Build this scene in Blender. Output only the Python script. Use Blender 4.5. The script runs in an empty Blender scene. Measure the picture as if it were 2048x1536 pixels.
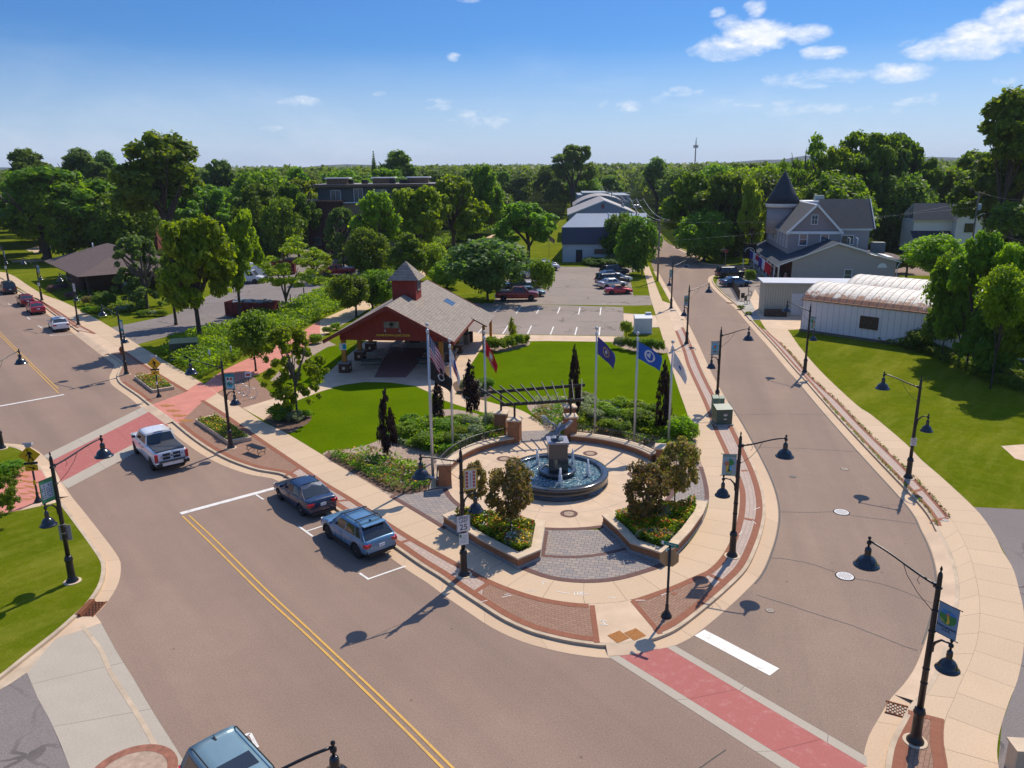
import bpy, bmesh, math, random
import numpy as np
from mathutils import Vector, Matrix
from mathutils.geometry import tessellate_polygon
R=math.radians; PI=math.pi
sc=bpy.context.scene; COL=sc.collection
# ------------------------------------------------------------ camera
F_PX, PITCH, ROLL, CAMH = 1557.0, .2696, -.0094, 17.5
_cp,_sp,_cr,_sr=math.cos(PITCH),math.sin(PITCH),math.cos(ROLL),math.sin(ROLL)
CF=Vector((0,_cp,-_sp)); _r0=Vector((1,0,0)); _u0=Vector((0,_sp,_cp))
CX=_r0*_cr+_u0*_sr; CU=_u0*_cr-_r0*_sr
CAM=Vector((0,0,CAMH))
cam=bpy.data.cameras.new('camera'); co=bpy.data.objects.new('camera',cam); COL.objects.link(co)
cam.sensor_width=36; cam.lens=F_PX/2048*36; cam.clip_start=.5; cam.clip_end=30000
mw=Matrix.Identity(4)
for i in range(3): mw[i][0]=CX[i]; mw[i][1]=CU[i]; mw[i][2]=-CF[i]; mw[i][3]=CAM[i]
co.matrix_world=mw; sc.camera=co
# ------------------------------------------------------------ sun, sky, exposure
SUN_AZ, SUN_EL = R(31.2), R(48.9)          # azimuth clockwise from +Y
sc.view_settings.view_transform='Standard'; sc.view_settings.look='None'; sc.view_settings.gamma=1
sc.view_settings.exposure=0.12
sun=bpy.data.lights.new('sun','SUN'); sun.energy=4.6; sun.angle=R(.5); sun.color=(1,.905,.755)
so=bpy.data.objects.new('sun',sun); COL.objects.link(so)
sd=Vector((math.sin(SUN_AZ)*math.cos(SUN_EL),math.cos(SUN_AZ)*math.cos(SUN_EL),math.sin(SUN_EL)))
so.rotation_euler=sd.to_track_quat('Z','Y').to_euler()
def ray(px,py): return CX*((px-1024)/F_PX)-CU*((py-768)/F_PX)+CF
class NT:
    def __init__(s,nt): s.nt=nt
    def n(s,t,**k):
        o=s.nt.nodes.new(t)
        for a,b in k.items():
            if a[0]=='_': o.inputs[int(a[1:])].default_value=b
            else: setattr(o,a,b)
        return o
    def l(s,a,b): s.nt.links.new(a,b)
    def m(s,op,a,b=None,c=None):
        o=s.n('ShaderNodeMath',operation=op)
        for i,v in enumerate((a,b,c)):
            if v is None: continue
            if isinstance(v,(int,float)): o.inputs[i].default_value=v
            else: s.l(v,o.inputs[i])
        return o.outputs[0]
    def mix(s,f,a,b,mode='MIX'):
        o=s.n('ShaderNodeMix',data_type='RGBA',blend_type=mode)
        for i,v in ((0,f),(6,a),(7,b)):
            if isinstance(v,(int,float)): o.inputs[i].default_value=v
            elif isinstance(v,tuple): o.inputs[i].default_value=(*v,1)
            else: s.l(v,o.inputs[i])
        return o.outputs[2]
    def ramp(s,f,p0,p1):
        o=s.n('ShaderNodeMapRange',_1=p0,_2=p1); s.l(f,o.inputs[0]); return o.outputs[0]
    def noise(s,vec,scale,detail=4,rough=.55,dist=0):
        o=s.n('ShaderNodeTexNoise'); o.inputs['Scale'].default_value=scale; o.inputs['Detail'].default_value=detail
        o.inputs['Roughness'].default_value=rough; o.inputs['Distortion'].default_value=dist
        if vec is not None: s.l(vec,o.inputs['Vector'])
        return o.outputs['Fac']
    def map(s,vec,scale=(1,1,1),rot=(0,0,0),loc=(0,0,0)):
        o=s.n('ShaderNodeMapping'); o.inputs['Scale'].default_value=scale; o.inputs['Rotation'].default_value=rot; o.inputs['Location'].default_value=loc
        s.l(vec,o.inputs[0]); return o.outputs[0]
w=bpy.data.worlds.new('World'); sc.world=w; w.use_nodes=True
T=NT(w.node_tree); w.node_tree.nodes.clear()
sky=T.n('ShaderNodeTexSky'); sky.sky_type='NISHITA'; sky.sun_disc=False; sky.sun_elevation=SUN_EL; sky.sun_rotation=SUN_AZ
sky.altitude=0; sky.air_density=1.0; sky.dust_density=.35; sky.ozone_density=3.0
tc=T.n('ShaderNodeTexCoord'); sep=T.n('ShaderNodeSeparateXYZ'); T.l(tc.outputs['Generated'],sep.inputs[0])
az=T.m('ARCTAN2',sep.outputs[0],sep.outputs[1]); el=T.m('ARCSINE',sep.outputs[2])
comb=T.n('ShaderNodeCombineXYZ'); T.l(az,comb.inputs[0]); T.l(el,comb.inputs[1])
v1=T.map(comb.outputs[0],(1,1.9,1))
nz=T.noise(v1,19,9,.6,.35); nz2=T.noise(v1,60,5,.62)
# every cloud has its own direction, width and height
CL=[(1455,95,75,24,1),(1515,72,70,26,1.1),(1590,66,62,20,.9),(1510,16,22,15,.9),(1432,24,18,9,.7),(1475,45,40,15,.45),
(1645,106,42,13,.8),(1545,157,52,13,.5),(1650,155,95,17,.7),(1790,145,62,17,.65),(1890,92,68,22,1),(1965,78,70,30,1.1),(2040,50,60,45,1.1),
(1240,212,42,14,.5),(1320,195,32,11,.4),(1375,184,34,15,.5),(960,240,75,22,.36),(590,203,50,11,.55),(870,215,30,9,.4),(878,202,28,6,.4),(907,114,17,9,.9),
(948,117,7,5,.6),(757,186,17,7,.4),(925,1,30,6,.6),(1500,205,95,12,.3),(1830,200,70,12,.36),(1660,222,160,14,.25),(1990,165,32,9,.4),(540,258,30,8,.3),(985,228,30,10,.4)]
acc=None
for (px,py,sx,sy,g) in CL:
    d=ray(px,py); a0=math.atan2(d.x,d.y); e0=math.atan2(d.z,math.hypot(d.x,d.y))
    u=T.m('DIVIDE',T.m('SUBTRACT',az,a0),sx*1.15/F_PX); v=T.m('DIVIDE',T.m('SUBTRACT',el,e0),sy*1.15/F_PX)
    q=T.m('SUBTRACT',1.0,T.m('MULTIPLY_ADD',u,u,T.m('MULTIPLY',v,v)))
    q=T.m('MULTIPLY',T.m('MAXIMUM',q,0.0),g)
    acc=q if acc is None else T.m('MAXIMUM',acc,q)
den=T.m('ADD',acc,T.m('MULTIPLY',T.m('SUBTRACT',nz,.53),2.6)); den=T.m('ADD',den,T.m('MULTIPLY',T.m('SUBTRACT',nz2,.5),.7))
den=T.m('MULTIPLY',T.ramp(den,.12,1.05),T.ramp(acc,0.0,.25))
wide=T.m('MULTIPLY',T.ramp(T.noise(T.map(comb.outputs[0],(1,2.6,1)),4,7,.6,.3),.50,.78),T.m('MULTIPLY',T.ramp(el,.16,.02),.38))
den=T.m('MAXIMUM',den,wide)
skyc=T.mix(1.0,sky.outputs[0],T.mix(T.ramp(el,.26,.6),T.mix(T.ramp(el,.0,.15),(.60,.76,1.0),(.27,.55,.93)),(1.25,1.45,1.75)),'MULTIPLY')  # unseen high sky brightened beyond the sky model, as added fill for shadows
skyc=T.mix(T.m('MULTIPLY',T.ramp(el,.135,-.02),.85),skyc,(5.3,6.5,8.8))
cc=T.mix(T.ramp(nz2,.35,.65),(7.6,8.3,9.6),(9.4,9.6,10.0))
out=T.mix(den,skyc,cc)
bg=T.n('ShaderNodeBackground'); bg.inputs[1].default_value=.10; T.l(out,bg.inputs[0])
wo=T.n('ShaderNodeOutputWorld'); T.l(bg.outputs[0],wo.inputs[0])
sc.cycles.max_bounces=6; sc.cycles.diffuse_bounces=3; sc.cycles.glossy_bounces=3; sc.cycles.transmission_bounces=4; sc.cycles.transparent_max_bounces=8
# ------------------------------------------------------------ pixel -> place
def G(px,py,z=.12):
    d=ray(px,py); return CAM+d*((z-CAMH)/d.z)
def AY(px,py,Y):
    d=ray(px,py); return CAM+d*(Y/d.y)
def W(pts,z=.12): return [G(x,y,z) for x,y in pts]
def smooth(P,n=6,closed=False):
    P=[Vector(p) for p in P]; N=len(P); out=[]
    for i in range(N if closed else N-1):
        a=P[(i-1)%N] if (closed or i>0) else P[0]; b=P[i]; c=P[(i+1)%N]; d=P[(i+2)%N] if (closed or i+2<N) else P[-1]
        for k in range(n):
            t=k/n; out.append(.5*((2*b)+(c-a)*t+(2*a-5*b+4*c-d)*t*t+(3*b-a-3*c+d)*t**3))
    if not closed: out.append(P[-1])
    return out
def resample(P,step):
    P=[Vector(p) for p in P]; L=[0]
    for a,b in zip(P,P[1:]): L.append(L[-1]+(b-a).length)
    n=max(2,int(round(L[-1]/step))+1); out=[]; j=0
    for i in range(n):
        s=L[-1]*i/(n-1)
        while j<len(P)-2 and L[j+1]<s: j+=1
        t=(s-L[j])/max(1e-9,L[j+1]-L[j]); out.append(P[j].lerp(P[j+1],min(1,max(0,t))))
    return out
def offset(P,d):
    out=[]
    for i,p in enumerate(P):
        a=P[max(0,i-1)]; b=P[min(len(P)-1,i+1)]; t=(b-a); t.z=0; t.normalize()
        out.append(Vector((p.x-t.y*d,p.y+t.x*d,p.z)))     # d>0: to the left of travel
    return out
def setz(P,z): return [Vector((p[0],p[1],z)) for p in P]
# ------------------------------------------------------------ mesh helpers
class MB:
    def __init__(s): s.v=[]; s.f=[]; s.mi=[]; s.uv={}; s.sm=[]
    def add(s,vs,fs,mi=0,sm=False):
        o=len(s.v); s.v+=[tuple(v) for v in vs]
        for f in fs: s.f.append([i+o for i in f]); s.mi.append(mi); s.sm.append(sm)
        return s
    def box(s,c,d,mi=0,rz=0,M=None):
        x,y,z=[q/2 for q in d]; vs=[Vector((a*x,b*y,e*z)) for e in (-1,1) for b in (-1,1) for a in (-1,1)]
        rot=Matrix.Rotation(rz,3,'Z') if M is None else M
        vs=[rot@v+Vector(c) for v in vs]
        return s.add(vs,[(0,2,3,1),(4,5,7,6),(0,1,5,4),(2,6,7,3),(0,4,6,2),(1,3,7,5)],mi)
    def prism(s,P,z0,z1,mi=0,mis=None):
        n=len(P); P=[Vector((p[0],p[1],0)) for p in P]
        if sum(a.x*b.y-a.y*b.x for a,b in zip(P,P[1:]+P[:1]))<0: P=P[::-1]
        o=len(s.v); s.v+=[(p.x,p.y,z0) for p in P]+[(p.x,p.y,z1) for p in P]
        for t in tessellate_polygon([P]):
            a=P[t[0]];b=P[t[1]];c=P[t[2]]
            t=list(t) if (b-a).cross(c-a).z>0 else list(t)[::-1]
            s.f.append([o+n+i for i in t]); s.mi.append(mi); s.sm.append(False)
        for i in range(n):
            j=(i+1)%n; s.f.append([o+i,o+j,o+n+j,o+n+i]); s.mi.append(mi if mis is None else mis); s.sm.append(False)
        return s
    def face(s,P,mi=0,up=True):
        P=[Vector(p) for p in P]; o=len(s.v); s.v+=[tuple(p) for p in P]
        for t in tessellate_polygon([P]):
            a,b,c=[P[i] for i in t]; t=list(t)
            if up and (b-a).cross(c-a).z<0: t=t[::-1]
            s.f.append([o+i for i in t]); s.mi.append(mi); s.sm.append(False)
        return s
    def quad(s,a,b,c,d,mi=0): return s.add([a,b,c,d],[(0,1,2,3)],mi)
    def tube(s,P,r,n=8,mi=0,cap=True):
        P=[Vector(p) for p in P]; rs=r if isinstance(r,(list,tuple)) else [r]*len(P); o=len(s.v); prev=None
        for i,p in enumerate(P):
            t=(P[min(i+1,len(P)-1)]-P[max(i-1,0)]).normalized()
            if prev is None: a=t.orthogonal().normalized()
            else:
                a=prev-t*prev.dot(t); a=a.normalized() if a.length>1e-6 else t.orthogonal().normalized()
            prev=a; b=t.cross(a)
            for k in range(n):
                q=2*PI*k/n; s.v.append(tuple(p+(a*math.cos(q)+b*math.sin(q))*rs[i]))
        for i in range(len(P)-1):
            for k in range(n):
                k2=(k+1)%n; s.f.append([o+i*n+k,o+i*n+k2,o+(i+1)*n+k2,o+(i+1)*n+k]); s.mi.append(mi); s.sm.append(True)
        if cap:
            s.f.append([o+k for k in range(n)][::-1]); s.mi.append(mi); s.sm.append(False)
            s.f.append([o+(len(P)-1)*n+k for k in range(n)]); s.mi.append(mi); s.sm.append(False)
        return s
    def lathe(s,prof,c=(0,0,0),n=16,mi=0,sm=True):
        o=len(s.v); c=Vector(c)
        for r,z in prof:
            for k in range(n):
                q=2*PI*k/n; s.v.append((c.x+r*math.cos(q),c.y+r*math.sin(q),c.z+z))
        for i in range(len(prof)-1):
            for k in range(n):
                k2=(k+1)%n; s.f.append([o+i*n+k,o+i*n+k2,o+(i+1)*n+k2,o+(i+1)*n+k]); s.mi.append(mi); s.sm.append(sm)
        if prof[0][0]>1e-4: s.f.append([o+k for k in range(n)][::-1]); s.mi.append(mi); s.sm.append(False)
        if prof[-1][0]>1e-4: s.f.append([o+(len(prof)-1)*n+k for k in range(n)]); s.mi.append(mi); s.sm.append(False)
        return s
    def mesh(s,name,mats,uv=None):
        me=bpy.data.meshes.new(name); me.from_pydata(s.v,[],s.f); 
        for m in (mats if isinstance(mats,(list,tuple)) else [mats]): me.materials.append(m)
        me.polygons.foreach_set('material_index',s.mi); me.polygons.foreach_set('use_smooth',s.sm)
        me.update(); return me
    def build(s,name,mats,parent=None,label=None,kind=None):
        o=bpy.data.objects.new(name,s.mesh(name,mats)); COL.objects.link(o)
        if parent is not None: o.parent=parent
        if label: o['label']=label
        if kind: o['kind']=kind
        return o
def thing(name,label,cat,loc=(0,0,0),rz=0,group=None):
    o=bpy.data.objects.new(name,None); COL.objects.link(o); o.location=loc; o.rotation_euler=(0,0,rz); o.empty_display_size=.3
    o['label']=label; o['category']=cat
    if group: o['group']=group
    return o
def tag(o,label,cat,group=None):
    o['label']=label; o['category']=cat
    if group: o['group']=group
    return o
def copy_tree(o,parent=None,sub=False):
    c=o.copy(); COL.objects.link(c); c.parent=parent
    for ch in list(o.children): copy_tree(ch,c,True)
    return c
def struct(name,mb,mats): return mb.build(name,mats,kind='structure')
def sheet(name,P,m,z):
    mb=MB(); mb.face(setz(P,z)); return struct(name,mb,m)
def ribbon(name,A,B,m,z,parent=None,kind='structure',near=False):
    """strip between two lines, UV in metres: u along, v across"""
    LA=resample(A,.5); n=len(LA); tot=sum((b-a).length for a,b in zip(B,B[1:]))
    LB=resample(B,tot/(n-1)*.999999); LB=LB[:n]+[LB[-1]]*(n-len(LB))
    za,zb=(z if isinstance(z,(list,tuple)) else (z,z))
    if near:       # pair every point with the nearest one across, so joints run square to the strip
        D_=resample(B,.1); j=0; LB=[]
        for i,p in enumerate(LA):
            j=min(range(j,len(D_)),key=lambda k:(D_[k].x-p.x)**2+(D_[k].y-p.y)**2); LB.append(D_[j])
        LB[0]=D_[0]; LB[-1]=D_[-1]
    vs=[];fs=[];uv=[];u=0
    for i in range(n):
        if i: u+=((LA[i]-LA[i-1]).length+(LB[i]-LB[i-1]).length)/2
        vs+=[(LA[i].x,LA[i].y,za),(LB[i].x,LB[i].y,zb)]; uv+=[(u,0),(u,(Vector((LA[i].x-LB[i].x,LA[i].y-LB[i].y))).length)]
    for i in range(n-1):
        f=(2*i,2*i+2,2*i+3,2*i+1); a,b,c=[Vector(vs[q]) for q in f[:3]]
        fs.append(f if (b-a).cross(c-a).z>0 else f[::-1])
    me=bpy.data.meshes.new(name); me.from_pydata(vs,[],fs); me.materials.append(m)
    ul=me.uv_layers.new(name='UVMap')
    for p in me.polygons:
        for li in p.loop_indices: ul.data[li].uv=uv[me.loops[li].vertex_index]
    o=bpy.data.objects.new(name,me); COL.objects.link(o)
    if parent: o.parent=parent
    elif kind: o['kind']=kind
    return o
def text_mesh(body,size,name,m,parent,M,align='CENTER'):
    cu=bpy.data.curves.new('t','FONT'); cu.body=body; cu.size=size; cu.align_x=align; cu.align_y='CENTER'; cu.resolution_u=2; cu.extrude=.004
    o=bpy.data.objects.new('t',cu); COL.objects.link(o)
    me=bpy.data.meshes.new_from_object(o.evaluated_get(bpy.context.evaluated_depsgraph_get())); bpy.data.objects.remove(o)
    me.materials.clear(); me.materials.append(m); t=bpy.data.objects.new(name,me); COL.objects.link(t); t.parent=parent; t.matrix_local=M; return t
# ------------------------------------------------------------ materials
MC={}
def newmat(name):
    m=bpy.data.materials.new(name); m.use_nodes=True; T=NT(m.node_tree); b=m.node_tree.nodes['Principled BSDF']; return m,T,b
def M(name,col,rough=.75,var=.18,scale=2.,metal=0,bump=0,bscale=None,spec=.3,stretch=(1,1,1),col2=None,coat=0,detail=6,alpha=None,emit=None):
    if name in MC: return MC[name]
    m,T,b=newmat(name); tc=T.n('ShaderNodeTexCoord').outputs['Object']
    v=T.map(tc,stretch); f=T.noise(v,scale,detail,.6)
    c2=col2 if col2 else tuple(c*(1-var) for c in col); c1=tuple(min(1,c*(1+var*.6)) for c in col)
    T.l(T.mix(T.ramp(f,.32,.68),c2,c1),b.inputs['Base Color'])
    b.inputs['Roughness'].default_value=rough; b.inputs['Metallic'].default_value=metal
    b.inputs['Specular IOR Level'].default_value=spec; b.inputs['Coat Weight'].default_value=coat
    if bump:
        bn=T.n('ShaderNodeBump'); bn.inputs['Strength'].default_value=bump; bn.inputs['Distance'].default_value=.02
        T.l(T.noise(v,bscale or scale*6,4),bn.inputs['Height']); T.l(bn.outputs[0],b.inputs['Normal'])
    MC[name]=m; return m
def add_bump(T,b,h,st=.5,dist=.01):
    bn=T.n('ShaderNodeBump'); bn.inputs['Strength'].default_value=st; bn.inputs['Distance'].default_value=dist
    T.l(h,bn.inputs['Height']); T.l(bn.outputs[0],b.inputs['Normal'])
def brickmat(name,c1,c2,mortar,bw,rh,ms=.006,off=.5,coord='UV',rot=0,rough=.85,big=.25,freq=2,scale=(1,1,1),bump=.5,swap=False,spec=.25):
    m,T,b=newmat(name); tc=T.n('ShaderNodeTexCoord').outputs[coord]; v=T.map(tc,scale,(0,0,rot))
    br=T.n('ShaderNodeTexBrick'); T.l(v,br.inputs['Vector']); br.offset=off; br.offset_frequency=freq
    for k,x in (('Color1',(*c1,1)),('Color2',(*c2,1)),('Mortar',(*mortar,1)),('Scale',1),('Mortar Size',ms),('Mortar Smooth',.2),('Bias',0),('Brick Width',bw),('Row Height',rh)): br.inputs[k].default_value=x
    n1=T.noise(tc,.7,5); n2=T.noise(tc,14,4)
    c=T.mix(T.m('MULTIPLY',T.ramp(n1,.3,.7),big),br.outputs[0],tuple(x*.72 for x in c1))
    c=T.mix(.22,c,T.mix(T.ramp(n2,.35,.65),tuple(x*.7 for x in c1),tuple(min(1,x*1.3) for x in c2)))
    T.l(c,b.inputs['Base Color']); b.inputs['Roughness'].default_value=rough; b.inputs['Specular IOR Level'].default_value=spec
    if bump: add_bump(T,b,T.m('SUBTRACT',T.m('MULTIPLY',n2,.3),br.outputs[1]),bump,.006)
    return m
def boxbrick(name,c1,c2,mortar,bw,rh,ms=.008,off=.5,rough=.85,bump=.6):
    """brick on vertical faces of any direction: u = along the face, v = height"""
    m,T,b=newmat(name); tc=T.n('ShaderNodeTexCoord').outputs['Object']; ge=T.n('ShaderNodeTexCoord').outputs['Normal']
    s=T.n('ShaderNodeSeparateXYZ'); T.l(tc,s.inputs[0]); sn=T.n('ShaderNodeSeparateXYZ'); T.l(ge,sn.inputs[0])
    u=T.m('SUBTRACT',T.m('MULTIPLY',s.outputs[1],sn.outputs[0]),T.m('MULTIPLY',s.outputs[0],sn.outputs[1]))
    cb=T.n('ShaderNodeCombineXYZ'); T.l(u,cb.inputs[0]); T.l(s.outputs[2],cb.inputs[1])
    br=T.n('ShaderNodeTexBrick'); T.l(cb.outputs[0],br.inputs['Vector']); br.offset=off
    for k,x in (('Color1',(*c1,1)),('Color2',(*c2,1)),('Mortar',(*mortar,1)),('Scale',1),('Mortar Size',ms),('Mortar Smooth',.2),('Bias',0),('Brick Width',bw),('Row Height',rh)): br.inputs[k].default_value=x
    n1=T.noise(tc,1.1,5); c=T.mix(T.m('MULTIPLY',T.ramp(n1,.35,.7),.35),br.outputs[0],tuple(x*.65 for x in c1))
    T.l(c,b.inputs['Base Color']); b.inputs['Roughness'].default_value=rough; b.inputs['Specular IOR Level'].default_value=.2
    if bump: add_bump(T,b,T.m('SUBTRACT',1.0,br.outputs[1]),bump,.008)
    return m
def asphalt(name,base,track=True,cracks=0.0,ang=-38.7):
    m,T,b=newmat(name); tc=T.n('ShaderNodeTexCoord').outputs['Object']
    big=T.noise(tc,.09,5,.6); mid=T.noise(tc,1.1,6,.65); gr=T.noise(tc,15,4,.8); sp=T.noise(tc,24,3,.85)
    st=T.noise(T.map(T.map(tc,(1,1,1),(0,0,R(ang))),(.34,.022,1)),1.0,5,.6)
    c=T.mix(T.ramp(big,.35,.65),tuple(x*.86 for x in base),tuple(x*1.10 for x in base))
    c=T.mix(T.m('MULTIPLY',T.ramp(mid,.35,.7),.35),c,tuple(x*.8 for x in base))
    if track: c=T.mix(T.m('MULTIPLY',T.ramp(st,.42,.66),.6),c,(base[0]*.66,base[1]*.69,base[2]*.74))
    c=T.mix(T.m('MULTIPLY',T.ramp(gr,.42,.66),.55),c,tuple(x*.55 for x in base))
    c=T.mix(T.m('MULTIPLY',T.ramp(sp,.52,.70),.5),c,tuple(min(1,x*1.9) for x in base))
    vo=T.n('ShaderNodeTexVoronoi'); vo.inputs['Scale'].default_value=.55; T.l(tc,vo.inputs['Vector'])
    spot=T.m('LESS_THAN',vo.outputs['Distance'],.035); c=T.mix(T.m('MULTIPLY',spot,.55),c,tuple(x*.35 for x in base))
    if cracks:
        v2=T.n('ShaderNodeTexVoronoi',feature='DISTANCE_TO_EDGE'); v2.inputs['Scale'].default_value=cracks
        d=T.n('ShaderNodeVectorMath',operation='ADD'); T.l(tc,d.inputs[0])
        nn=T.n('ShaderNodeTexNoise'); nn.inputs['Scale'].default_value=.5; T.l(tc,nn.inputs[0])
        q=T.n('ShaderNodeVectorMath',operation='SCALE'); q.inputs['Scale'].default_value=2.6; T.l(nn.outputs['Color'],q.inputs[0]); T.l(q.outputs[0],d.inputs[1])
        T.l(d.outputs[0],v2.inputs['Vector'])
        ck=T.m('MULTIPLY',T.m('LESS_THAN',v2.outputs['Distance'],.014*max(1,cracks*3)),T.ramp(T.noise(tc,.2,2),.42,.55))
        c=T.mix(T.m('MULTIPLY',ck,.7),c,tuple(x*.35 for x in base))
    T.l(c,b.inputs['Base Color']); b.inputs['Roughness'].default_value=.9; b.inputs['Specular IOR Level'].default_value=.12
    add_bump(T,b,gr,.35,.006); return m
def lawnmat(name,c1,c2,dry=(.22,.2,.06),dryf=.3,fine=42,stripe=None):
    m,T,b=newmat(name); tc=T.n('ShaderNodeTexCoord').outputs['Object']
    a=T.noise(tc,.16,6,.6); f=T.noise(tc,1.6,6,.7); g=T.noise(tc,fine,4,.75); k=T.noise(T.map(tc,(1,.35,1)),9,4,.7)
    c=T.mix(T.ramp(a,.38,.62),c2,c1)
    c=T.mix(T.m('MULTIPLY',T.ramp(f,.48,.68),dryf),c,dry); c=T.mix(T.m('MULTIPLY',T.ramp(T.noise(tc,.45,7,.7),.5,.66),.3),c,tuple(x*.62 for x in c1))
    c=T.mix(T.m('MULTIPLY',T.ramp(g,.38,.66),.55),tuple(x*.5 for x in c1),c) if False else T.mix(T.m('MULTIPLY',T.ramp(g,.62,.38),.55),c,tuple(x*.38 for x in c1))
    c=T.mix(T.m('MULTIPLY',T.ramp(k,.55,.75),.35),c,tuple(min(1,x*1.5) for x in c1))
    if stripe is not None:
        s=T.noise(T.map(T.map(tc,(1,1,1),(0,0,stripe)),(.5,.09,1)),1.0,6,.7); c=T.mix(T.m('MULTIPLY',T.ramp(s,.48,.68),.5),c,dry)
    T.l(c,b.inputs['Base Color']); b.inputs['Roughness'].default_value=1; b.inputs['Specular IOR Level'].default_value=.0
    add_bump(T,b,g,.9,.05); return m
def leafmat(name,c1,c2,trans=.45,c3=None):
    m,T,b=newmat(name); g=T.n('ShaderNodeNewGeometry'); oi=T.n('ShaderNodeObjectInfo')
    c=T.mix(g.outputs['Random Per Island'],c1,c2)
    if c3: c=T.mix(T.m('GREATER_THAN',g.outputs['Random Per Island'],.86),c,c3)
    hs=T.n('ShaderNodeHueSaturation'); T.l(c,hs.inputs['Color']); T.l(T.ramp(oi.outputs['Random'],-.0,1.0),hs.inputs['Fac'])
    hs.inputs['Fac'].default_value=1; T.nt.links.remove(hs.inputs['Fac'].links[0])
    T.l(T.m('MULTIPLY_ADD',oi.outputs['Random'],.035,.4825),hs.inputs['Hue']); T.l(T.m('MULTIPLY_ADD',oi.outputs['Random'],.45,.8),hs.inputs['Value'])
    T.l(hs.outputs[0],b.inputs['Base Color']); b.inputs['Roughness'].default_value=.55; b.inputs['Specular IOR Level'].default_value=.25
    tr=T.n('ShaderNodeBsdfTranslucent'); tc=T.mix(1.0,hs.outputs[0],(1.9,1.75,.7),'MULTIPLY'); T.l(tc,tr.inputs[0])
    mx=T.n('ShaderNodeMixShader'); mx.inputs[0].default_value=trans
    T.l(b.outputs[0],mx.inputs[1]); T.l(tr.outputs[0],mx.inputs[2]); T.l(mx.outputs[0],T.nt.nodes['Material Output'].inputs[0]); return m
m_asph=asphalt('asphalt_street',(.305,.212,.160),True,0.0)
m_asph2=asphalt('asphalt_side_street',(.30,.213,.160),True,.0,12)
m_lot=asphalt('asphalt_lot',(.30,.245,.205),False,.16)
m_lot2=asphalt('asphalt_old_lot',(.235,.20,.185),False,.2)
m_lawn=lawnmat('lawn_park',(.125,.20,.002),(.10,.165,.0015),(.18,.22,.008),.2)
m_grass=lawnmat('grass_rough',(.155,.185,.007),(.11,.155,.006),(.26,.25,.035),.45,24,R(40))
m_wild=lawnmat('grass_wild',(.10,.15,.02),(.06,.10,.012),(.2,.2,.04),.4,12)
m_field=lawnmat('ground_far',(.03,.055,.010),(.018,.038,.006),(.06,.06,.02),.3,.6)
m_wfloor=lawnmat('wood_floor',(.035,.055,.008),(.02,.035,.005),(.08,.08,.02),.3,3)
CONC=(.56,.43,.31)
m_conc=brickmat('concrete_walk',(.60,.435,.285),(.55,.40,.265),(.20,.145,.10),1.55,40,.014,0,rough=.85,big=.22,bump=.3)
m_concp=M('concrete_plain',(.60,.435,.295),.85,.14,.8,bump=.1,bscale=30)
m_gutter=brickmat('concrete_gutter',(.61,.435,.285),(.55,.39,.255),(.24,.18,.12),3.0,40,.014,0,rough=.85,big=.3,bump=.2)
m_kerb=M('concrete_kerb',(.52,.40,.28),.85,.2,1.2,bump=.15,bscale=25)
m_grey=M('concrete_grey',(.36,.33,.29),.85,.2,.9,bump=.1,bscale=30)
m_greyj=brickmat('concrete_grey_slab',(.45,.385,.305),(.40,.345,.275),(.16,.14,.12),3.2,40,.016,0,rough=.85,big=.4,bump=.2)
m_red=brickmat('concrete_red',(.40,.125,.105),(.36,.115,.10),(.16,.055,.045),3.2,40,.016,0,rough=.82,big=.0,bump=.2)
def wear(m,col,f=.6):
    T=NT(m.node_tree); b=m.node_tree.nodes['Principled BSDF']; tc=T.n('ShaderNodeTexCoord').outputs['Object']
    n=T.noise(tc,2.6,9,.8); src=b.inputs['Base Color'].links[0].from_socket
    c=T.mix(T.m('MULTIPLY',T.ramp(n,.52,.72),f),src,col); T.l(c,b.inputs['Base Color'])
wear(m_red,(.50,.27,.24),.7)
m_salmon=M('path_salmon',(.56,.215,.16),.85,.12,.9,bump=.1,bscale=30)
m_gravel=M('path_gravel',(.62,.44,.27),.95,.16,1.5,bump=.3,bscale=40)
m_brband=brickmat('brick_band',(.30,.115,.065),(.25,.09,.05),(.17,.08,.05),.11,.32,.008,0,big=.2)
m_brfield=brickmat('brick_field',(.34,.20,.135),(.27,.155,.105),(.12,.075,.05),.30,.15,.012,.5,big=.2)
m_brfieldw=brickmat('brick_field_world',(.34,.20,.135),(.27,.155,.105),(.12,.075,.05),.30,.15,.012,.5,coord='Object',rot=R(33),big=.2)
m_paver=brickmat('paver_pale',(.50,.38,.31),(.42,.32,.265),(.27,.2,.16),.30,.22,.014,.5,big=.25)
m_stone=brickmat('paver_grey',(.36,.29,.24),(.235,.215,.21),(.105,.09,.085),.34,.24,.016,.5,coord='Object',rot=R(12),big=.2)
m_purple=brickmat('brick_purple',(.165,.085,.07),(.13,.07,.06),(.08,.05,.045),.12,.3,.008,0,big=.2)
m_purplew=M('brick_purple_plain',(.15,.08,.066),.85,.3,6)
m_redpave=M('shelter_floor_red',(.24,.115,.10),.85,.2,3)
def paintmat(name,col,worn=.35,under=(.22,.185,.155)):
    m,T,b=newmat(name); tc=T.n('ShaderNodeTexCoord').outputs['Object']; n=T.noise(tc,2.2,9,.8)
    T.l(T.mix(T.m('MULTIPLY',T.ramp(n,.50,.68),worn),col,under),b.inputs['Base Color']); b.inputs['Roughness'].default_value=.6; return m
m_white=paintmat('marking_white',(.74,.70,.64),.6); m_yellow=paintmat('marking_yellow',(.62,.34,.05),.75)
m_seal=M('crack_seal',(.035,.032,.034),.6,.2)
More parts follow.
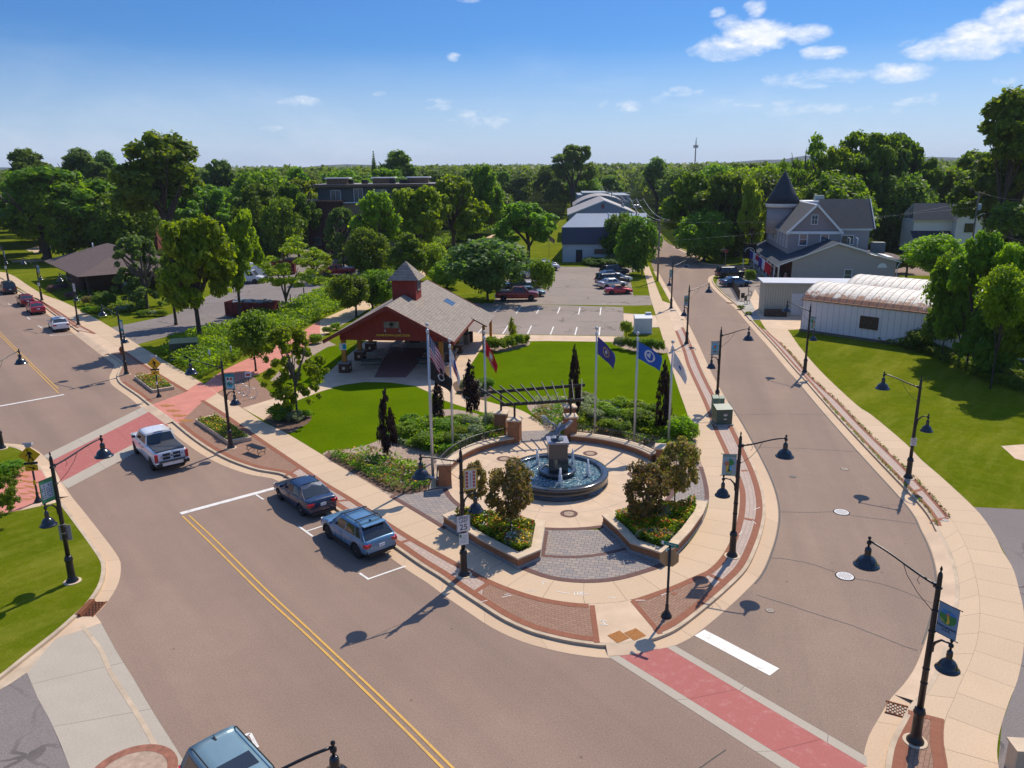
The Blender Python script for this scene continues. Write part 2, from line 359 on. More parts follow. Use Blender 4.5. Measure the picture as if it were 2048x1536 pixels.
m_mulch=M('mulch',(.16,.095,.06),.95,.5,7,bump=.8,bscale=30,col2=(.07,.042,.028))
m_mulchp=M('mulch_pale',(.42,.31,.24),.95,.4,9,bump=.8,bscale=30,col2=(.17,.12,.09))
m_brick=boxbrick('brick_wall_tan',(.38,.165,.072),(.30,.12,.052),(.20,.135,.09),.21,.075)
m_brickd=boxbrick('brick_wall_dark',(.12,.055,.038),(.09,.042,.03),(.06,.045,.038),.21,.08)
m_cap=M('stone_cap',(.60,.46,.32),.8,.14,2,bump=.1,bscale=30)
m_caps=M('stone_base_grey',(.26,.25,.24),.8,.2,3)
m_black=M('black_metal',(.012,.012,.014),.38,.2,3,spec=.5)
m_blackg=M('black_gloss',(.010,.011,.015),.22,.1,3,spec=.6,coat=.4)
m_lens=M('lamp_lens',(.5,.5,.48),.3,.05)
m_alum=M('aluminium',(.62,.62,.62),.35,.06,2,metal=.6,spec=.5)
m_steel=M('galvanised_steel',(.36,.37,.37),.45,.1,3,metal=.7)
m_rust=M('rust_iron',(.22,.075,.03),.9,.4,8,col2=(.10,.04,.02))
m_tact=M('tactile_rust',(.40,.17,.05),.9,.35,14,bump=.4,bscale=20)
m_granite=M('granite_dark',(.045,.05,.055),.12,.5,40,spec=.6,coat=.3)
m_granitet=M('granite_top',(.32,.29,.30),.2,.1,40,spec=.6)
m_granitef=M('granite_flamed',(.13,.105,.09),.3,.5,35,spec=.5)
m_bronze=M('grey_bronze',(.22,.24,.28),.5,.3,9,spec=.5,metal=.2)
m_glass=M('dark_glass',(.02,.024,.028),.06,.1,1,spec=.8)
m_glassb=M('window_blue_glass',(.06,.085,.11),.08,.3,1,spec=.8)
m_tyre=M('tyre_rubber',(.018,.018,.018),.8,.2); m_rim=M('wheel_rim',(.45,.46,.48),.3,.1,metal=.7); m_rimd=M('wheel_rim_dark',(.05,.05,.055),.35,.1,metal=.3)
m_tail=M('tail_lamp_red',(.42,.008,.018),.15,.1,spec=.6); m_head=M('head_lamp',(.6,.62,.65),.1,.1,spec=.8)
m_plate=M('plate_white',(.62,.66,.72),.5,.05); m_blackp=M('black_plastic',(.02,.02,.022),.6,.1)
m_bark=M('bark',(.075,.055,.042),.9,.35,5,bump=.6,bscale=14,stretch=(1,1,.3))
m_barkg=M('bark_grey',(.13,.11,.09),.9,.3,5,bump=.5,bscale=14,stretch=(1,1,.3))
m_wood=M('timber_amber',(.42,.18,.025),.65,.3,2,stretch=(6,6,.5),spec=.3)
m_redwood=M('timber_red',(.26,.035,.024),.75,.3,2.5,stretch=(7,7,.5),spec=.25)
m_trimred=M('trim_red',(.20,.035,.025),.7,.2)
m_fasc=M('white_trim',(.78,.78,.78),.6,.05)
def shingle(name,c1,c2,gap,bw,rh,ms=.01,coord='UV'): return brickmat(name,c1,c2,gap,bw,rh,ms,.5,coord,0,.9,.35,bump=.8)
m_shake=shingle('roof_shakes',(.40,.335,.275),(.21,.175,.145),(.06,.05,.045),.19,.26,.018)
m_shg=shingle('roof_shingle_grey',(.10,.10,.105),(.07,.07,.078),(.04,.04,.045),.3,.16,.006)
m_shn=shingle('roof_shingle_navy',(.045,.06,.08),(.03,.042,.06),(.02,.025,.035),.3,.16,.006)
m_shb=shingle('roof_shingle_brown',(.17,.12,.105),(.12,.085,.075),(.06,.045,.04),.34,.17,.006)
def siding(name,col,step=.12,dark=.55,vert=False,rough=.7,ms=.012):
    m,T,b=newmat(name); tc=T.n('ShaderNodeTexCoord').outputs['Object']; nr=T.n('ShaderNodeTexCoord').outputs['Normal']
    s=T.n('ShaderNodeSeparateXYZ'); T.l(tc,s.inputs[0])
    if vert:
        sn=T.n('ShaderNodeSeparateXYZ'); T.l(nr,sn.inputs[0]); k=T.m('SUBTRACT',T.m('MULTIPLY',s.outputs[1],sn.outputs[0]),T.m('MULTIPLY',s.outputs[0],sn.outputs[1]))
    else: k=s.outputs[2]
    fr=T.m('FRACT',T.m('DIVIDE',T.m('ADD',k,500),step)); ln=T.m('LESS_THAN',fr,ms/step*2)
    n=T.noise(tc,.8,5); c=T.mix(T.m('MULTIPLY',T.ramp(n,.35,.7),.3),col,tuple(x*.8 for x in col))
    T.l(T.mix(T.m('MULTIPLY',ln,1-dark),c,tuple(x*.25 for x in col)),b.inputs['Base Color']); b.inputs['Roughness'].default_value=rough
    add_bump(T,b,fr,.35,.02); return m
m_sidg=siding('siding_grey',(.33,.295,.29),.13); m_sidp=siding('siding_plum_grey',(.32,.26,.265),.13)
m_sidt=siding('block_taupe',(.42,.365,.345),.2,.75); m_sidw=siding('siding_white',(.80,.80,.80),.14)
m_metg=siding('metal_panel_grey',(.74,.68,.68),.62,.35,True,ms=.02); m_mett=siding('metal_panel_tan',(.46,.44,.34),.28,.6,True,ms=.04)
m_metn=siding('metal_panel_navy',(.012,.045,.115),.30,.6,True,rough=.45,ms=.03); m_metb=siding('metal_panel_bluegrey',(.26,.30,.36),.28,.6,True,ms=.03)
m_roofb=M('metal_roof_slate',(.155,.185,.24),.5,.12,.6,spec=.4); m_rooft=M('metal_roof_tan',(.34,.30,.27),.55,.15,.6,spec=.4)
m_roofw=M('membrane_roof_white',(.46,.48,.52),.6,.1,.6)
m_teal=siding('siding_teal',(.06,.085,.09),.2); m_brickp=boxbrick('brick_wall_plum',(.12,.055,.055),(.08,.04,.04),(.04,.025,.025),.25,.08)
m_fascb=M('fascia_bronze',(.17,.10,.06),.6,.15); m_stucco=M('stucco_tan',(.25,.19,.11),.85,.1)
# ------------------------------------------------------------ ground, roads, pavements
def flat(mb,x,y,z,r,n=24,mi=0):
    return mb.add([(x+r*math.cos(2*PI*k/n),y+r*math.sin(2*PI*k/n),z) for k in range(n)],[tuple(range(n))],mi)
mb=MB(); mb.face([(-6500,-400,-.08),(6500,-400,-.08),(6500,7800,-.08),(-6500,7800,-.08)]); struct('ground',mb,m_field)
mb=MB(); mb.face([(-260,-25,0),(110,-25,0),(110,330,0),(-260,330,0)]); struct('road',mb,m_asph)
sheet('road',[G(*p,0) for p in ((1349,1290),(1733,1513),(1800,1500),(1950,1300),(1950,1100),(1640,740),(1440,560),(1345,470),(1300,480),(1320,600),(1430,850),(1490,1000),(1470,1150))],m_asph2,.0035)
A=smooth(W([(-60,500),(0,551),(9,565),(20,570),(42,584),(73,601),(99,621),(117,634),(150,657),(190,687),(217,707),(236,720),(243,727),(239,737),(234,750),(237,762),(250,773),(275,790),(300,810),(322,826),(345,843),(375,868),(410,893),(445,913),(475,926),(512,938),(540,943),(562,947),(575,953),(587,961),(630,987),(666,1013),(725,1051),(785,1090),(838,1127),(880,1153),(910,1175),(955,1205),(1005,1237),(1055,1260),(1095,1272),(1145,1283),(1190,1289),(1212,1291),(1258,1288),(1302,1278),(1322,1272),(1355,1257),(1392,1230),(1425,1203),(1462,1170),(1495,1135),(1516,1090),(1527,1055),(1532,1020),(1528,985),(1517,950),(1500,912),(1480,872),(1462,838),(1439,800),(1420,765),(1405,734),(1380,675),(1362,638),(1345,608),(1327,575),(1309,542),(1303,525),(1305,500),(1311,480),(1318,465)]),4)
B=smooth(W([(-30,540),(20,565),(60,590),(82,601),(120,624),(155,647),(192,667),(250,702),(282,724),(325,751),(377,782),(417,806),(450,827),(480,848),(525,879),(602,931),(650,964),(705,997),(750,1027),(825,1075),(890,1112),(942,1140),(980,1160),(1030,1180),(1080,1195),(1130,1204),(1177,1208),(1217,1206),(1262,1200),(1317,1182),(1355,1168),(1390,1152),(1412,1143),(1437,1121),(1457,1090),(1470,1057),(1478,1025),(1480,990),(1475,965),(1460,932),(1445,897),(1427,857),(1405,800),(1375,734),(1365,700),(1350,662),(1338,632),(1325,602),(1315,578),(1307,557),(1298,533)]),4)
C=smooth(W([(10,545),(30,553),(55,570),(85,588),(125,603),(160,620),(192,637),(232,661),(277,690),(347,732),(400,763),(425,780),(455,799),(490,820),(527,844),(572,866),(645,910),(730,962),(785,990),(830,1020),(885,1055),(940,1087),(1000,1120),(1042,1139),(1092,1157),(1142,1165),(1192,1166),(1242,1160),(1292,1146),(1330,1132),(1360,1107),(1385,1078),(1402,1050),(1413,1025),(1418,1000),(1417,978),(1410,948),(1400,918),(1391,880),(1380,847),(1372,820),(1356,775),(1337,714),(1331,695),(1324,672),(1318,652),(1310,625),(1300,592),(1294,565),(1285,533)]),4)
def near(P,q):
    q=G(*q) if len(q)==2 else Vector(q); return min(range(len(P)),key=lambda i:(P[i].x-q.x)**2+(P[i].y-q.y)**2)
def cut(P,p,q):
    i,j=near(P,p),near(P,q); return P[i:j+1] if i<j else P[j:i+1]
land=[(-420,330)]+[(p.x,p.y) for p in A]+[(60,420),(60,900),(-900,900),(-900,430)]
mb=MB(); mb.prism([Vector((a,b,0)) for a,b in land],-.2,.12,0,1); struct('park_block_ground',mb,[m_grass,m_kerb])
D=smooth(W([(1640,552),(1500,541),(1460,545),(1432,550),(1424,557),(1428,568),(1444,585),(1468,605),(1480,615),(1498,635),(1515,654),(1550,692),(1590,738),(1606,755),(1656,812),(1711,872),(1761,925),(1811,977),(1843,1012),(1861,1037),(1870,1056),(1888,1090),(1901,1125),(1909,1165),(1908,1200),(1901,1240),(1886,1295),(1868,1344),(1845,1380),(1821,1408),(1803,1440),(1783,1477),(1774,1510),(1770,1560),(1790,1640)]),4)
E=smooth(W([(1500,600),(1520,640),(1535,662),(1560,685),(1586,712),(1618,750),(1650,780),(1676,803),(1716,845),(1756,884),(1806,932),(1841,969),(1868,999),(1898,1034),(1920,1068),(1938,1107),(1950,1151),(1958,1192),(1959,1240),(1954,1281),(1941,1322),(1922,1363),(1903,1408),(1889,1442),(1887,1487),(1894,1525),(1900,1600)]),4)
Fk=smooth(W([(1510,578),(1536,622),(1573,657),(1598,692),(1641,742),(1711,808),(1743,830),(1811,887),(1843,920),(1886,957),(1946,1013),(1971,1042),(1993,1077),(2004,1101),(2026,1137),(2039,1183),(2048,1227),(2048,1290),(2036,1357),(2020,1398),(2004,1446),(1996,1480),(1995,1520),(2010,1600)]),4)
land=[(p.x,p.y) for p in D]+[(60,-20),(400,-20),(400,115)]
mb=MB(); mb.prism([Vector((a,b,0)) for a,b in land],-.2,.12,0,1); struct('right_block_ground',mb,[m_grass,m_kerb])
isl=smooth(W([(1322,465),(1330,480),(1350,492),(1385,508),(1402,516),(1404,521),(1410,526),(1450,530),(1510,532),(1600,536)]),4)
land=[(p.x,p.y) for p in isl]+[(400,150),(900,300),(900,900),(70,900),(66,420)]
mb=MB(); mb.prism([Vector((a,b,0)) for a,b in land],-.2,.12,0,1); struct('far_right_ground',mb,[m_grass,m_kerb])
Hk=smooth(W([(-220,880),(-100,885),(0,890),(30,893),(50,901),(66,914),(80,932),(100,966),(117,994),(140,1024),(175,1071),(205,1114),(211,1134),(206,1164),(190,1192),(172,1214),(152,1232),(118,1262),(60,1308),(0,1356),(-80,1415),(-200,1500)]),4)
land=[(p.x,p.y) for p in Hk]+[(-60,18),(-260,18),(-260,90)]
mb=MB(); mb.prism([Vector((a,b,0)) for a,b in land],-.2,.12,0,1); struct('left_block_ground',mb,[m_grass,m_kerb])
mb=MB(); mb.prism([Vector(p) for p in [(-60,70),(-120,140),(-240,270),(-420,300),(-420,90),(-200,70)]],-.2,.12,0,1)
wf=[(-420,310),(-190,290),(-120,205),(-78,160),(-46,157),(-40,176),(-12,176),(-14,160),(-11,152),(-9,176),(-4,215),(6,232),(14,250),(20,300),(30,420),(40,690),(-420,690)]
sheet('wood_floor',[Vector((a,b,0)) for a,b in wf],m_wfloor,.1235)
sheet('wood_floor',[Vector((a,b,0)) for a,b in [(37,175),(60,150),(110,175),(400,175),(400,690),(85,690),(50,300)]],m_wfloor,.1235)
# kerb tops and gutters
zs=cut(A,(9,565),(1309,542))
def kerbs(P,side,nm=''):
    ribbon('kerb',P,offset(P,side*.17),m_kerb,.1245); ribbon('gutter',P,offset(P,-side*.62),m_gutter,(.012,.006))
kerbs(cut(A,(-40,520),(1309,542)),1); kerbs(cut(D,(1460,545),(1790,1640)),1); kerbs(cut(Hk,(-200,880),(-80,1415)),-1); kerbs(cut(isl,(1350,492),(1510,532)),1)
# flush ramps where the kerb dips
def ramp(P,side=1,w=.5):
    ribbon('kerb_ramp',offset(P,side*.02),offset(P,-side*w),m_concp,(.128,.014))
ramp(cut(A,(300,810),(345,843))); ramp(cut(A,(162,667),(217,707))); ramp(cut(A,(1212,1291),(1302,1278))); ramp(cut(Hk,(80,932),(117,994)),-1); ramp(cut(D,(1873,1062),(1825,1404)),1,.6)
ramp(cut(A,(1362,638),(1327,575)))
# sidewalk along the park
ribbon('sidewalk',B,C,m_conc,.128,near=True)
ribbon('sidewalk',E,Fk,m_conc,.128,near=True)
def zone(nm,P,Q,p0,p1,q0,q1,m,z=.1255,ins=.17):
    a=offset(cut(P,p0,p1),ins); b=cut(Q,q0,q1); return ribbon(nm,a,b,m,z,near=(nm=='paver_strip'))
zone('paver_strip',A,B,(9,565),(150,657),(60,590),(192,667),m_paver)
zone('driveway_apron',A,B,(150,657),(215,706),(192,667),(250,702),m_concp)
zone('brick_paving',A,B,(215,706),(300,810),(250,702),(374,780),m_brfield)
zone('salmon_crossing',A,B,(300,810),(352,850),(374,780),(409,802),m_salmon)
zone('brick_paving',A,B,(352,850),(575,953),(409,802),(602,931),m_brfield)
zone('paver_strip',A,B,(575,953),(950,1202),(602,931),(975,1157),m_paver)
zone('brick_paving',A,B,(950,1202),(1190,1289),(975,1157),(1178,1208),m_brfield)
zone('corner_ramp',A,B,(1190,1289),(1322,1272),(1178,1208),(1263,1200),m_concp)
zone('brick_paving',A,B,(1322,1272),(1440,1190),(1263,1200),(1405,1147),m_brfield)
zone('paver_strip',A,B,(1440,1190),(1372,656),(1405,1147),(1352,665),m_paver)
zone('driveway_apron',A,B,(1372,656),(1345,608),(1352,665),(1328,605),m_concp)
zone('paver_strip',D,E,(1515,654),(1868,1050),(1535,662),(1893,1030),m_paver)
zone('driveway_apron',D,E,(1868,1050),(1812,1424),(1893,1030),(1890,1440),m_conc,.1262)
zone('brick_paving',D,E,(1812,1424),(1770,1560),(1890,1440),(1896,1560),m_brfield)
# brick bands
def band(P,a,b,ins,wd,z=.1325): 
    c=cut(P,a,b); ribbon('brick_band',offset(c,ins),offset(c,ins+wd),m_brband,z)
band(A,(60,595),(150,657),.17,.3); band(A,(240,765),(296,807),.17,.3); band(A,(352,850),(1190,1289),.17,.32); band(A,(1322,1272),(1372,656),.17,.32)
band(B,(60,590),(192,667),-.3,.3); band(B,(250,702),(374,780),-.3,.3); band(B,(409,802),(1178,1208),-.3,.3); band(B,(1263,1200),(1352,665),-.3,.3)
band(D,(1515,654),(1868,1050),.17,.2); band(E,(1535,662),(1893,1030),-.2,.2); band(D,(1812,1424),(1770,1560),.17,.38); band(E,(1890,1440),(1896,1560),-.38,.38)
def bar(nm,p,q,wd,m,z=.1328):
    a,b=G(*p),G(*q); t=(b-a).normalized(); nrm=Vector((-t.y,t.x,0))*wd/2
    ribbon(nm,[a-nrm,b-nrm],[a+nrm,b+nrm],m,z)
for p,q in (((1184,1211),(1194,1286)),((1265,1202),(1321,1268)),((946,1187),(982,1163)),((700,1000),(665,1003)),((825,1078),(800,1086)),((570,952),(602,934)),((1483,942),(1495,941)),((1479,1035),(1517,1043)),((1420,1150),(1447,1163)),((1846,978),(1830,983)),((1862,1042),(1896,1036)),((1816,1424),(1888,1443)),((1345,1186),(1352,1190)),((155,660),(190,668))):
    bar('brick_band',p,q,.22,m_brband)
for c in ((1237,1274),(1270,1269)):
    p=G(*c); mb=MB(); mb.box((p.x,p.y,.134),(.6,.6,.008),rz=R(32))
    for i in range(9):
        for j in range(9):
            v=Matrix.Rotation(R(32),3,'Z')@Vector(((i-4)*.062,(j-4)*.062,0)); mb.lathe([(.016,0),(.008,.008)],(p.x+v.x,p.y+v.y,.138),6)
    o=struct('tactile_plate',mb,m_tact)
# salmon path and trail
trL=[(407,770),(447,741),(520,706),(560,688),(597,668),(640,641),(705,611),(780,572),(850,538),(895,511),(940,490),(985,469),(1000,458),(1010,440)]
trR=[(434,786),(482,760),(522,746),(566,720),(600,699),(640,676),(720,629),(790,586),(860,546),(907,517),(953,493),(996,473),(1012,459),(1017,440)]
L_=smooth(W(trL),5); R_=smooth(W(trR),5)
i=25; ribbon('path',L_[:i+1],R_[:i+1],m_salmon,.1275); ribbon('path',L_[i:],R_[i:],m_gravel,.1275)
sheet('path',W([(407,804),(374,781),(400,764),(434,787)]),m_salmon,.1322)
tooth=MB()
for (x,y) in ((322,812),(334,822),(346,832),(358,842)):
    a=G(x,y); t=(G(358,842)-G(322,812)).normalized(); n_=Vector((-t.y,t.x,0))
    tooth.face(setz([a-t*.32,a+n_*.55-t*.1,a+n_*.62+t*.35,a+t*.28],.1335))
    tooth.face(setz([a+n_*.15+t*.05,a+n_*.8+t*.25,a+n_*.86+t*.68,a+n_*.2+t*.55],.1345))
struct('rust_teeth_inlay',tooth,m_tact)
sheet('path',W([(47,933),(0,966),(-60,1000),(-60,1050),(0,1028),(37,1021),(82,1000),(108,985),(82,940)]),m_salmon,.1275)
sheet('path',W([(108,988),(82,1001),(37,1022),(50,1019),(105,1007),(122,1003)]),m_concp,.1285)
tooth=MB()
for k in range(5):
    a=G(62+k*7.5,952+k*11); tooth.face(setz([a,a+Vector((-1.05,.28,0)),a+Vector((-.75,.05,0)),a+Vector((-.1,-.28,0))],.133)); tooth.face(setz([a+Vector((-.5,-.1,0)),a+Vector((-1.35,-.05,0)),a+Vector((-.9,-.3,0))],.1338))
struct('rust_teeth_inlay',tooth,m_tact)
# crosswalks
def cross(pts,w0=None):
    up0,ru0,rd0,dn0,up1,ru1,rd1,dn1=[G(*p,.008) for p in pts]
    for a,b,c,d,m in ((up0,up1,ru0,ru1,m_greyj),(ru0,ru1,rd0,rd1,m_red),(rd0,rd1,dn0,dn1,m_greyj)): ribbon('crosswalk',[a,b],[c,d],m,.008)
cross([(86,912),(104,921),(122,964),(135,977),(291,811),(303,821),(339,850),(354,862)])
cross([(1349,1290),(1334,1295),(1238,1311),(1217,1313),(1733,1513),(1735,1533),(1640,1560),(1600,1560)])
# white and yellow markings
def mark(p,q,wd,m,z=.0125,nm='road_marking'):
    a,b=G(*p,z),G(*q,z); t=(b-a).normalized(); n_=Vector((-t.y,t.x,0))*wd/2; mb=MB(); mb.face([a-n_,b-n_,b+n_,a+n_]); return struct(nm,mb,m)
mark((361,1027),(553,975),.34,m_white); mark((-60,823),(128,789),.3,m_white); mark((1399,1265),(1549,1344),.62,m_white)
Y1=[(365,1032),(420,1085),(520,1184),(600,1257),(680,1333),(745,1396),(820,1470),(885,1536),(940,1590)]; Y2=[(378,1031),(433,1082),(536,1183),(614,1255),(695,1331),(762,1394),(838,1468),(904,1534),(960,1588)]
for Yl in (Y1,Y2,[(-40,632),(0,671),(60,730),(117,786)],[(-30,634),(10,675),(66,730),(117,778)]):
    c=smooth(W(Yl,.0125),4); ribbon('road_marking',offset(c,.045),offset(c,-.045),m_yellow,.0125)
for p,q in (((512,989),(527,999)),((597,1052),(626,1073)),((614,1062),(648,1051)),((719,1146),(738,1159)),((736,1158),(811,1132)),((76,651),(84,656)),((79,653),(96,652)),((54,634),(60,639)),((57,636),(92,634)),((16,607),(21,610)),((100,670),(105,672)),((102,671),(145,669)),((500,1467),(515,1495)),((484,1472),(500,1467)),((0,1),(0,1))):
    if p!=q: mark(p,q,.11,m_white,.0125 if p[0]!=736 else .0135)
def lotmark(p,q): mark(p,q,.14,m_white,.135)
# seals and cracks
rnd=random.Random(5)
def crack(pts,wd=.035,z=.0105,m=None,jit=.05):
    c=smooth(W(pts,z),5); c=resample(c,.6); c=[p+Vector((rnd.uniform(-jit,jit),rnd.uniform(-jit,jit),0)) for p in c]
    ribbon('crack_seal',offset(c,wd/2),offset(c,-wd/2),m or m_seal,z)
for p in ([(1557,1024),(1610,1025),(1670,1023)],[(1698,1030),(1760,1038),(1832,1047)],[(1540,1115),(1600,1122),(1670,1144)],[(1710,1158),(1780,1172),(1866,1206)],[(1516,1190),(1600,1217),(1700,1250),(1838,1302)],[(1505,894),(1600,897),(1722,904)],[(1468,830),(1560,828),(1660,830)],[(1376,640),(1430,636),(1520,652)],[(0,668),(50,664),(100,661)],[(1450,1500),(1380,1550)]): crack(p)
c=offset(cut(A,(1480,1150),(1439,800)),-.66); ribbon('crack_seal',c,offset(c,-.07),m_seal,.0112)
c=offset(cut(D,(1606,755),(1901,1300)),-.66); ribbon('crack_seal',c,offset(c,-.06),m_seal,.0112)
# driveway in the lower left
sheet('driveway_apron',W([(140,1228),(176,1222),(190,1229),(203,1246),(170,1258),(112,1277)],.012),m_concp,.0165)
ga=W([(203,1246),(234,1304),(264,1351),(293,1401),(316,1439),(360,1508),(390,1560)],.01); gb=W([(112,1277),(54,1345),(75,1395),(100,1440),(120,1485),(140,1536),(150,1590)],.01)
ribbon('driveway_slabs',ga,gb,m_greyj,.0145)
sheet('driveway_slabs',W([(112,1277),(54,1345),(20,1368),(-10,1385),(0,1362),(60,1312)],.01),m_kerb,.0155)
c=smooth(W([(160,1254),(196,1300),(215,1345),(245,1392),(275,1440),(300,1485),(318,1530)],.01),4); ribbon('driveway_joint',c,offset(c,.16),m_kerb,.0205)
sheet('asphalt_apron',W([(0,1371),(38,1343),(54,1346),(75,1393),(100,1440),(140,1536),(150,1600),(-200,1700),(-200,1420),(-40,1392)],.01),m_lot2,.0110)
p=G(262,1545); mb=MB(); flat(mb,p.x,p.y,.03,1.02,40); struct('brick_circle',mb,M('brick_circle_tan',(.42,.30,.22),.85,.25,4))
mb=MB()
for k in range(40):
    a=2*PI*k/40; b=2*PI*(k+1)/40
    mb.face([(p.x+r*math.cos(t),p.y+r*math.sin(t),.036) for r,t in ((1.0,a),(1.3,a),(1.3,b),(1.0,b))])
struct('brick_circle_band',mb,M('brick_band_plain',(.30,.125,.08),.85,.3,5))
# lots
sheet('parking_lot',W([(900,600),(935,606),(1100,610),(1246,614),(1247,626),(1310,631),(1318,655),(1248,656),(1247,672),(930,667),(880,660)]),m_lot,.124)
sheet('driveway_apron',W([(1247,627),(1311,631),(1319,654),(1248,655)]),m_concp,.1275)
for p,q in (((1120,614),(1115,627)),((1160,615),(1157,629)),((1202,615),(1200,630)),((1002,612),(990,624)),((1042,613),(1032,627)),((1080,614),(1073,627)),((972,649),(956,666)),((1017,650),(1005,668)),((1063,651),(1055,668)),((1107,653),(1101,669)),((1154,654),(1150,670)),((1200,654),(1198,671))): lotmark(p,q)
sheet('kerb_walk',W([(930,668),(1249,673),(1249,683),(1230,684),(1100,682),(975,683),(925,690)]),m_concp,.1275)
sheet('parking_lot',W([(985,608),(1010,560),(1050,545),(1098,533),(1272,535),(1284,539),(1258,546),(1267,591),(1302,591),(1306,610),(1270,611)]),m_lot,.124)
sheet('parking_lot',W([(222,655),(325,634),(360,622),(420,590),(480,540),(560,508),(640,492),(735,500),(740,545),(662,573),(587,608),(537,627),(470,652),(390,658),(270,690)]),m_lot2,.124)
sheet('parking_lot',W([(1946,1014),(2100,1022),(2300,1100),(2300,1700),(1990,1700),(1997,1520),(2004,1446),(2036,1357),(2049,1290),(2048,1227),(2039,1183),(2026,1137),(1993,1077),(1971,1042)]),m_lot2,.1235)
sheet('parking_bay',W([(1437,552),(1520,545),(1530,590),(1500,600),(1470,604),(1448,585),(1432,568)]),m_lot,.124)
sheet('forecourt',W([(1452,588),(1500,592),(1520,640),(1500,640),(1478,612)]),m_grey,.1225)
sheet('driveway_apron',W([(1500,600),(1518,635),(1540,655),(1575,660),(1610,658),(1606,625),(1560,600),(1530,598)]),m_concp,.1285)
sheet('driveway_apron',W([(2002,892),(2060,888),(2060,925),(2030,917),(2014,902)]),m_concp,.1235)
sheet('walk',W([(60,497),(95,486),(120,476),(140,470),(170,478),(100,496),(70,508)]),m_concp,.1265)
ribbon('walk',smooth(W([(22,520),(70,519),(120,514),(190,504)]),4),smooth(W([(24,525),(70,524),(122,518),(190,509)]),4),m_concp,.1265)
ribbon('walk',smooth(W([(60,503),(90,494),(130,478),(175,462)]),4),smooth(W([(50,499),(85,489),(125,473),(170,458)]),4),m_concp,.1267)
# park lawns, walks and beds
m1=.1225
LW=W([(527,838),(572,866),(612,890),(645,910),(700,945),(790,985),(880,970),(930,900),(985,870),(990,835),(962,823),(917,811),(885,798),(855,783),(830,773),(780,766),(730,765),(690,770),(655,777),(600,797),(548,818)])
sheet('lawn',smooth(LW,3,True),m_lawn,m1)
sheet('lawn',W([(622,712),(655,693),(720,693),(690,715),(642,757),(637,773),(600,782),(548,797),(532,785),(560,765),(590,740)]),m_lawn,m1)
sheet('lawn',smooth(W([(959,702),(936,737),(912,787),(967,800),(1018,815),(1050,830),(1094,860),(1140,850),(1200,880),(1290,900),(1383,868),(1370,815),(1350,755),(1332,708),(1295,704),(1262,700),(1230,685),(1100,683),(1045,686),(975,697)]),3,True),m_lawn,m1)
sheet('gravel_bed',W([(597,700),(650,678),(672,690),(655,694),(622,713),(590,740),(565,762),(540,762)]),m_mulchp,.1237)
sheet('pavilion_floor',W([(642,757),(716,694),(760,660),(930,660),(966,668),(1000,672),(985,695),(959,703),(936,738),(912,787),(900,790),(880,796),(855,783),(830,772),(780,765),(730,764),(690,769),(655,777),(637,773)]),m_concp,.1265)
sheet('pavilion_floor_red',W([(748,755),(812,755),(842,720),(852,694),(780,694),(766,720)]),m_redpave,.1305)
ribbon('walk',smooth(W([(485,816),(548,797),(600,781),(642,768),(665,774)]),4),smooth(W([(527,840),(560,815),(600,799),(645,782),(665,777)]),4),m_concp,.1285)
sheet('brick_paving',W([(434,787),(455,776),(482,760),(505,752),(522,768),(540,785),(556,799),(497,822),(460,804)]),m_brfieldw,.1255)
ribbon('walk',smooth(W([(880,782),(917,790),(967,801),(1000,810),(1035,818),(1060,830),(1080,845),(1096,866)]),4),smooth(W([(878,797),(917,811),(962,824),(990,832),(1010,842),(1025,855),(1035,864),(1040,874)]),4),m_conc,.1295)
sheet('bed',smooth(W([(527,838),(535,820),(560,818),(600,822),(622,832),(618,845),(600,855),(575,866)]),3,True),m_mulch,.1275)
sheet('bed',smooth(W([(645,908),(700,898),(740,888),(775,872),(800,858),(850,840),(880,820),(930,822),(985,838),(1010,850),(1020,880),(940,905),(905,940),(890,955),(872,975),(865,1000),(800,1000),(730,962)]),3,True),m_mulchp,.1287)
sheet('bed_soil',smooth(W([(648,911),(690,908),(740,925),(800,930),(850,945),(864,960),(858,985),(833,984),(790,990),(730,960)]),3,True),m_mulch,.1312)
sheet('bed',smooth(W([(1125,850),(1132,830),(1160,815),(1250,815),(1330,835),(1384,860),(1392,885),(1402,925),(1405,945),(1340,935),(1300,905),(1220,880),(1150,868)]),3,True),m_mulchp,.1287)
sheet('bed',smooth(W([(1054,812),(1070,800),(1100,795),(1137,798),(1145,815),(1130,850),(1095,862),(1082,842),(1068,830)]),3,True),m_mulchp,.1305)
sheet('bed',smooth(W([(975,690),(1000,680),(1050,680),(1058,690),(1015,702),(985,702)]),3,True),m_mulchp,.1287)
sheet('bed',smooth(W([(1222,684),(1260,680),(1325,690),(1336,705),(1300,706),(1262,702)]),3,True),m_mulchp,.1287)
sheet('bed',smooth(W([(905,770),(925,760),(970,760),(985,780),(975,797),(930,800)]),3,True),m_mulch,.1292)
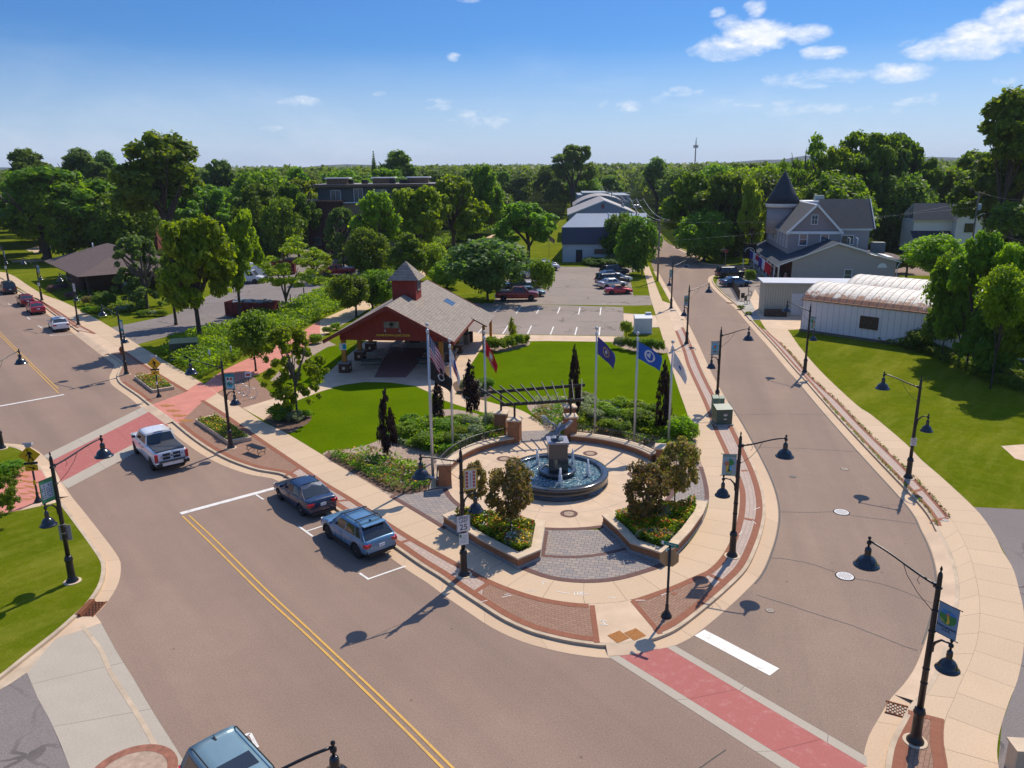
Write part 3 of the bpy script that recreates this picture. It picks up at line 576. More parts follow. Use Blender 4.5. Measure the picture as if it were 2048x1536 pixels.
# plaza
PC=Vector((2.6,42.1,0)); PR=6.42
def disc(c,r0,r1,z,m,nm,a0=0,a1=2*PI,n=96):
    vs=[];fs=[];uv=[]
    for k in range(n+1):
        a=a0+(a1-a0)*k/n
        for r in (r0,r1): vs.append((c.x+r*math.cos(a),c.y+r*math.sin(a),z)); uv.append(((a-a0)*r1,r))
    for k in range(n): fs.append((2*k,2*k+1,2*k+3,2*k+2))
    me=bpy.data.meshes.new(nm); me.from_pydata(vs,[],fs); me.materials.append(m); ul=me.uv_layers.new(name='UVMap')
    for p in me.polygons:
        for li in p.loop_indices: ul.data[li].uv=uv[me.loops[li].vertex_index]
    o=bpy.data.objects.new(nm,me); COL.objects.link(o); o['kind']='structure'; return o
sheet('plaza_pavers',[G(*p) for p in [(782,992),(833,985),(870,976),(905,965),(935,1000),(1000,1050),(1110,1060),(1200,1060),(1240,1030),(1320,1020),(1375,965),(1345,940),(1408,944),(1417,975),(1418,1000),(1402,1050),(1360,1107),(1330,1132),(1242,1160),(1192,1166),(1142,1165),(1092,1157),(1042,1139),(940,1087),(885,1055)]],m_stone,.1325)
ribbon('walk',smooth(W([(880,925),(868,945),(862,965),(851,985)]),4),smooth(W([(925,925),(908,945),(905,965),(905,978)]),4),m_concp,.1335)
sheet('plaza_pavers',W([(1033,863),(1093,861),(1128,870),(1135,888),(1038,892)]),m_stone,.1345); disc(PC,2.5,PR,.138,m_concp,'plaza'); disc(PC,PR,PR+.28,.1395,m_purple,'brick_band',R(183),R(360))
for k in range(16):
    a=2*PI*(k+.3)/16; d=Vector((math.cos(a),math.sin(a),0)); n_=Vector((-d.y,d.x,0))*.008
    p,q=PC+d*3.0,PC+d*PR; ribbon('plaza_joint',[p-n_,q-n_],[p+n_,q+n_],m_caps,.1405)
disc(PC,4.68,4.70,.1405,m_caps,'plaza_joint')
for k,(x,y) in enumerate(((2.91,37.33),(4.9,46.2),(-.54,45.41),(7.2,42.6))):
    mb=MB(); flat(mb,x,y,.1455,.27,32); struct('plaza_medallion',mb,M('medallion_tan',(.38,.27,.19),.8,.5,8))
    disc(Vector((x,y,0)),.27,.46,.1445,m_purple,'medallion_ring')
band2=lambda p: None
c=smooth(W([(778,994),(833,1026),(887,1059)]),4); ribbon('brick_band',c,offset(c,.28),m_purple,.1385)
c=cut(C,(1040,1138),(1332,1131)); ribbon('brick_band',c,offset(c,.30),m_purple,.1385)
c=cut(C,(1418,1000),(1404,935)); ribbon('brick_band',c,offset(c,.24),m_purple,.1385)
ribbon('brick_band',W([(1090,1062),(1085,1090),(1080,1113)]),W([(1097,1062),(1093,1090),(1089,1113)]),m_purple,.1387)
c=smooth(W([(1085,1114),(1140,1117),(1200,1112),(1262,1098)]),4); ribbon('brick_band',c,offset(c,.22),m_purple,.1392)
c=smooth(W([(782,991),(833,984),(870,977),(903,974)]),4); ribbon('brick_band',c,offset(c,-.16),m_purple,.1387)
# spray-painted utility marks
sp=MB()
def spray(pts,wd=.035,z=.1365):
    for p,q in zip(pts,pts[1:]):
        a,b=G(*p),G(*q); t=(b-a).normalized(); n_=Vector((-t.y,t.x,0))*wd/2; sp.face(setz([a-n_,b-n_,b+n_,a+n_],z))
for s_ in ([(1112,1183),(1140,1188)],[(1164,1188),(1180,1189)],[(1215,1195),(1231,1196)],[(1145,1184),(1153,1185)],[(1149,1184),(1148,1190)],[(1155,1190),(1156,1184),(1160,1185),(1161,1188),(1158,1190),(1155,1190)],[(1168,1185),(1164,1184),(1163,1187),(1167,1188),(1165,1191),(1161,1191)],[(1271,1201),(1290,1201)],[(1322,1191),(1335,1186)],[(1004,1195),(1023,1191)],[(1009,1190),(1018,1188)],[(960,1205),(975,1201)],[(1199,1241),(1213,1243)],[(1204,1241),(1210,1249)],[(1201,1249),(1216,1250)],[(1085,1163),(1097,1165)],[(1088,1170),(1083,1163)],[(1052,1182),(1073,1181)],[(1507,1020),(1520,1015)],[(1505,1042),(1512,1048)],[(1478,1070),(1484,1063)]): spray(s_)
struct('utility_paint',sp,m_white)
# iron covers
def cover(name,p,r,m,z,label):
    q=G(*p,z); mb=MB(); flat(mb,q.x,q.y,z+.006,r,28)
    for i in range(-3,4):
        for j in range(-3,4):
            if (i*i+j*j)<11: mb.box((q.x+i*r*.24,q.y+j*r*.24,z+.008),(r*.12,r*.12,.004),1)
    mb.lathe([(r*1.16,-.004),(r*1.02,-.002)],(q.x,q.y,z+.0),28,1); o=mb.build('manhole_cover',[m,m_seal]); tag(o,label,'manhole cover','manhole covers in the side street'); return o
m_lid=M('pale_iron',(.58,.56,.55),.5,.2,12)
cover('a',(1683,1024),.36,m_lid,.014,'pale round manhole cover nearer the grass verge lamp, farther of two pale ones')
cover('a',(1690,1152),.36,m_lid,.014,'pale round manhole cover between the two cracks, nearest of the side street covers')
cover('a',(1689,938),.2,M('lid_tan',(.42,.34,.25),.7),.013,'small tan valve cover in the bend of the side street')
cover('a',(1586,953),.17,M('lid_dark',(.2,.17,.15),.7),.013,'small worn grey valve cover with a ragged patch beside it')
cover('a',(1540,1221),.15,M('lid_tan2',(.42,.34,.27),.7),.013,'smallest tan valve cover, just behind the white stop bar')
cover('a',(1891,1040),.14,m_lid,.133,'small pale access lid in the sidewalk by the kerb')
for p,rz,s_ in (((1793,1419),R(-28),(.62,.62)),((172,1214),R(47),(1.1,.48)),((1460,606),R(-40),(.8,.45))):
    z=.02; q=G(*p,z)
    if p[0]==172: j=near(Hk,p); tg=Hk[j-3]-Hk[j+3]; rz=math.atan2(tg.y,tg.x); nn=Vector((-tg.y,tg.x,0)).normalized(); q=Hk[j]-nn*.32; q.z=.03
    t=thing('storm_drain',{1793:'square rusty storm drain grate in the gutter beside the tall right lamp',172:'rusty kerb inlet grate at the tip of the left grass corner',1460:'small brown gutter grate beside the fenced patio'}[p[0]],'storm drain',(q.x,q.y,z),rz,'rusty storm drains in the gutters')
    mb=MB(); sx,sy=s_
    for i in range(9):
        mb.box(((i-4)*sx/8.5,0,.012),(.025,sy,.03))
        if i<8:
            for j in range(4): mb.box(((i-3.5)*sx/8.5,(j-1.5)*sy/3.6+(.04 if i%2 else -.04),.011),(sx/9,.03,.026))
    mb.box((0,sy/2,.012),(sx+.06,.04,.034)); mb.box((0,-sy/2,.012),(sx+.06,.04,.034)); mb.build('grate',m_rust,t)
    mb=MB(); mb.box((0,0,-.001),(sx,sy,.006)); mb.build('pit',m_black,t)
    if p[0]==172: mb=MB(); mb.box((0,.36,.05),(1.15,.22,.16)); mb.build('kerb_box',m_rust,t)
# ------------------------------------------------------------ street lamps
def headz(px,py,z=5.85): return G(px,py,z)
def bell(r,c,parent_list,par,nm='lamp_shade'):
    """bell shade hanging at c (rim centre), its finial above"""
    mb=MB(); k=r/.38
    mb.lathe([(r*1.0,-.02),(r*1.03,0),(r*.98,.03),(r*.86,.055),(r*.80,.10),(r*.74,.17),(r*.60,.25),(r*.42,.31),(r*.27,.34),(r*.25,.42),(r*.27,.46),(r*.25,.58),(r*.17,.63),(r*.12,.64)],c,28)
    mb.lathe([(0.0,.02),(r*.95,.0)],c,20,1)
    o=mb.build(nm,[m_blackg,m_lens],par)
    mb=MB(); mb.lathe([(.035,.62),(.035,.72),(.07,.75),(.075,.82),(.03,.86),(.03,.90),(.052,.94),(.05,.98),(0.0,1.02)],c,12); mb.build('finial',m_black,o)
def street_lamp(base,head,label,banner=None,sign=None,lower=True,grass=False,H=6.1):
    hd=headz(*head); v=Vector((hd.x-base.x,hd.y-base.y,0)); L=v.length; ang=math.atan2(v.y,v.x); L=min(3.1,max(1.7,L))
    t=thing('street_lamp',label,'street lamp',(base.x,base.y,.125),ang,'black two-arm street lamps along both streets')
    mb=MB(); mb.lathe([(.36,.0),(.36,.02),(.34,.03)],(0,0,0),24,sm=False); mb.build('footing',m_cap,t)
    mb=MB(); mb.lathe([(.25,.03),(.26,.06),(.22,.12),(.165,.22),(.155,.34),(.15,.9),(.15,1.02),(.175,1.04),(.18,1.1),(.15,1.14),(.155,1.2),(.105,1.26)],(0,0,0),20); mb.build('base',m_black,t)
    mb=MB(); mb.lathe([(.098,1.2),(.09,3.2),(.075,5.2),(.068,5.78),(.05,5.86),(.02,5.9),(.035,5.96),(.04,6.0),(.02,6.05),(0,6.1)],(0,0,0),16)
    for z in (2.1,2.6,3.9,4.6,5.35): mb.lathe([(.098,z),(.108,z+.02),(.108,z+.05),(.098,z+.07)],(0,0,0),14)
    mb.build('post',m_black,t)
    mb=MB(); P=[]
    for i in range(13):
        s=i/12; P.append((.07+s*(L-.1),0,5.42+.42*(s**1.0)*1.0*math.sin(min(1,s*1.1)*PI/2)+.06*math.sin(s*PI)))
    mb.tube(P,[.038]*6+[.034]*7,8); mb.lathe([(.05,-.07),(.05,.07)],(.12,0,5.42),10); mb.build('upper_arm',m_black,t)
    mb=MB(); mb.tube([(.05,0,4.55),(L*.25,0,4.9),(L*.42,0,5.3),(L*.5,0,5.66)],.011,5)
    mb.tube([(L*.12,0,5.42),(L*.17,0,5.52),(L*.26,0,5.45),(L*.28,0,5.3),(L*.24,0,5.2)],.009,5); mb.build('brace',m_black,t)
    bell(.40,(L,0,4.98),None,t)
    if lower:
        mb=MB(); mb.tube([(-.05,0,3.35),(-.15,0,3.62),(-.32,0,3.8),(-.6,0,3.84)],[.045,.04,.033,.03],8); mb.box((-.08,0,3.45),(.08,.09,.36)); mb.build('lower_arm',m_black,t)
        bell(.34,(-.62,0,3.0),None,t)
    if banner: banner(t)
    if sign: sign(t)
    return t
def col(name,c,rough=.7,var=.06): return M('c_'+name,c,rough,var,3)
class Ban:
    """banner panel in its lamp's local x-z plane, on the sidewalk side"""
    def __init__(s,t,base,x0=-.10,w=.62,z0=3.98,h=1.02,side=-1):
        s.t=t; s.w=w; s.h=h; s.x0=x0; s.z0=z0; s.sd=side
        mb=MB(); n=6
        mb.box((x0-w/2,0,z0+h/2),(w,.012,h)); s.b=mb.build('banner',base,t)
        for z in (z0,z0+h): mb=MB(); mb.tube([(-.03,0,z),(x0-w-.06,0,z)],.013,6); mb.lathe([(0,-.025),(.025,0),(0,.025)],(x0-w-.06,0,z),8); mb.build('banner_rod',m_black,s.b)
    def P(s,u,v): return (s.x0-u*s.w,s.z0+v*s.h)     # u 0..1 from post, v up
    def poly(s,pts,m,lay=1,nm='banner_print'):
        mb=MB()
        for sg in (-1,1):
            q=[(s.P(u,v)[0],sg*(.006+.0025*lay),s.P(u,v)[1]) for u,v in pts]; n=len(q); mb.add(q,[tuple(range(n))])
        return mb.build(nm,m,s.b)
    def ell(s,cu,cv,ru,rv,m,lay=1,n=18): return s.poly([(cu+ru*math.cos(2*PI*k/n),cv+rv*math.sin(2*PI*k/n)) for k in range(n)],m,lay)
    def text(s,body,size,cu,cv,m,lay=3):
        x,z=s.P(cu,cv)
        for sg in (-1,1):
            Mx=Matrix.Translation((x,sg*(.006+.0025*lay),z))@Matrix.Rotation(PI if sg>0 else 0,4,'Z')@Matrix.Rotation(PI/2,4,'X')
            text_mesh(body,size,'lettering',m,s.b,Mx)
bg_teal=col('teal',(.02,.26,.30)); bg_pale=col('pale_green',(.33,.46,.40)); bg_grey=col('banner_grey',(.30,.36,.42)); bg_blue=col('steel_blue',(.16,.27,.38))
bg_green=col('banner_green',(.05,.22,.09)); bg_yel=col('banner_yellow',(.60,.40,.07)); bg_w=col('banner_white',(.55,.55,.52)); c_red=col('dull_red',(.42,.09,.06)); c_dk=col('ink',(.03,.035,.06))
c_gr=col('leaf_green',(.05,.22,.06)); c_bl=col('blue',(.05,.20,.50)); c_yl=col('yellow',(.60,.42,.05)); c_brn=col('brown',(.10,.045,.03)); c_pink=col('clay',(.42,.17,.10)); c_sky=col('skyblue',(.10,.42,.62)); c_lime=col('lime',(.28,.38,.06))
def ban_tree(t):
    b=Ban(t,bg_pale); b.poly([(.06,.1),(.94,.1),(.94,.84),(.06,.84)],bg_grey,1)
    b.poly([(.3,.16),(.5,.16),(.5,.5),(.32,.5)],c_sky,2); b.poly([(.5,.16),(.72,.16),(.72,.46),(.5,.5)],c_yl,2); b.poly([(.28,.14),(.74,.14),(.7,.22),(.3,.22)],c_lime,3)
    b.poly([(.4,.2),(.62,.2),(.54,.32),(.53,.5),(.47,.5),(.47,.32)],c_dk,4)
    b.poly([(.16,.55),(.22,.7),(.4,.8),(.55,.78),(.5,.5),(.38,.46)],c_gr,4); b.poly([(.5,.5),(.55,.66),(.7,.68),(.9,.55),(.72,.45)],c_pink,5); b.ell(.48,.8,.1,.05,c_sky,3)
    b.text('DOWNTOWN',.085,.5,.91,c_dk); b.text('VERONA',.07,.5,.055,c_dk)
def ban_home(t):
    b=Ban(t,bg_blue); b.ell(.5,.6,.42,.23,c_gr,1); b.ell(.34,.74,.17,.09,c_bl,2); b.ell(.66,.72,.2,.09,c_bl,2); b.poly([(.2,.55),(.5,.62),(.8,.55),(.86,.7),(.14,.7)],c_gr,3)
    b.poly([(.46,.66),(.54,.66),(.62,.5),(.56,.4),(.44,.4),(.5,.5)],c_yl,4); b.poly([(.4,.64),(.6,.64),(.5,.78)],c_pink,4); b.poly([(.12,.56),(.3,.5),(.42,.42),(.2,.45)],c_lime,4)
    b.text('Hometown',.125,.5,.29,c_dk); b.text('U.S.A.',.11,.5,.19,c_dk)
def ban_green(t):
    b=Ban(t,bg_green); b.poly([(.06,.16),(.92,.16),(.92,.84),(.06,.84)],bg_grey,1)
    r_=random.Random(3)
    for i in range(5):
        for j in range(6):
            if r_.random()<.8: u=.16+i*.17; v=.24+j*.095; b.poly([(u-.05,v-.02),(u+.03,v-.03),(u+.06,v+.01),(u+.0,v+.03)],c_dk,2,'printed_mark')
def ban_yellow(t):
    b=Ban(t,bg_yel); b.poly([(.1,.08),(.9,.08),(.9,.92),(.1,.92)],bg_w,1)
    for i in range(5):
        for u in (.24,.76): b.poly([(u-.09,.15+i*.15),(u+.1,.15+i*.15),(u+.08,.27+i*.15),(u-.1,.26+i*.15)],c_red,2,'printed_mark')
    for i in range(7): b.poly([(.46,.2+i*.09),(.56,.18+i*.09),(.52,.25+i*.09)],c_dk,2,'printed_mark')
def ban_circle(c1,c2,base=None):
    def f(t):
        b=Ban(t,base or bg_pale); b.poly([(.08,.05),(.92,.05),(.92,.95),(.08,.95)],bg_grey if base is None else base,1) if base is None else None
        b.ell(.5,.58,.38,.25,c1,2); b.ell(.5,.6,.18,.14,c2,3); b.poly([(.2,.5),(.5,.42),(.8,.5),(.5,.36)],c_gr,3); b.poly([(.25,.2),(.75,.2),(.75,.26),(.25,.26)],c_dk,3)
    return f
def ban_berry(t):
    b=Ban(t,bg_teal); b.poly([(.1,.06),(.9,.06),(.9,.94),(.1,.94)],bg_w,1); b.poly([(.1,.8),(.9,.8),(.9,.94),(.1,.94)],bg_teal,2)
    b.ell(.34,.68,.12,.08,c_dk,3); b.ell(.68,.68,.14,.09,c_red,3); b.ell(.5,.34,.34,.15,bg_teal,3); b.ell(.36,.36,.1,.06,c_gr,4); b.ell(.64,.4,.08,.06,c_red,4); b.ell(.5,.16,.3,.05,c_sky,3)
def ban_teal(t):
    b=Ban(t,bg_teal); b.poly([(.1,.24),(.9,.24),(.9,.76),(.1,.76)],bg_w,1); b.poly([(.16,.78),(.84,.78),(.84,.86),(.16,.86)],bg_w,1)
def ban_white(t):
    b=Ban(t,bg_w); b.poly([(.0,.94),(1,.94),(1,1),(0,1)],c_red,1); b.poly([(.0,.0),(1,.0),(1,.05),(0,.05)],c_red,1)
    for u,v,c in ((.3,.7,c_dk),(.65,.66,c_red),(.45,.5,c_bl),(.7,.4,c_dk),(.3,.32,c_red)): b.ell(u,v,.11,.06,c,2)
def panel(t,z,w,h,m,nm='sign_plate',yaw=0,off=.12,x=0):
    mb=MB(); rot=Matrix.Rotation(yaw,4,'Z'); o=None
    mb.box((x,-off,z),(w,.012,h)); o=mb.build(nm,m,t); o.matrix_local=rot; return o
def printed(o,pts,m,y,nm='printed_mark'):
    mb=MB(); mb.add([(a,y,b) for a,b in pts],[tuple(range(len(pts)))]); return mb.build(nm,m,o)
c_wht=col('sign_white',(.72,.72,.70),.5,.04)
def sgn_speed(t):
    yaw=-t.rotation_euler.z+R(20); o=panel(t,2.55,.60,.75,c_wht,'speed_limit_sign',yaw,.14)
    F=lambda z:Matrix.Translation((0,-.152,z))@Matrix.Rotation(PI/2,4,'X')
    for tx,s_,z in (('SPEED',.17,2.81),('LIMIT',.17,2.65),('25',.38,2.38)): text_mesh(tx,s_,'lettering',c_dk,o,F(z))
    mb=MB()
    for a,b,c,d in ((0,.36,.57,.01),(0,-.36,.57,.01),(.285,0,.01,.72),(-.285,0,.01,.72)): mb.box((a,-.148,2.55+b),(c,.004,d))
    mb.build('border_line',c_dk,o)
    o=panel(t,1.82,.42,.55,c_wht,'notice_plate',yaw,.14)
    printed(o,[(-.19,1.92),(-.10,1.92),(-.10,2.06),(-.19,2.06)],c_gr,-.149)
    for i in range(6): printed(o,[(-.06 if i<1 else -.16,1.97-i*.065),(.15,1.97-i*.065),(.15,1.985-i*.065),(-.06 if i<1 else -.16,1.985-i*.065)],col('print_green',(.1,.25,.18)),-.149)
def sgn_nopark(t):
    yaw=-t.rotation_euler.z+R(-12); o=panel(t,2.25,.32,.46,c_wht,'parking_sign',yaw,.13)
    F=lambda z:Matrix.Translation((0,-.142,z))@Matrix.Rotation(PI/2,4,'X')
    for tx,s_,z in (('NO',.13,2.41),('PARKING',.072,2.30),('ANY',.085,2.20),('TIME',.085,2.10)): text_mesh(tx,s_,'lettering',c_red,o,F(z))
def sgn_small(t):
    yaw=-t.rotation_euler.z; o=panel(t,2.3,.34,.46,c_wht,'parking_sign',yaw,.13); printed(o,[(-.1,2.2),(.1,2.2),(.1,2.4),(-.1,2.4)],col('mint',(.25,.5,.4)),-.14)
def strap(t):
    for z in (2.35,2.75): mb=MB(); mb.lathe([(.103,z),(.103,z+.02)],(0,0,0),14); mb.build('steel_strap',m_alum,t)
    yaw=-t.rotation_euler.z+R(5)
    o=panel(t,2.3,.52,.0+.72,M('sign_back',(.34,.33,.31),.6,.1),'sign_back',yaw,-.12)
LAMPS=[((4,897),(39,705),'street lamp at the left picture edge, mostly cut off, arm over the road',None,None),
((145,1163),(203,881),'near left lamp on the grass corner with a green bordered banner',ban_green,strap),
((928,1150),(841,920),'lamp by the brick planter with the speed limit sign and a yellow banner',ban_yellow,sgn_speed),
((1464,1112),(1572,881),'lamp at the bend beside the plaza with a coloured tree banner',ban_tree,None),
((1830,1483),(1738,1088),'largest lamp, lower right, with the blue hometown banner',ban_home,None),
((1816,956),(1768,752),'lamp by the right lawn with no banner but a small red lettered sign',None,sgn_nopark),
((1609,745),(1575,606),'lamp in front of the long rusty roofed shed with a pale tree banner',ban_tree,None),
((1433,812),(1498,660),'lamp behind the green utility cabinets with a blue circle banner',ban_circle(c_sky,c_pink),None),
((1373,688),(1419,570),'lamp opposite the curved-roof sheds with a green circle banner, park side',ban_circle(c_gr,c_pink),None),
((1342,617),(1377,522),'farthest lamp on the park side, between parking lot and utility pole',ban_circle(c_gr,bg_w),None),
((462,896),(380,724),'lamp at the end of the yellow flower planter with a teal fruit banner',ban_berry,None),
((253,749),(184,610),'lamp at the tip of the red flower planter with a plain teal banner',ban_teal,None),
((157,650),(100,546),'lamp beside the white sedan with a white banner edged in red',ban_white,None),
((84,601),(31,516),'lamp behind the red cars with a mint circle banner and small sign',ban_circle(bg_teal,c_gr),sgn_small),
((17,562),(-22,487),'farthest left lamp, on the grass verge beyond the dark parked car',ban_circle(bg_teal,c_sky,bg_pale),sgn_small)]
for i,(b,h,lab,bn,sg) in enumerate(LAMPS): street_lamp(G(*b),h,lab,bn,sg)
hp=G(667,1503,5.85); street_lamp(hp+Vector((-2.05,-.85,0)),(667,1503),'lamp rising from below the bottom edge, only its arm tip and shade showing')
# ------------------------------------------------------------ signs on their own posts
def signpost(t,h,r=.05):
    mb=MB(); mb.lathe([(.21,0),(.22,.03),(.19,.1),(.12,.2),(.075,.32),(.07,.45),(.08,.5),(r,.56),(r,1.05),(r*1.3,1.08),(r*1.3,1.12),(r,1.15),(r,h),(0,h+.03)],(0,0,0),16); return mb.build('post',m_black,t)
c_sy=col('sign_yellow',(.72,.42,.01),.5,.05); c_ink=col('black_ink',(.012,.012,.012))
def ped_sign(b,label,arrow,yaw,dz=0):
    p=G(*b); t=thing('crossing_sign',label,'road sign',(p.x,p.y,.13),yaw,'yellow pedestrian crossing signs')
    signpost(t,3.3+dz)
    s=.53; z=2.75+dz; mb=MB(); mb.box((0,-.08,z),(s*1.44,.012,s*1.44),0,M=Matrix.Rotation(PI/4,3,'Y')); o=mb.build('diamond_plate',c_sy,t)
    k=s/.5
    Q=lambda pts:printed(o,[(a*k,z+c*k) for a,c in pts],c_ink,-.0875,'walking_figure')
    mb=MB(); mb.add([(-.06*k+.045*k*math.cos(q),-.0875,z+.27*k+.045*k*math.sin(q)) for q in [i*PI/5 for i in range(10)]],[tuple(range(10))]); mb.build('walking_figure',c_ink,o)
    Q([(-.06,.21),(.07,.19),(.1,.05),(.04,-.03),(-.05,-.02),(-.04,.1)]); Q([(-.06,.2),(-.11,.06),(-.2,-.02),(-.18,-.05),(-.07,.03),(-.02,.14)]); Q([(.06,.18),(.14,.09),(.15,-.02),(.12,-.02),(.1,.06),(.05,.1)])
    Q([(.04,-.0),(.1,-.14),(.19,-.3),(.14,-.33),(.04,-.17),(-.02,-.04)]); Q([(-.05,-.01),(-.06,-.18),(-.12,-.33),(-.06,-.34),(.0,-.19),(.04,-.05)])
    z2=2.02+dz; mb=MB(); mb.box((0,-.08,z2),(.62,.012,.34)); o2=mb.build('arrow_plate',c_sy,t); g_=arrow
    printed(o2,[(-.18*g_,z2+.07),(-.15*g_,z2+.1),(.06*g_,z2+.02),(.09*g_,z2+.08),(.2*g_,z2-.09),(.0*g_,z2-.1),(.04*g_,z2-.04)][::g_],c_ink,-.0875,'arrow')
    mb=MB(); mb.box((0,-.08,z2+.27),(.66,.08,.12)); mb.build('light_bar',m_blackp,t)
    mb=MB(); mb.box((0,.0,3.38+dz),(.42,.3,.1),M=Matrix.Rotation(R(-18),3,'X')); mb.box((0,0,3.28+dz),(.28,.2,.14)); mb.build('solar_box',M('solar_box',(.50,.52,.56),.4),t)
    mb=MB(); mb.box((0,-.075,1.15),(.12,.04,.24)) ; mb.build('push_button',c_sy if b[0]<100 else c_wht,t)
    return t
ped_sign((77,1004),'near yellow pedestrian sign at the left edge with its arrow pointing right',1,R(14))
ped_sign((318,794),'far yellow pedestrian sign in the flower planter bump-out with its arrow pointing left',-1,R(4))
p=G(1333,1233); t=thing('stop_sign','stop sign seen from behind with two green street name blades','road sign',(p.x,p.y,.13),R(-8))
signpost(t,3.1); mb=MB(); r_=.40
mb.add([(r_*math.cos(PI/8+i*PI/4),.07,2.55+r_*math.sin(PI/8+i*PI/4)) for i in range(8)]+[(r_*math.cos(PI/8+i*PI/4),.082,2.55+r_*math.sin(PI/8+i*PI/4)) for i in range(8)],[tuple(range(8)),tuple(range(15,7,-1))]+[(i,i+8,(i+1)%8+8,(i+1)%8) for i in range(8)])
mb.build('octagon_back',M('sign_back_tan',(.40,.27,.13),.5,.1),t,'tan unpainted back of the octagon')
c_sg=col('street_green',(.0,.19,.13),.5)
for k,(a,z,w_,tx) in enumerate(((R(-25),3.18,.72,'S MAIN ST'),(R(52),3.02,.6,'RAILROAD ST'))):
    mb=MB(); mb.box((0,0,z),(w_,.012,.16)); o=mb.build('street_name_blade',c_sg,t); o.rotation_euler.z=a
    o2=text_mesh(tx,.09,'lettering',c_wht,o,Matrix.Translation((.06,-.0085,z))@Matrix.Rotation(PI/2,4,'X'))
    mb=MB(); mb.box((-w_/2+.06,-.002,z),(.1,.014,.15)); mb.build('blade_end',c_wht,o)
# ------------------------------------------------------------ cabinets, hydrants, bench, racks
def cabinet(p,rz,w_,d_,h_,m,label,name='utility_cabinet',lid=True,stick=True,group=None):
    t=thing(name,label,'utility cabinet',(p.x,p.y,.125),rz,group)
    mb=MB(); mb.box((0,0,.05),(w_+.16,d_+.16,.1)); mb.build('pad',m_grey,t)
    mb=MB(); mb.box((0,0,.1+h_*.42),(w_,d_,h_*.84)); mb.box((0,-d_/2-.004,.1+h_*.4),(.012,.012,h_*.7)); mb.build('housing',m,t)
    mb=MB(); z=.1+h_*.84; a,b=w_/2+.03,d_/2+.03; mb.add([(-a,-b,z),(a,-b,z),(a,b,z),(-a,b,z),(-a,-b,z+.03),(a,-b,z+.03),(a*.96,b*.6,z+h_*.16),(-a*.96,b*.6,z+h_*.16),(a,b,z+.08),(-a,b,z+.08)],[(0,1,5,4),(4,5,6,7),(6,8,9,7),(1,2,8,6,5),(3,0,4,7,9),(2,3,9,8),(0,3,2,1)]); mb.build('lid',m,t)
    if stick:
        mb=MB(); mb.box((.05*w_,-d_/2-.006,.1+h_*.55),(.24,.006,.16)); mb.box((.05*w_,-d_/2-.006,.1+h_*.3),(.2,.006,.07)); mb.build('warning_label',c_wht,t)
        mb=MB(); mb.box((.05*w_,-d_/2-.012,.1+h_*.58),(.2,.004,.05)); mb.build('label_stripe',c_red,t)
    return t
m_cabg=M('cabinet_green',(.045,.085,.06),.45,.15,3,spec=.5); m_cabg2=M('cabinet_pale_green',(.16,.24,.17),.5,.1)
cabinet(G(1443,847),R(4),1.12,1.05,1.25,m_cabg,'dark green transformer box with warning label behind the plaza lamp')
cabinet(G(1429,826),R(4),.42,.4,1.25,m_cabg2,'slim pale green pedestal just behind the dark transformer box',stick=False)
cabinet(G(1442,822),R(4),.34,.3,1.05,m_cabg2,'short pale pedestal between the lamp and the transformer box',stick=False)
cabinet(G(371,715),R(18),2.5,1.7,1.75,M('cabinet_dark_green',(.02,.045,.04),.5,.2,2),'long dark green transformer box on the grass under the leafy trees')
m_wcab=M('cabinet_white',(.60,.62,.63),.5,.05)
t=cabinet(G(1285,666),R(-2),1.85,1.2,1.9,m_wcab,'tall white double-door cabinet beside the parking lot',stick=False)
mb=MB(); mb.box((.62,.5,2.05),(.6,.4,.28)); mb.build('vent_hood',m_wcab,t)
def hydrant(p,c,label):
    t=thing('fire_hydrant',label,'fire hydrant',(p.x,p.y,.13),0,'fire hydrants by the kerb')
    m=M(c,(.5,.02,.015) if c=='hydrant_red' else (.55,.10,.02),.45,.15)
    mb=MB(); mb.lathe([(.17,0),(.17,.04),(.11,.06),(.11,.5),(.15,.52),(.15,.56),(.12,.6),(.09,.68),(.03,.72),(.03,.77),(0,.78)],(0,0,0),16); mb.build('barrel',m,t)
    mb=MB(); mb.tube([(-.2,0,.42),(.2,0,.42)],.055,10); mb.tube([(0,-.2,.38),(0,0,.38)],.075,10); mb.build('nozzle',m,t)
hydrant(G(1473,944),'hydrant_red','red hydrant half hidden behind the lamp with the tree banner'); hydrant(G(243,708),'hydrant_orange','orange hydrant behind the lamp post with the plain teal banner')
t_=G(513,907); t=thing('bench','backless black slatted bench on the brick bump-out','bench',(t_.x,t_.y,.126),R(-37))
mb=MB()
for i in range(8): mb.box((0,(i-3.5)*.062,.46),(1.5,.045,.03))
mb.build('seat',m_black,t)
for sx in (-1,1):
    mb=MB(); P=[(sx*.55,-.24,.44),(sx*.55,-.30,.28),(sx*.55,-.2,.16),(sx*.55,-.26,.02)]; mb.tube(P,.022,6)
    P=[(sx*.55,.24,.44),(sx*.55,.30,.28),(sx*.55,.2,.16),(sx*.55,.26,.02)]; mb.tube(P,.022,6); mb.tube([(sx*.55,-.2,.17),(sx*.55,0,.25),(sx*.55,.2,.17)],.018,6); mb.build('leg',m_black,t)
def ring(c,r,n=24,tilt=0): return [(c[0]+r*math.cos(2*PI*k/n)*1.0,c[1],c[2]+r*math.sin(2*PI*k/n)) for k in range(n+1)]
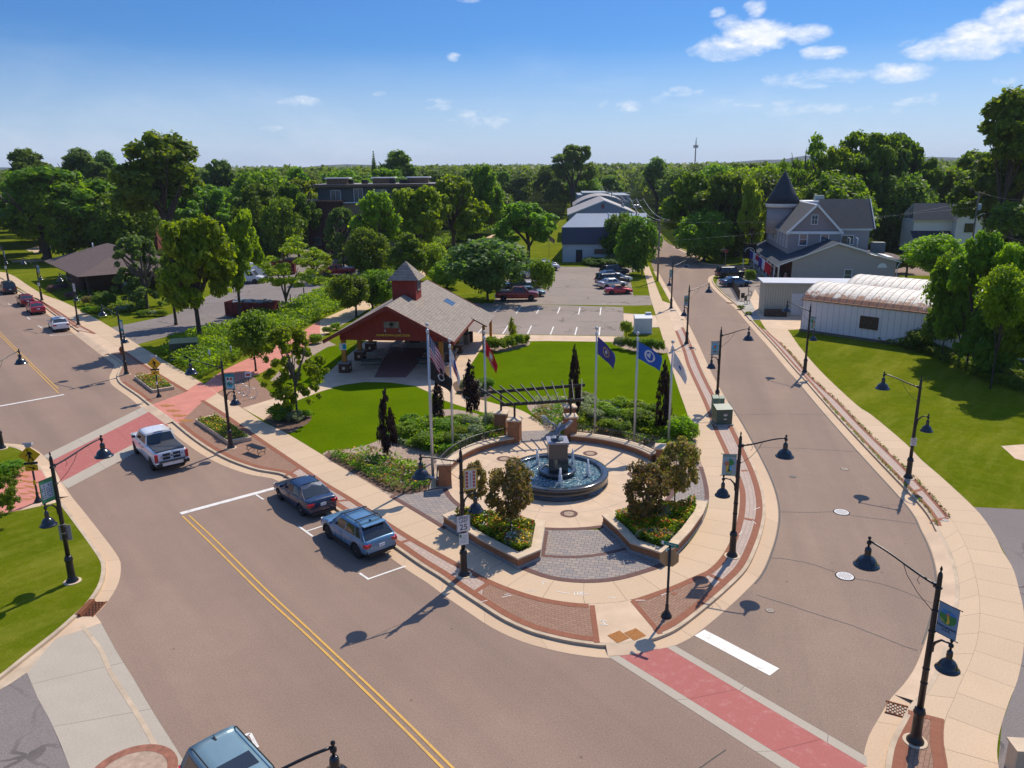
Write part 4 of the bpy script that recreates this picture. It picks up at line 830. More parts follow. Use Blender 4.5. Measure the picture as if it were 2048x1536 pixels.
for k,(x,y) in enumerate(((483,787),(491,792),(506,797))):
    p=G(x,y); t=thing('bike_rack',['silver hoop bike rack, leftmost of three on the brick patch','silver hoop bike rack, middle of three on the brick patch','silver hoop bike rack nearest the feathery tree'][k],'bike rack',(p.x,p.y,.13),R(20+k*8),'silver hoop bike racks')
    mb=MB(); mb.tube(ring((0,0,.43),.40),.024,8,cap=False); mb.build('hoop',m_alum,t)
    mb=MB(); mb.box((0,0,.01),(.5,.1,.02)); mb.build('foot_plate',m_alum,t)
p=G(499,776); t=thing('notice_board','small white notice panel on a post above the bike racks','sign',(p.x,p.y,.13),R(5))
mb=MB(); mb.tube([(0,0,0),(0,0,1.0)],.025,6); mb.build('post',m_black,t)
mb=MB(); mb.box((0,-.03,1.15),(.5,.03,.42),M=Matrix.Rotation(R(-25),3,'X')); o=mb.build('panel',c_wht,t)
mb=MB(); mb.box((0,-.062,1.14),(.36,.008,.22),M=Matrix.Rotation(R(-25),3,'X')); mb.build('printed_picture',c_red,o)
for k,(x,y,lab) in enumerate(((421,728,'brown trail post with a white plate among the shrubs'),(464,720,'slim dark trail marker post by the salmon path'))):
    p=G(x,y); t=thing('marker_post',lab,'marker post',(p.x,p.y,.13)); mb=MB(); mb.box((0,0,.6),(.12,.1,1.2)); mb.build('post',m_bark,t); mb=MB(); mb.box((0,-.06,1.05),(.22,.02,.34)); mb.lathe([(0,-.0),(.11,.08),(0,.2)],(0,0,1.2),8); mb.build('plate',c_wht,t)
p=G(2038,1545); mb=MB(); t=thing('mailbox','tan stone-capped box cut by the lower right edge','box',(p.x,p.y,.13),R(-5)); mb.box((0,0,.45),(.6,.5,.9)); mb.build('body',m_cap,t); mb=MB(); mb.box((0,0,.94),(.7,.6,.07)); mb.build('cap',m_cap,t)
# ------------------------------------------------------------ fountain
FC=Vector((2.55,41.75,0)); FR=2.9
t=thing('fountain','round dark granite fountain with five white jets and a square pedestal','fountain',(FC.x,FC.y,.14))
mb=MB(); mb.lathe([(FR+.02,0),(FR+.02,.10),(FR-.05,.12),(FR-.05,.44),(FR+.03,.50),(FR+.03,.62),(FR-.0,.66),(FR-.36,.66),(FR-.40,.62),(FR-.40,.3)],(0,0,0),72); mb.build('basin',m_granite,t)
mw_,T,b=newmat('water'); tc=T.n('ShaderNodeTexCoord').outputs['Object']; n=T.noise(tc,3.2,5,.65,1.2); n2=T.noise(tc,11,3,.6,.8)
T.l(T.mix(T.m('MULTIPLY',T.ramp(n2,.50,.62),.9),T.mix(T.ramp(n,.35,.65),(.006,.06,.12),(.03,.16,.22)),(.50,.56,.50)),b.inputs['Base Color']); b.inputs['Roughness'].default_value=.06; b.inputs['Specular IOR Level'].default_value=.8
add_bump(T,b,T.m('ADD',n,T.m('MULTIPLY',n2,.6)),1.0,.12)
def disc_mesh(name,r,z,m,par,n=60,r0=0):
    mb=MB(); 
    if r0: mb.lathe([(r,z),(r0,z)],(0,0,0),n)
    else: flat(mb,0,0,z,r,n)
    return mb.build(name,m,par)
disc_mesh('water',FR-.39,.50,mw_,t)
mb=MB(); mb.lathe([(1.03,.2),(1.03,.62),(1.08,.66),(1.08,.74),(1.03,.78),(.86,.78),(.82,.74),(.82,.5)],(0,0,0),56); mb.build('inner_basin',m_granite,t); disc_mesh('inner_water',.83,.68,M('inner_water',(.01,.06,.11),.04,.2,2,bump=.6,bscale=8,spec=.8),t)
rz=R(3)
mb=MB(); mb.box((0,0,1.0),(1.12,1.12,1.1),0,rz); mb.build('pedestal_base',m_granite,t)
mb=MB(); mb.box((0,0,1.98),(1.06,1.06,.9),0,rz); mb.build('pedestal',m_granitef,t)
mb=MB(); mb.box((0,0,2.48),(1.2,1.2,.10),0,rz); mb.build('pedestal_cap',m_granitet,t)
mj,T,b=newmat('white_water'); b.inputs['Base Color'].default_value=(.85,.87,.9,1); b.inputs['Roughness'].default_value=.4; b.inputs['Alpha'].default_value=.85; b.inputs['Emission Strength'].default_value=0
rn=random.Random(2)
for k,a in enumerate((-88,-16,56,128,200)):
    x,y=1.78*math.cos(R(a)),1.78*math.sin(R(a)); mb=MB()
    for q in range(26):
        h=rn.uniform(.35,1.0); s_=rn.uniform(.0,.09)*(1.25-h); an=rn.uniform(0,2*PI)
        mb.tube([(x+math.cos(an)*s_*.4,y+math.sin(an)*s_*.4,.5),(x+math.cos(an)*s_,y+math.sin(an)*s_,.5+h*.6),(x+math.cos(an)*(s_+.02),y+math.sin(an)*(s_+.02),.5+h)],[.075,.05,.022],5)
    for q in range(60):
        an=rn.uniform(0,2*PI); rr=abs(rn.gauss(0,.2)); mb.lathe([(0,-.025),(.04,0),(0,.025)],(x+math.cos(an)*rr,y+math.sin(an)*rr,.51+max(0,rn.gauss(.12,.15))*(1 if rr<.2 else .2)),5)
    mb.build('water_jet',mj,t)
# eagle: one body skinned over a spine, wings and tail as their own parts
t=thing('eagle_statue','grey bronze eagle with raised wings on the fountain pedestal','statue',(FC.x,FC.y,2.67),R(58)); t.scale=(.86,.86,.86)
def skinned(name,joints,edges,m,par,sub=2,root=0):
    me=bpy.data.meshes.new(name); me.from_pydata([j[0] for j in joints],edges,[]); o=bpy.data.objects.new(name,me); COL.objects.link(o)
    md=o.modifiers.new('s','SKIN'); 
    for i,j in enumerate(joints):
        r=j[1]; me.skin_vertices[0].data[i].radius=(r,r) if isinstance(r,(int,float)) else r
        me.skin_vertices[0].data[i].use_root=(i==root)
    o.modifiers.new('u','SUBSURF').levels=sub; bpy.context.view_layer.update()
    m2=bpy.data.meshes.new_from_object(o.evaluated_get(bpy.context.evaluated_depsgraph_get())); bpy.data.objects.remove(o); bpy.data.meshes.remove(me)
    m2.materials.clear(); m2.materials.append(m); m2.polygons.foreach_set('use_smooth',[True]*len(m2.polygons))
    o=bpy.data.objects.new(name,m2); COL.objects.link(o); o.parent=par; return o
skinned('body',[((-.28,0,.42),.05),((-.12,0,.52),.12),((.05,0,.68),.17),((.18,0,.84),.13),((.30,0,.98),.075),((.38,0,1.02),.07),((.47,0,.99),.028),((.52,0,.94),.01),((-.02,.1,.42),.09),((.02,.11,.2),.035),((.02,-.11,.42),.09),((.04,-.11,.2),.035)],[(0,1),(1,2),(2,3),(3,4),(4,5),(5,6),(6,7),(1,8),(8,9),(1,10),(10,11)],m_bronze,t,root=1)
for s_ in (-1,1):
    mb=MB(); rootp=Vector((.1,s_*.1,.82)); path=[Vector((.08,s_*.12,.8)),Vector((.02,s_*.3,1.02)),Vector((.0,s_*.52,1.12)),Vector((-.03,s_*.74,1.3)),Vector((-.04,s_*.92,1.5))]
    mb.tube(path,[.07,.055,.04,.03,.01],8)
    for i in range(16):
        f=i/15; k=f*3.999; j=int(k); a=path[j].lerp(path[j+1],k-j); L=.42-.12*f; d=Vector((-.62+.35*f,s_*(.12+.55*f),-.75+.75*f)).normalized(); w_=Vector((.055,0,.02)); th=Vector((0,.012,0))
        q=[a-w_,a+w_,a+d*L*.8+w_*.9,a+d*L,a+d*L*.85-w_*.8]; mb.add([v+th for v in q]+[v-th for v in q],[(0,1,2,3,4),(9,8,7,6,5)]+[(n_,n_+5,(n_+1)%5+5,(n_+1)%5) for n_ in range(5)])
    mb.build('wing',m_bronze,t)
mb=MB()
for i in range(7):
    a=R(180+(i-3)*9); d=Vector((math.cos(a),math.sin(a),-.35)); s0=Vector((-.22,0,.45)); n_=Vector((-math.sin(a),math.cos(a),0))*.045; e=s0+d*.42; th=Vector((0,0,.012))
    q=[s0-n_*.5,s0+n_*.5,e+n_,e+d*.03,e-n_]; mb.add([v+th for v in q]+[v-th for v in q],[(0,1,2,3,4),(9,8,7,6,5)]+[(k,k+5,(k+1)%5+5,(k+1)%5) for k in range(5)])
mb.build('tail',m_bronze,t)
mb=MB(); rr=random.Random(4); prof=[]
mb.lathe([(.42,0),(.44,.05),(.36,.1),(.3,.16),(.22,.22),(.1,.27),(0,.28)],(0,0,0),11)
for v in range(len(mb.v)):
    x,y,z=mb.v[v]; k=1+rr.uniform(-.12,.12); mb.v[v]=(x*k,y*k,z)
mb.build('rock_base',M('bronze_rock',(.10,.14,.17),.5,.4,9),t)
# ------------------------------------------------------------ curved seat walls, railings, pillars, trellis
def arc_block(mb,c,r0,r1,z0,z1,a0,a1,n,mi=0):
    P=[(c.x+r*math.cos(R(a)),c.y+r*math.sin(R(a))) for r,a in [(r0,a0+(a1-a0)*k/n) for k in range(n+1)]+[(r1,a1-(a1-a0)*k/n) for k in range(n+1)]]
    for k in range(n):
        p0,p1,p2,p3=P[k],P[k+1],P[2*n-k],P[2*n+1-k]
        V=[(*p0,z0),(*p1,z0),(*p2,z0),(*p3,z0),(*p0,z1),(*p1,z1),(*p2,z1),(*p3,z1)]
        F=[(4,5,6,7)[::-1],(0,1,5,4),(2,3,7,6)]
        if k==0: F.append((3,0,4,7))
        if k==n-1: F.append((1,2,6,5))
        mb.add(V,F,mi)
def seatwall(a0,a1,label):
    t=thing('seat_wall',label,'seat wall',(0,0,0),0,'curved brick seat walls with railings round the plaza'); n=max(8,int((a1-a0)/3))
    mb=MB(); arc_block(mb,PC,PR,PR+.62,.12,.52,a0,a1,n); mb.build('brickwork',m_brick,t)
    mb=MB(); arc_block(mb,PC,PR-.03,PR+.04,.12,.22,a0,a1,n); mb.build('base_course',m_caps,t)
    mb=MB(); arc_block(mb,PC,PR-.05,PR+.68,.52,.60,a0,a1,n); mb.build('stone_cap',m_cap,t)
    mb=MB(); rr_=PR+.52; pt=lambda a,z:(PC.x+rr_*math.cos(R(a)),PC.y+rr_*math.sin(R(a)),z)
    for z,r_ in ((.70,.02),(1.06,.02),(1.14,.03)): mb.tube([pt(a0+(a1-a0)*k/n,z) for k in range(n+1)],r_,6)
    mb.build('rail',m_black,t)
    mb=MB(); L=R(a1-a0)*rr_; m_=int(L/.12)
    for k in range(m_+1):
        a=a0+(a1-a0)*k/m_; mb.tube([pt(a,.66),pt(a,1.06)],.0125,4,cap=False)
    mb.build('balusters',m_black,t)
    for k in range(6):
        mb=MB(); a=a0+(a1-a0)*(.01+.98*k/5); mb.tube([pt(a,.6),pt(a,1.18)],.022,6); mb.build('railing_post',m_black,t)
seatwall(113,188,'curved brick seat wall left of the fountain with black railing'); seatwall(24,79,'curved brick seat wall right of the fountain with black railing')
def pillar(p,rz,h,w_,label,base=False):
    t=thing('brick_pillar',label,'brick pillar',(p[0],p[1],.13),rz,'stone-capped brick pillars')
    mb=MB(); mb.box((0,0,h/2),(w_,w_,h)); mb.build('brickwork',m_brick,t)
    mb=MB(); a=w_/2+.09; z=h; mb.add([(-a,-a,z),(a,-a,z),(a,a,z),(-a,a,z),(-a,-a,z+.09),(a,-a,z+.09),(a,a,z+.09),(-a,a,z+.09),(0,0,z+.2)],[(3,2,1,0),(0,1,5,4),(1,2,6,5),(2,3,7,6),(3,0,4,7),(4,5,8),(5,6,8),(6,7,8),(7,4,8)]); mb.build('stone_cap',m_cap,t)
    mb=MB(); mb.box((0,0,.06),(w_+.06,w_+.06,.12)); mb.build('base_course',m_caps,t); return t
def xy(px,py,z=.12): p=G(px,py,z); return (p.x,p.y)
PIL=[((-3.85,41.2),R(5),1.4,.72,'end pillar left of the plaza, beside the tallest flagpole'),((.15,48.45),R(-12),1.55,.78,'trellis pillar front left of the gateway'),((-.75,50.0),R(-12),1.55,.78,'trellis pillar rear left of the gateway'),((3.85,49.05),R(8),1.55,.72,'trellis pillar front right of the gateway'),((3.95,51.2),R(8),1.55,.72,'trellis pillar rear right of the gateway'),((9.15,44.6),R(-12),.95,.8,'end pillar right of the plaza behind the crab apple trees')]
for a in PIL: pillar(*a)
t=thing('trellis','dark pergola trellis of two beams and eleven fanned rafters over the gateway','trellis',(0,0,0))
Z=3.05
post=[((.15,48.45),2.62),((-.75,50.0),2.95),((3.85,49.05),2.62),((3.95,51.2),2.95)]
for (x,y),z in post:
    mb=MB(); mb.box((x,y,(1.8+z)/2+.1),(.14,.14,z-1.7)); mb.build('post',m_black,t)
fr_a,fr_b=Vector((-.75,48.3,2.75)),Vector((4.75,49.3,2.75)); bk_a,bk_b=Vector((-2.1,49.75,3.15)),Vector((5.0,51.5,3.15))
for a,b in ((fr_a,fr_b),(bk_a,bk_b)):
    mb=MB(); d=b-a; ang=math.atan2(d.y,d.x); mb.box(tuple((a+b)/2),(d.length,.09,.2),0,ang); mb.build('beam',m_black,t)
m_raf=M('rafter_bronze',(.10,.085,.07),.5,.3,4)
for k in range(11):
    f=.03+.94*k/10; a=fr_a.lerp(fr_b,f); b=bk_a.lerp(bk_b,f); d=(b-a); e0=a-d*.12+Vector((0,0,.14)); e1=b+d*(.28)+Vector((0,0,.14)); mb=MB(); dd=(e1-e0); M3=dd.to_track_quat('X','Z').to_matrix(); mb.box(tuple((e0+e1)/2),(dd.length,.05,.11),M=M3); mb.build('rafter',m_raf,t)
# ------------------------------------------------------------ flagpoles and flags
wt=(.62,.61,.60); rdc=(.42,.01,.03); bl=(.02,.035,.16)
def cm(n,c): return M('flag_'+n,c,.8,.08,3)
FW,FRD,FB,FG,FK=cm('white',wt),cm('red',rdc),cm('navy',bl),cm('gold',(.45,.30,.10)),cm('black',(.02,.02,.022)); FBL=cm('blue',(.02,.10,.42)); FPB=cm('purple_blue',(.05,.05,.22)); FSC=cm('scarlet',(.5,.01,.02))
MATS=[FW,FRD,FB,FG,FK,FBL,FPB,FSC]
def us(u,v):
    if u<.42 and v>.46: return 0 if ((int(u*26)+int(v*26))%2==0 and int(u*26)%2==0) else 2
    return 1 if int((1-v)*13)%2==0 else 0
def circ_(u,v,cu,cv,r): return ((u-cu)*1.5)**2+(v-cv)**2<r*r
def army(u,v): return 5 if circ_(u,v,.45,.55,.25) else (1 if abs(v-.2)<.07 and abs(u-.5)<.35 else 0)
def marine(u,v): return 3 if circ_(u,v,.48,.55,.26) and not circ_(u,v,.48,.55,.14) else (0 if circ_(u,v,.48,.55,.14) or abs(v-.16)<.05 and abs(u-.5)<.3 else 7)
def navy(u,v): return 3 if circ_(u,v,.5,.5,.28) and not circ_(u,v,.5,.5,.2) else (0 if circ_(u,v,.5,.5,.1) else 6)
def airf(u,v): return 0 if (circ_(u,v,.5,.5,.34) and not circ_(u,v,.5,.5,.24)) or circ_(u,v,.45,.52,.09) or (abs(u-.5)<.04 and .4<v<.7) else 5
def coast(u,v): return 5 if circ_(u,v,.5,.45,.12) else 0
def pow_(u,v): return 0 if circ_(u,v,.5,.5,.2) and not circ_(u,v,.5,.5,.14) else 4
def flagmesh(name,par,ztop,w_,h_,fn,droop,out,ph=0,label=None,sway=-.0):
    nu,nv=34,26; vs=[];fs=[];mi=[]
    for j in range(nv+1):
        for i in range(nu+1):
            u,v=i/nu,j/nv; x=.07+u*w_*out; z=ztop-(1-v)*h_-droop*w_*(u**1.15)*(1-.12*(1-v)); y=.16*math.sin(u*9+v*2.2+ph)*u**.6*w_*.5+sway*u; x+=-.05*math.sin(v*5+ph)*u
            vs.append((x,y,z))
    for j in range(nv):
        for i in range(nu): a=j*(nu+1)+i; fs.append((a,a+1,a+nu+2,a+nu+1)); mi.append(fn((i+.5)/nu,(j+.5)/nv))
    mb=MB(); mb.add(vs,fs,0,True); mb.mi=mi; return mb.build(name,MATS,par,label)
FL=[((866,955),9.0,.085,'tallest white flagpole, left of the fountain, flying the US flag',[('flag',8.55,2.0,1.35,us,.85,.42,0,'limp US flag'),('flag',6.95,1.7,1.0,pow_,.55,.72,1,'black flag hanging under the striped one')]),
((906,905),7.2,.07,'white flagpole with the limp white and blue flag, second from left',[('flag',6.75,1.6,1.05,army,.95,.3,2,None)]),
((972,865),6.9,.07,'white flagpole with the scarlet flag and gold seal',[('flag',6.45,1.7,1.05,marine,.95,.45,.5,None)]),
((1189,876),7.35,.07,'white flagpole with the dull purple-blue flag, right of the gateway',[('flag',6.9,1.8,1.15,navy,.62,.62,1.5,None)]),
((1268,888),7.25,.07,'white flagpole with the bright blue flag and pale ring emblem',[('flag',6.8,1.8,1.1,airf,.5,.8,.9,None)]),
((1336,893),6.8,.07,'rightmost white flagpole, all-white flag hanging down',[('flag',6.3,1.7,1.0,coast,.75,.5,2.4,None)])]
for b,h,r_,lab,fl in FL:
    p=G(*b); t=thing('flagpole',lab,'flagpole',(p.x,p.y,.14),R(-6),'white flagpoles around the plaza')
    mb=MB(); mb.lathe([(r_*3,0),(r_*3,.03),(r_*2.2,.06),(r_*1.3,.1)],(0,0,0),18); mb.build('collar',m_alum,t)
    mb=MB(); mb.lathe([(r_,.05),(r_*.95,h*.5),(r_*.6,h-.35)],(0,0,0),14); mb.build('pole',M('pole_silver',(.55,.55,.56),.35,.06,1,metal=.35),t)
    mb=MB(); mb.lathe([(.075,h-.38),(.085,h-.36),(.085,h-.2),(.05,h-.18),(.02,h-.15),(.02,h-.02)],(0,0,0),12); mb.build('truck',m_alum,t)
    mb=MB(); mb.lathe([(.11*math.sin(PI*k/10),h+.09-.11*math.cos(PI*k/10)) for k in range(11)],(0,0,0),16); mb.build('ball_finial',m_lens,t)
    mb=MB(); mb.tube([(.09,0,h-.3),(.1,0,1.3)],.008,4); mb.build('halyard',m_alum,t)
    for i,f in enumerate(fl): o=flagmesh('flag',t,*f[1:8],label=f[8])
    
# ------------------------------------------------------------ brick planters
def planter(P,label,h=.62):
    t=thing('brick_planter',label,'planter',(0,0,0),0,'raised brick flower planters on the plaza')
    P=[Vector((p.x,p.y,0)) for p in P]; n=len(P); c=sum(P,Vector())/n
    ar=sum(P[i].x*P[(i+1)%n].y-P[i].y*P[(i+1)%n].x for i in range(n)); 
    if ar<0: P=P[::-1]
    def inset(d):
        out=[]
        for i in range(n):
            a,b,e=P[i-1],P[i],P[(i+1)%n]; t1=(b-a).normalized(); t2=(e-b).normalized(); n1=Vector((-t1.y,t1.x,0)); n2=Vector((-t2.y,t2.x,0)); m_=(n1+n2); m_=m_/max(.3,m_.dot(n1)); out.append(b+m_*d)
        return out
    def ringw(mb,o_,i_,z0,z1):
        for k in range(n):
            j=(k+1)%n; a,b,c_,d_=o_[k],o_[j],i_[j],i_[k]
            mb.add([(a.x,a.y,z0),(b.x,b.y,z0),(c_.x,c_.y,z0),(d_.x,d_.y,z0),(a.x,a.y,z1),(b.x,b.y,z1),(c_.x,c_.y,z1),(d_.x,d_.y,z1)],[(0,1,5,4),(4,5,6,7),(2,3,7,6)])
    I=inset(.36)
    mb=MB(); ringw(mb,P,I,.3,h); mb.build('brickwork',m_brick,t)
    mb=MB(); ringw(mb,inset(-.03),inset(.1),.12,.3); mb.build('stone_footing',m_caps,t)
    mb=MB(); ringw(mb,inset(-.05),inset(.42),h,h+.08)
    mb.build('stone_cap',brick_cap,t)
    mb=MB(); mb.face(setz(inset(.3),h-.04)); mb.build('soil',m_mulch,t); return inset(.45)
brick_cap=m_cap
PL1=[G(x,y,.7) for x,y in ((887,1030),(963,1078),(1036,1116),(1080,1098),(1089,1042),(1052,1034),(985,1022),(930,1012))]
PL2=[G(x,y,.7) for x,y in ((1206,1030),(1238,1058),(1262,1084),(1330,1106),(1352,1090),(1380,1060),(1405,1025),(1413,1003),(1375,1000),(1300,1008),(1250,1020))]
in1=planter(PL1,'left brick planter with stone cap, between the speed sign lamp and the plaza entry'); in2=planter(PL2,'right brick planter with curved stone cap beside the stop sign')
def curb_planter(P,label,z=.38):
    P=[G(*p,z) for p in P]; t=thing('flower_planter',label,'planter',(0,0,0),0,'low stone-edged street planters')
    mb=MB(); c=sum(P,Vector())/4
    for k in range(4):
        a,b=P[k],P[(k+1)%4]; ai,bi=a+(c-a).normalized()*.2,b+(c-b).normalized()*.2
        mb.add([(a.x,a.y,.12),(b.x,b.y,.12),(bi.x,bi.y,.12),(ai.x,ai.y,.12),(a.x,a.y,z),(b.x,b.y,z),(bi.x,bi.y,z),(ai.x,ai.y,z)],[(0,1,5,4),(4,5,6,7),(2,3,7,6)])
    mb.build('stone_edge',m_cap,t); mb=MB(); mb.face(setz([p+(c-p).normalized()*.12 for p in P],z-.08)); mb.build('soil',m_mulch,t); return [p+(c-p).normalized()*.35 for p in P]
cp1=curb_planter([(268,752),(305,780),(348,773),(310,745)],'low planter of red and orange flowers in the far bump-out'); cp2=curb_planter([(390,838),(456,882),(503,874),(430,828)],'low planter of yellow flowers beside the black bench')
# ------------------------------------------------------------ vehicles
def carpaint(name,c,metal=.35): 
    k='paint_'+name
    if k in MC: return MC[k]
    m,T,b=newmat(k); b.inputs['Base Color'].default_value=(*c,1); b.inputs['Roughness'].default_value=.32; b.inputs['Metallic'].default_value=metal; b.inputs['Coat Weight'].default_value=.8; b.inputs['Coat Roughness'].default_value=.06
    n=T.noise(T.n('ShaderNodeTexCoord').outputs['Object'],2.5,5); T.l(T.m('MULTIPLY_ADD',T.ramp(n,.4,.7),.14,.26),b.inputs['Roughness']); MC[k]=m; return m
#            L    W    top profile of the lower body (x,z)                                                        cab: xf,rf,rr,xb, zb, zr, wb, wt
KINDS=dict(
 sedan=dict(L=4.62,W=1.78,wb=2.70,r=.325,low=.20,top=[(2.31,.52),(2.27,.66),(2.1,.76),(1.6,.88),(1.05,.95),(.2,.96),(-1.0,.98),(-1.7,1.02),(-2.1,1.04),(-2.26,.98),(-2.31,.62)],cab=(1.12,.30,-.92,-1.78,.94,1.45,.80,.60)),
 cross=dict(L=4.47,W=1.80,wb=2.67,r=.35,low=.28,top=[(2.23,.60),(2.19,.78),(2.0,.90),(1.5,1.0),(1.1,1.03),(.2,1.03),(-1.0,1.04),(-1.8,1.07),(-2.1,1.06),(-2.2,.98),(-2.23,.62)],cab=(1.15,.42,-1.50,-2.08,1.0,1.60,.82,.63)),
 suv=dict(L=4.85,W=1.93,wb=2.85,r=.37,low=.26,top=[(2.42,.62),(2.38,.86),(2.2,1.0),(1.6,1.1),(1.1,1.13),(.2,1.13),(-1.0,1.13),(-2.0,1.13),(-2.3,1.1),(-2.4,1.0),(-2.42,.62)],cab=(1.2,.6,-2.0,-2.36,1.08,1.76,.87,.70)),
 pickup=dict(L=5.88,W=2.03,wb=3.75,r=.41,low=.34,top=[(2.94,.70),(2.92,1.02),(2.75,1.18),(2.2,1.25),(1.5,1.28),(.5,1.30),(-.75,1.31),(-1.2,1.33),(-2.6,1.34),(-2.86,1.32),(-2.94,.80)],cab=(1.62,.98,-.52,-.86,1.26,1.90,.90,.74)),
 roadster=dict(L=3.95,W=1.68,wb=2.27,r=.30,low=.18,top=[(1.97,.46),(1.92,.60),(1.7,.70),(1.2,.80),(.8,.84),(.1,.85),(-.8,.86),(-1.3,.88),(-1.75,.84),(-1.92,.76),(-1.97,.5)],cab=(.72,.22,-.55,-.95,.82,1.22,.72,.56)),
 van=dict(L=5.7,W=2.0,wb=3.45,r=.37,low=.34,top=[(2.85,.66),(2.82,.98),(2.6,1.12),(2.1,1.2),(1.6,1.25),(.5,1.3),(-1.0,1.3),(-2.2,1.3),(-2.7,1.3),(-2.83,1.2),(-2.85,.7)],cab=(2.0,1.35,-2.6,-2.8,1.2,2.1,.94,.84)))
def lerp_top(tp,x):
    for (a,b),(c,d) in zip(tp,tp[1:]):
        if c<=x<=a: return b+(d-b)*(a-x)/(a-c)
    return tp[0][1] if x>tp[0][0] else tp[-1][1]
BODYC={}
def body_mesh(kind):
    if kind in BODYC: return BODYC[kind]
    K=KINDS[kind]; L,W,tp=K['L']/2,K['W']/2,K['top']; xs=sorted(set([t[0] for t in tp]+[K['wb']/2,-K['wb']/2,.7,-.5,L*.93,-L*.93]),reverse=True)
    mb=MB(); n=0
    for x in xs:
        e=max(0,(abs(x)-L*.72)/(L*.28)); w=W*(1-.13*e**2.2-(.10 if abs(x)>L*.985 else 0)); zt=lerp_top(tp,x); zl=K['low']+(.10*e if abs(x)>L*.8 else 0)
        if abs(x)>=L*.998: zl+=.06
        zm=zl+(zt-zl)*.45; zs=zl+(zt-zl)*.8
        half=[(0,zl),(w*.86,zl),(w*.975,zl+.08),(w,zm),(w*.985,zs),(w*.93,zt-.025),(w*.82,zt),(0,zt+.035)]
        ring=[(x,y,z) for y,z in half]+[(x,-y,z) for y,z in half[1:-1][::-1]]; n=len(ring); mb.v+=ring
    for i in range(len(xs)-1):
        for k in range(n): mb.f.append([i*n+k,(i+1)*n+k,(i+1)*n+(k+1)%n,i*n+(k+1)%n]); mb.mi.append(0); mb.sm.append(True)
    mb.f.append(list(range(n))); mb.mi.append(0); mb.sm.append(True); mb.f.append([(len(xs)-1)*n+k for k in range(n)][::-1]); mb.mi.append(0); mb.sm.append(True)
    me=mb.mesh('b',[m_blackp,m_blackp]); o=bpy.data.objects.new('b',me); COL.objects.link(o)
    s=o.modifiers.new('s','SUBSURF'); s.levels=2
    cut_=MB()
    for sx in (-1,1):
        for sy in (-1,1):
            c0=(sx*K['wb']/2,sy*(W+.12),K['r']); P=[]
            q=MB(); q.lathe([(K['r']*1.19,-.34),(K['r']*1.19,.34)],(0,0,0),26); o_=len(cut_.v)
            cut_.v+=[(c0[0]+a,c0[1]+c,c0[2]+b) for a,b,c in q.v]; 
            for f in q.f: cut_.f.append([i+o_ for i in f][::-1]); cut_.mi.append(1); cut_.sm.append(False)
    cm_=cut_.mesh('c',[m_blackp,m_blackp]); oc=bpy.data.objects.new('c',cm_); COL.objects.link(oc)
    bm=bmesh.new(); bm.from_mesh(cm_); bmesh.ops.recalc_face_normals(bm,faces=bm.faces); bm.to_mesh(cm_); bm.free()
    bm=bmesh.new(); bm.from_mesh(me); bmesh.ops.recalc_face_normals(bm,faces=bm.faces); bm.to_mesh(me); bm.free()
    bo=o.modifiers.new('d','BOOLEAN'); bo.operation='DIFFERENCE'; bo.object=oc; bo.solver='EXACT'
    bpy.context.view_layer.update()
    r=bpy.data.meshes.new_from_object(o.evaluated_get(bpy.context.evaluated_depsgraph_get())); bpy.data.objects.remove(o); bpy.data.objects.remove(oc)
    BODYC[kind]=r; return r
def wheel(par,x,y,r,w,rim,five=5):
    s=1 if y>0 else -1
    def rot(mb): mb.v=[(a+x,y+s*c,b+r) for a,b,c in mb.v]; return mb
    mb=MB(); mb.lathe([(r*.66,-w/2),(r*.93,-w/2),(r,-w/2+.03),(r,w/2-.03),(r*.93,w/2),(r*.68,w/2+.002)],(0,0,0),24); o=rot(mb).build('wheel',m_tyre,par)
    mb=MB(); mb.lathe([(r*.70,w/2-.03),(r*.70,w/2+.004),(r*.62,w/2-.01),(r*.60,w/2-.05),(0,w/2-.06)],(0,0,0),24)
    for k in range(five):
        a=2*PI*k/five; ca,sa=math.cos(a),math.sin(a); q=[(ca*r*.1-sa*.03,sa*r*.1+ca*.03),(ca*r*.1+sa*.03,sa*r*.1-ca*.03),(ca*r*.66+sa*.05,sa*r*.66-ca*.05),(ca*r*.66-sa*.05,sa*r*.66+ca*.05)]
        mb.add([(a_,b_,w/2-.005) for a_,b_ in q]+[(a_,b_,w/2-.05) for a_,b_ in q],[(0,1,2,3),(0,4,5,1),(2,6,7,3),(1,5,6,2),(3,7,4,0)])
    mb.lathe([(r*.16,w/2-.03),(r*.14,w/2+.005),(0,w/2+.008)],(0,0,0),10); rot(mb).build('rim',rim,o)
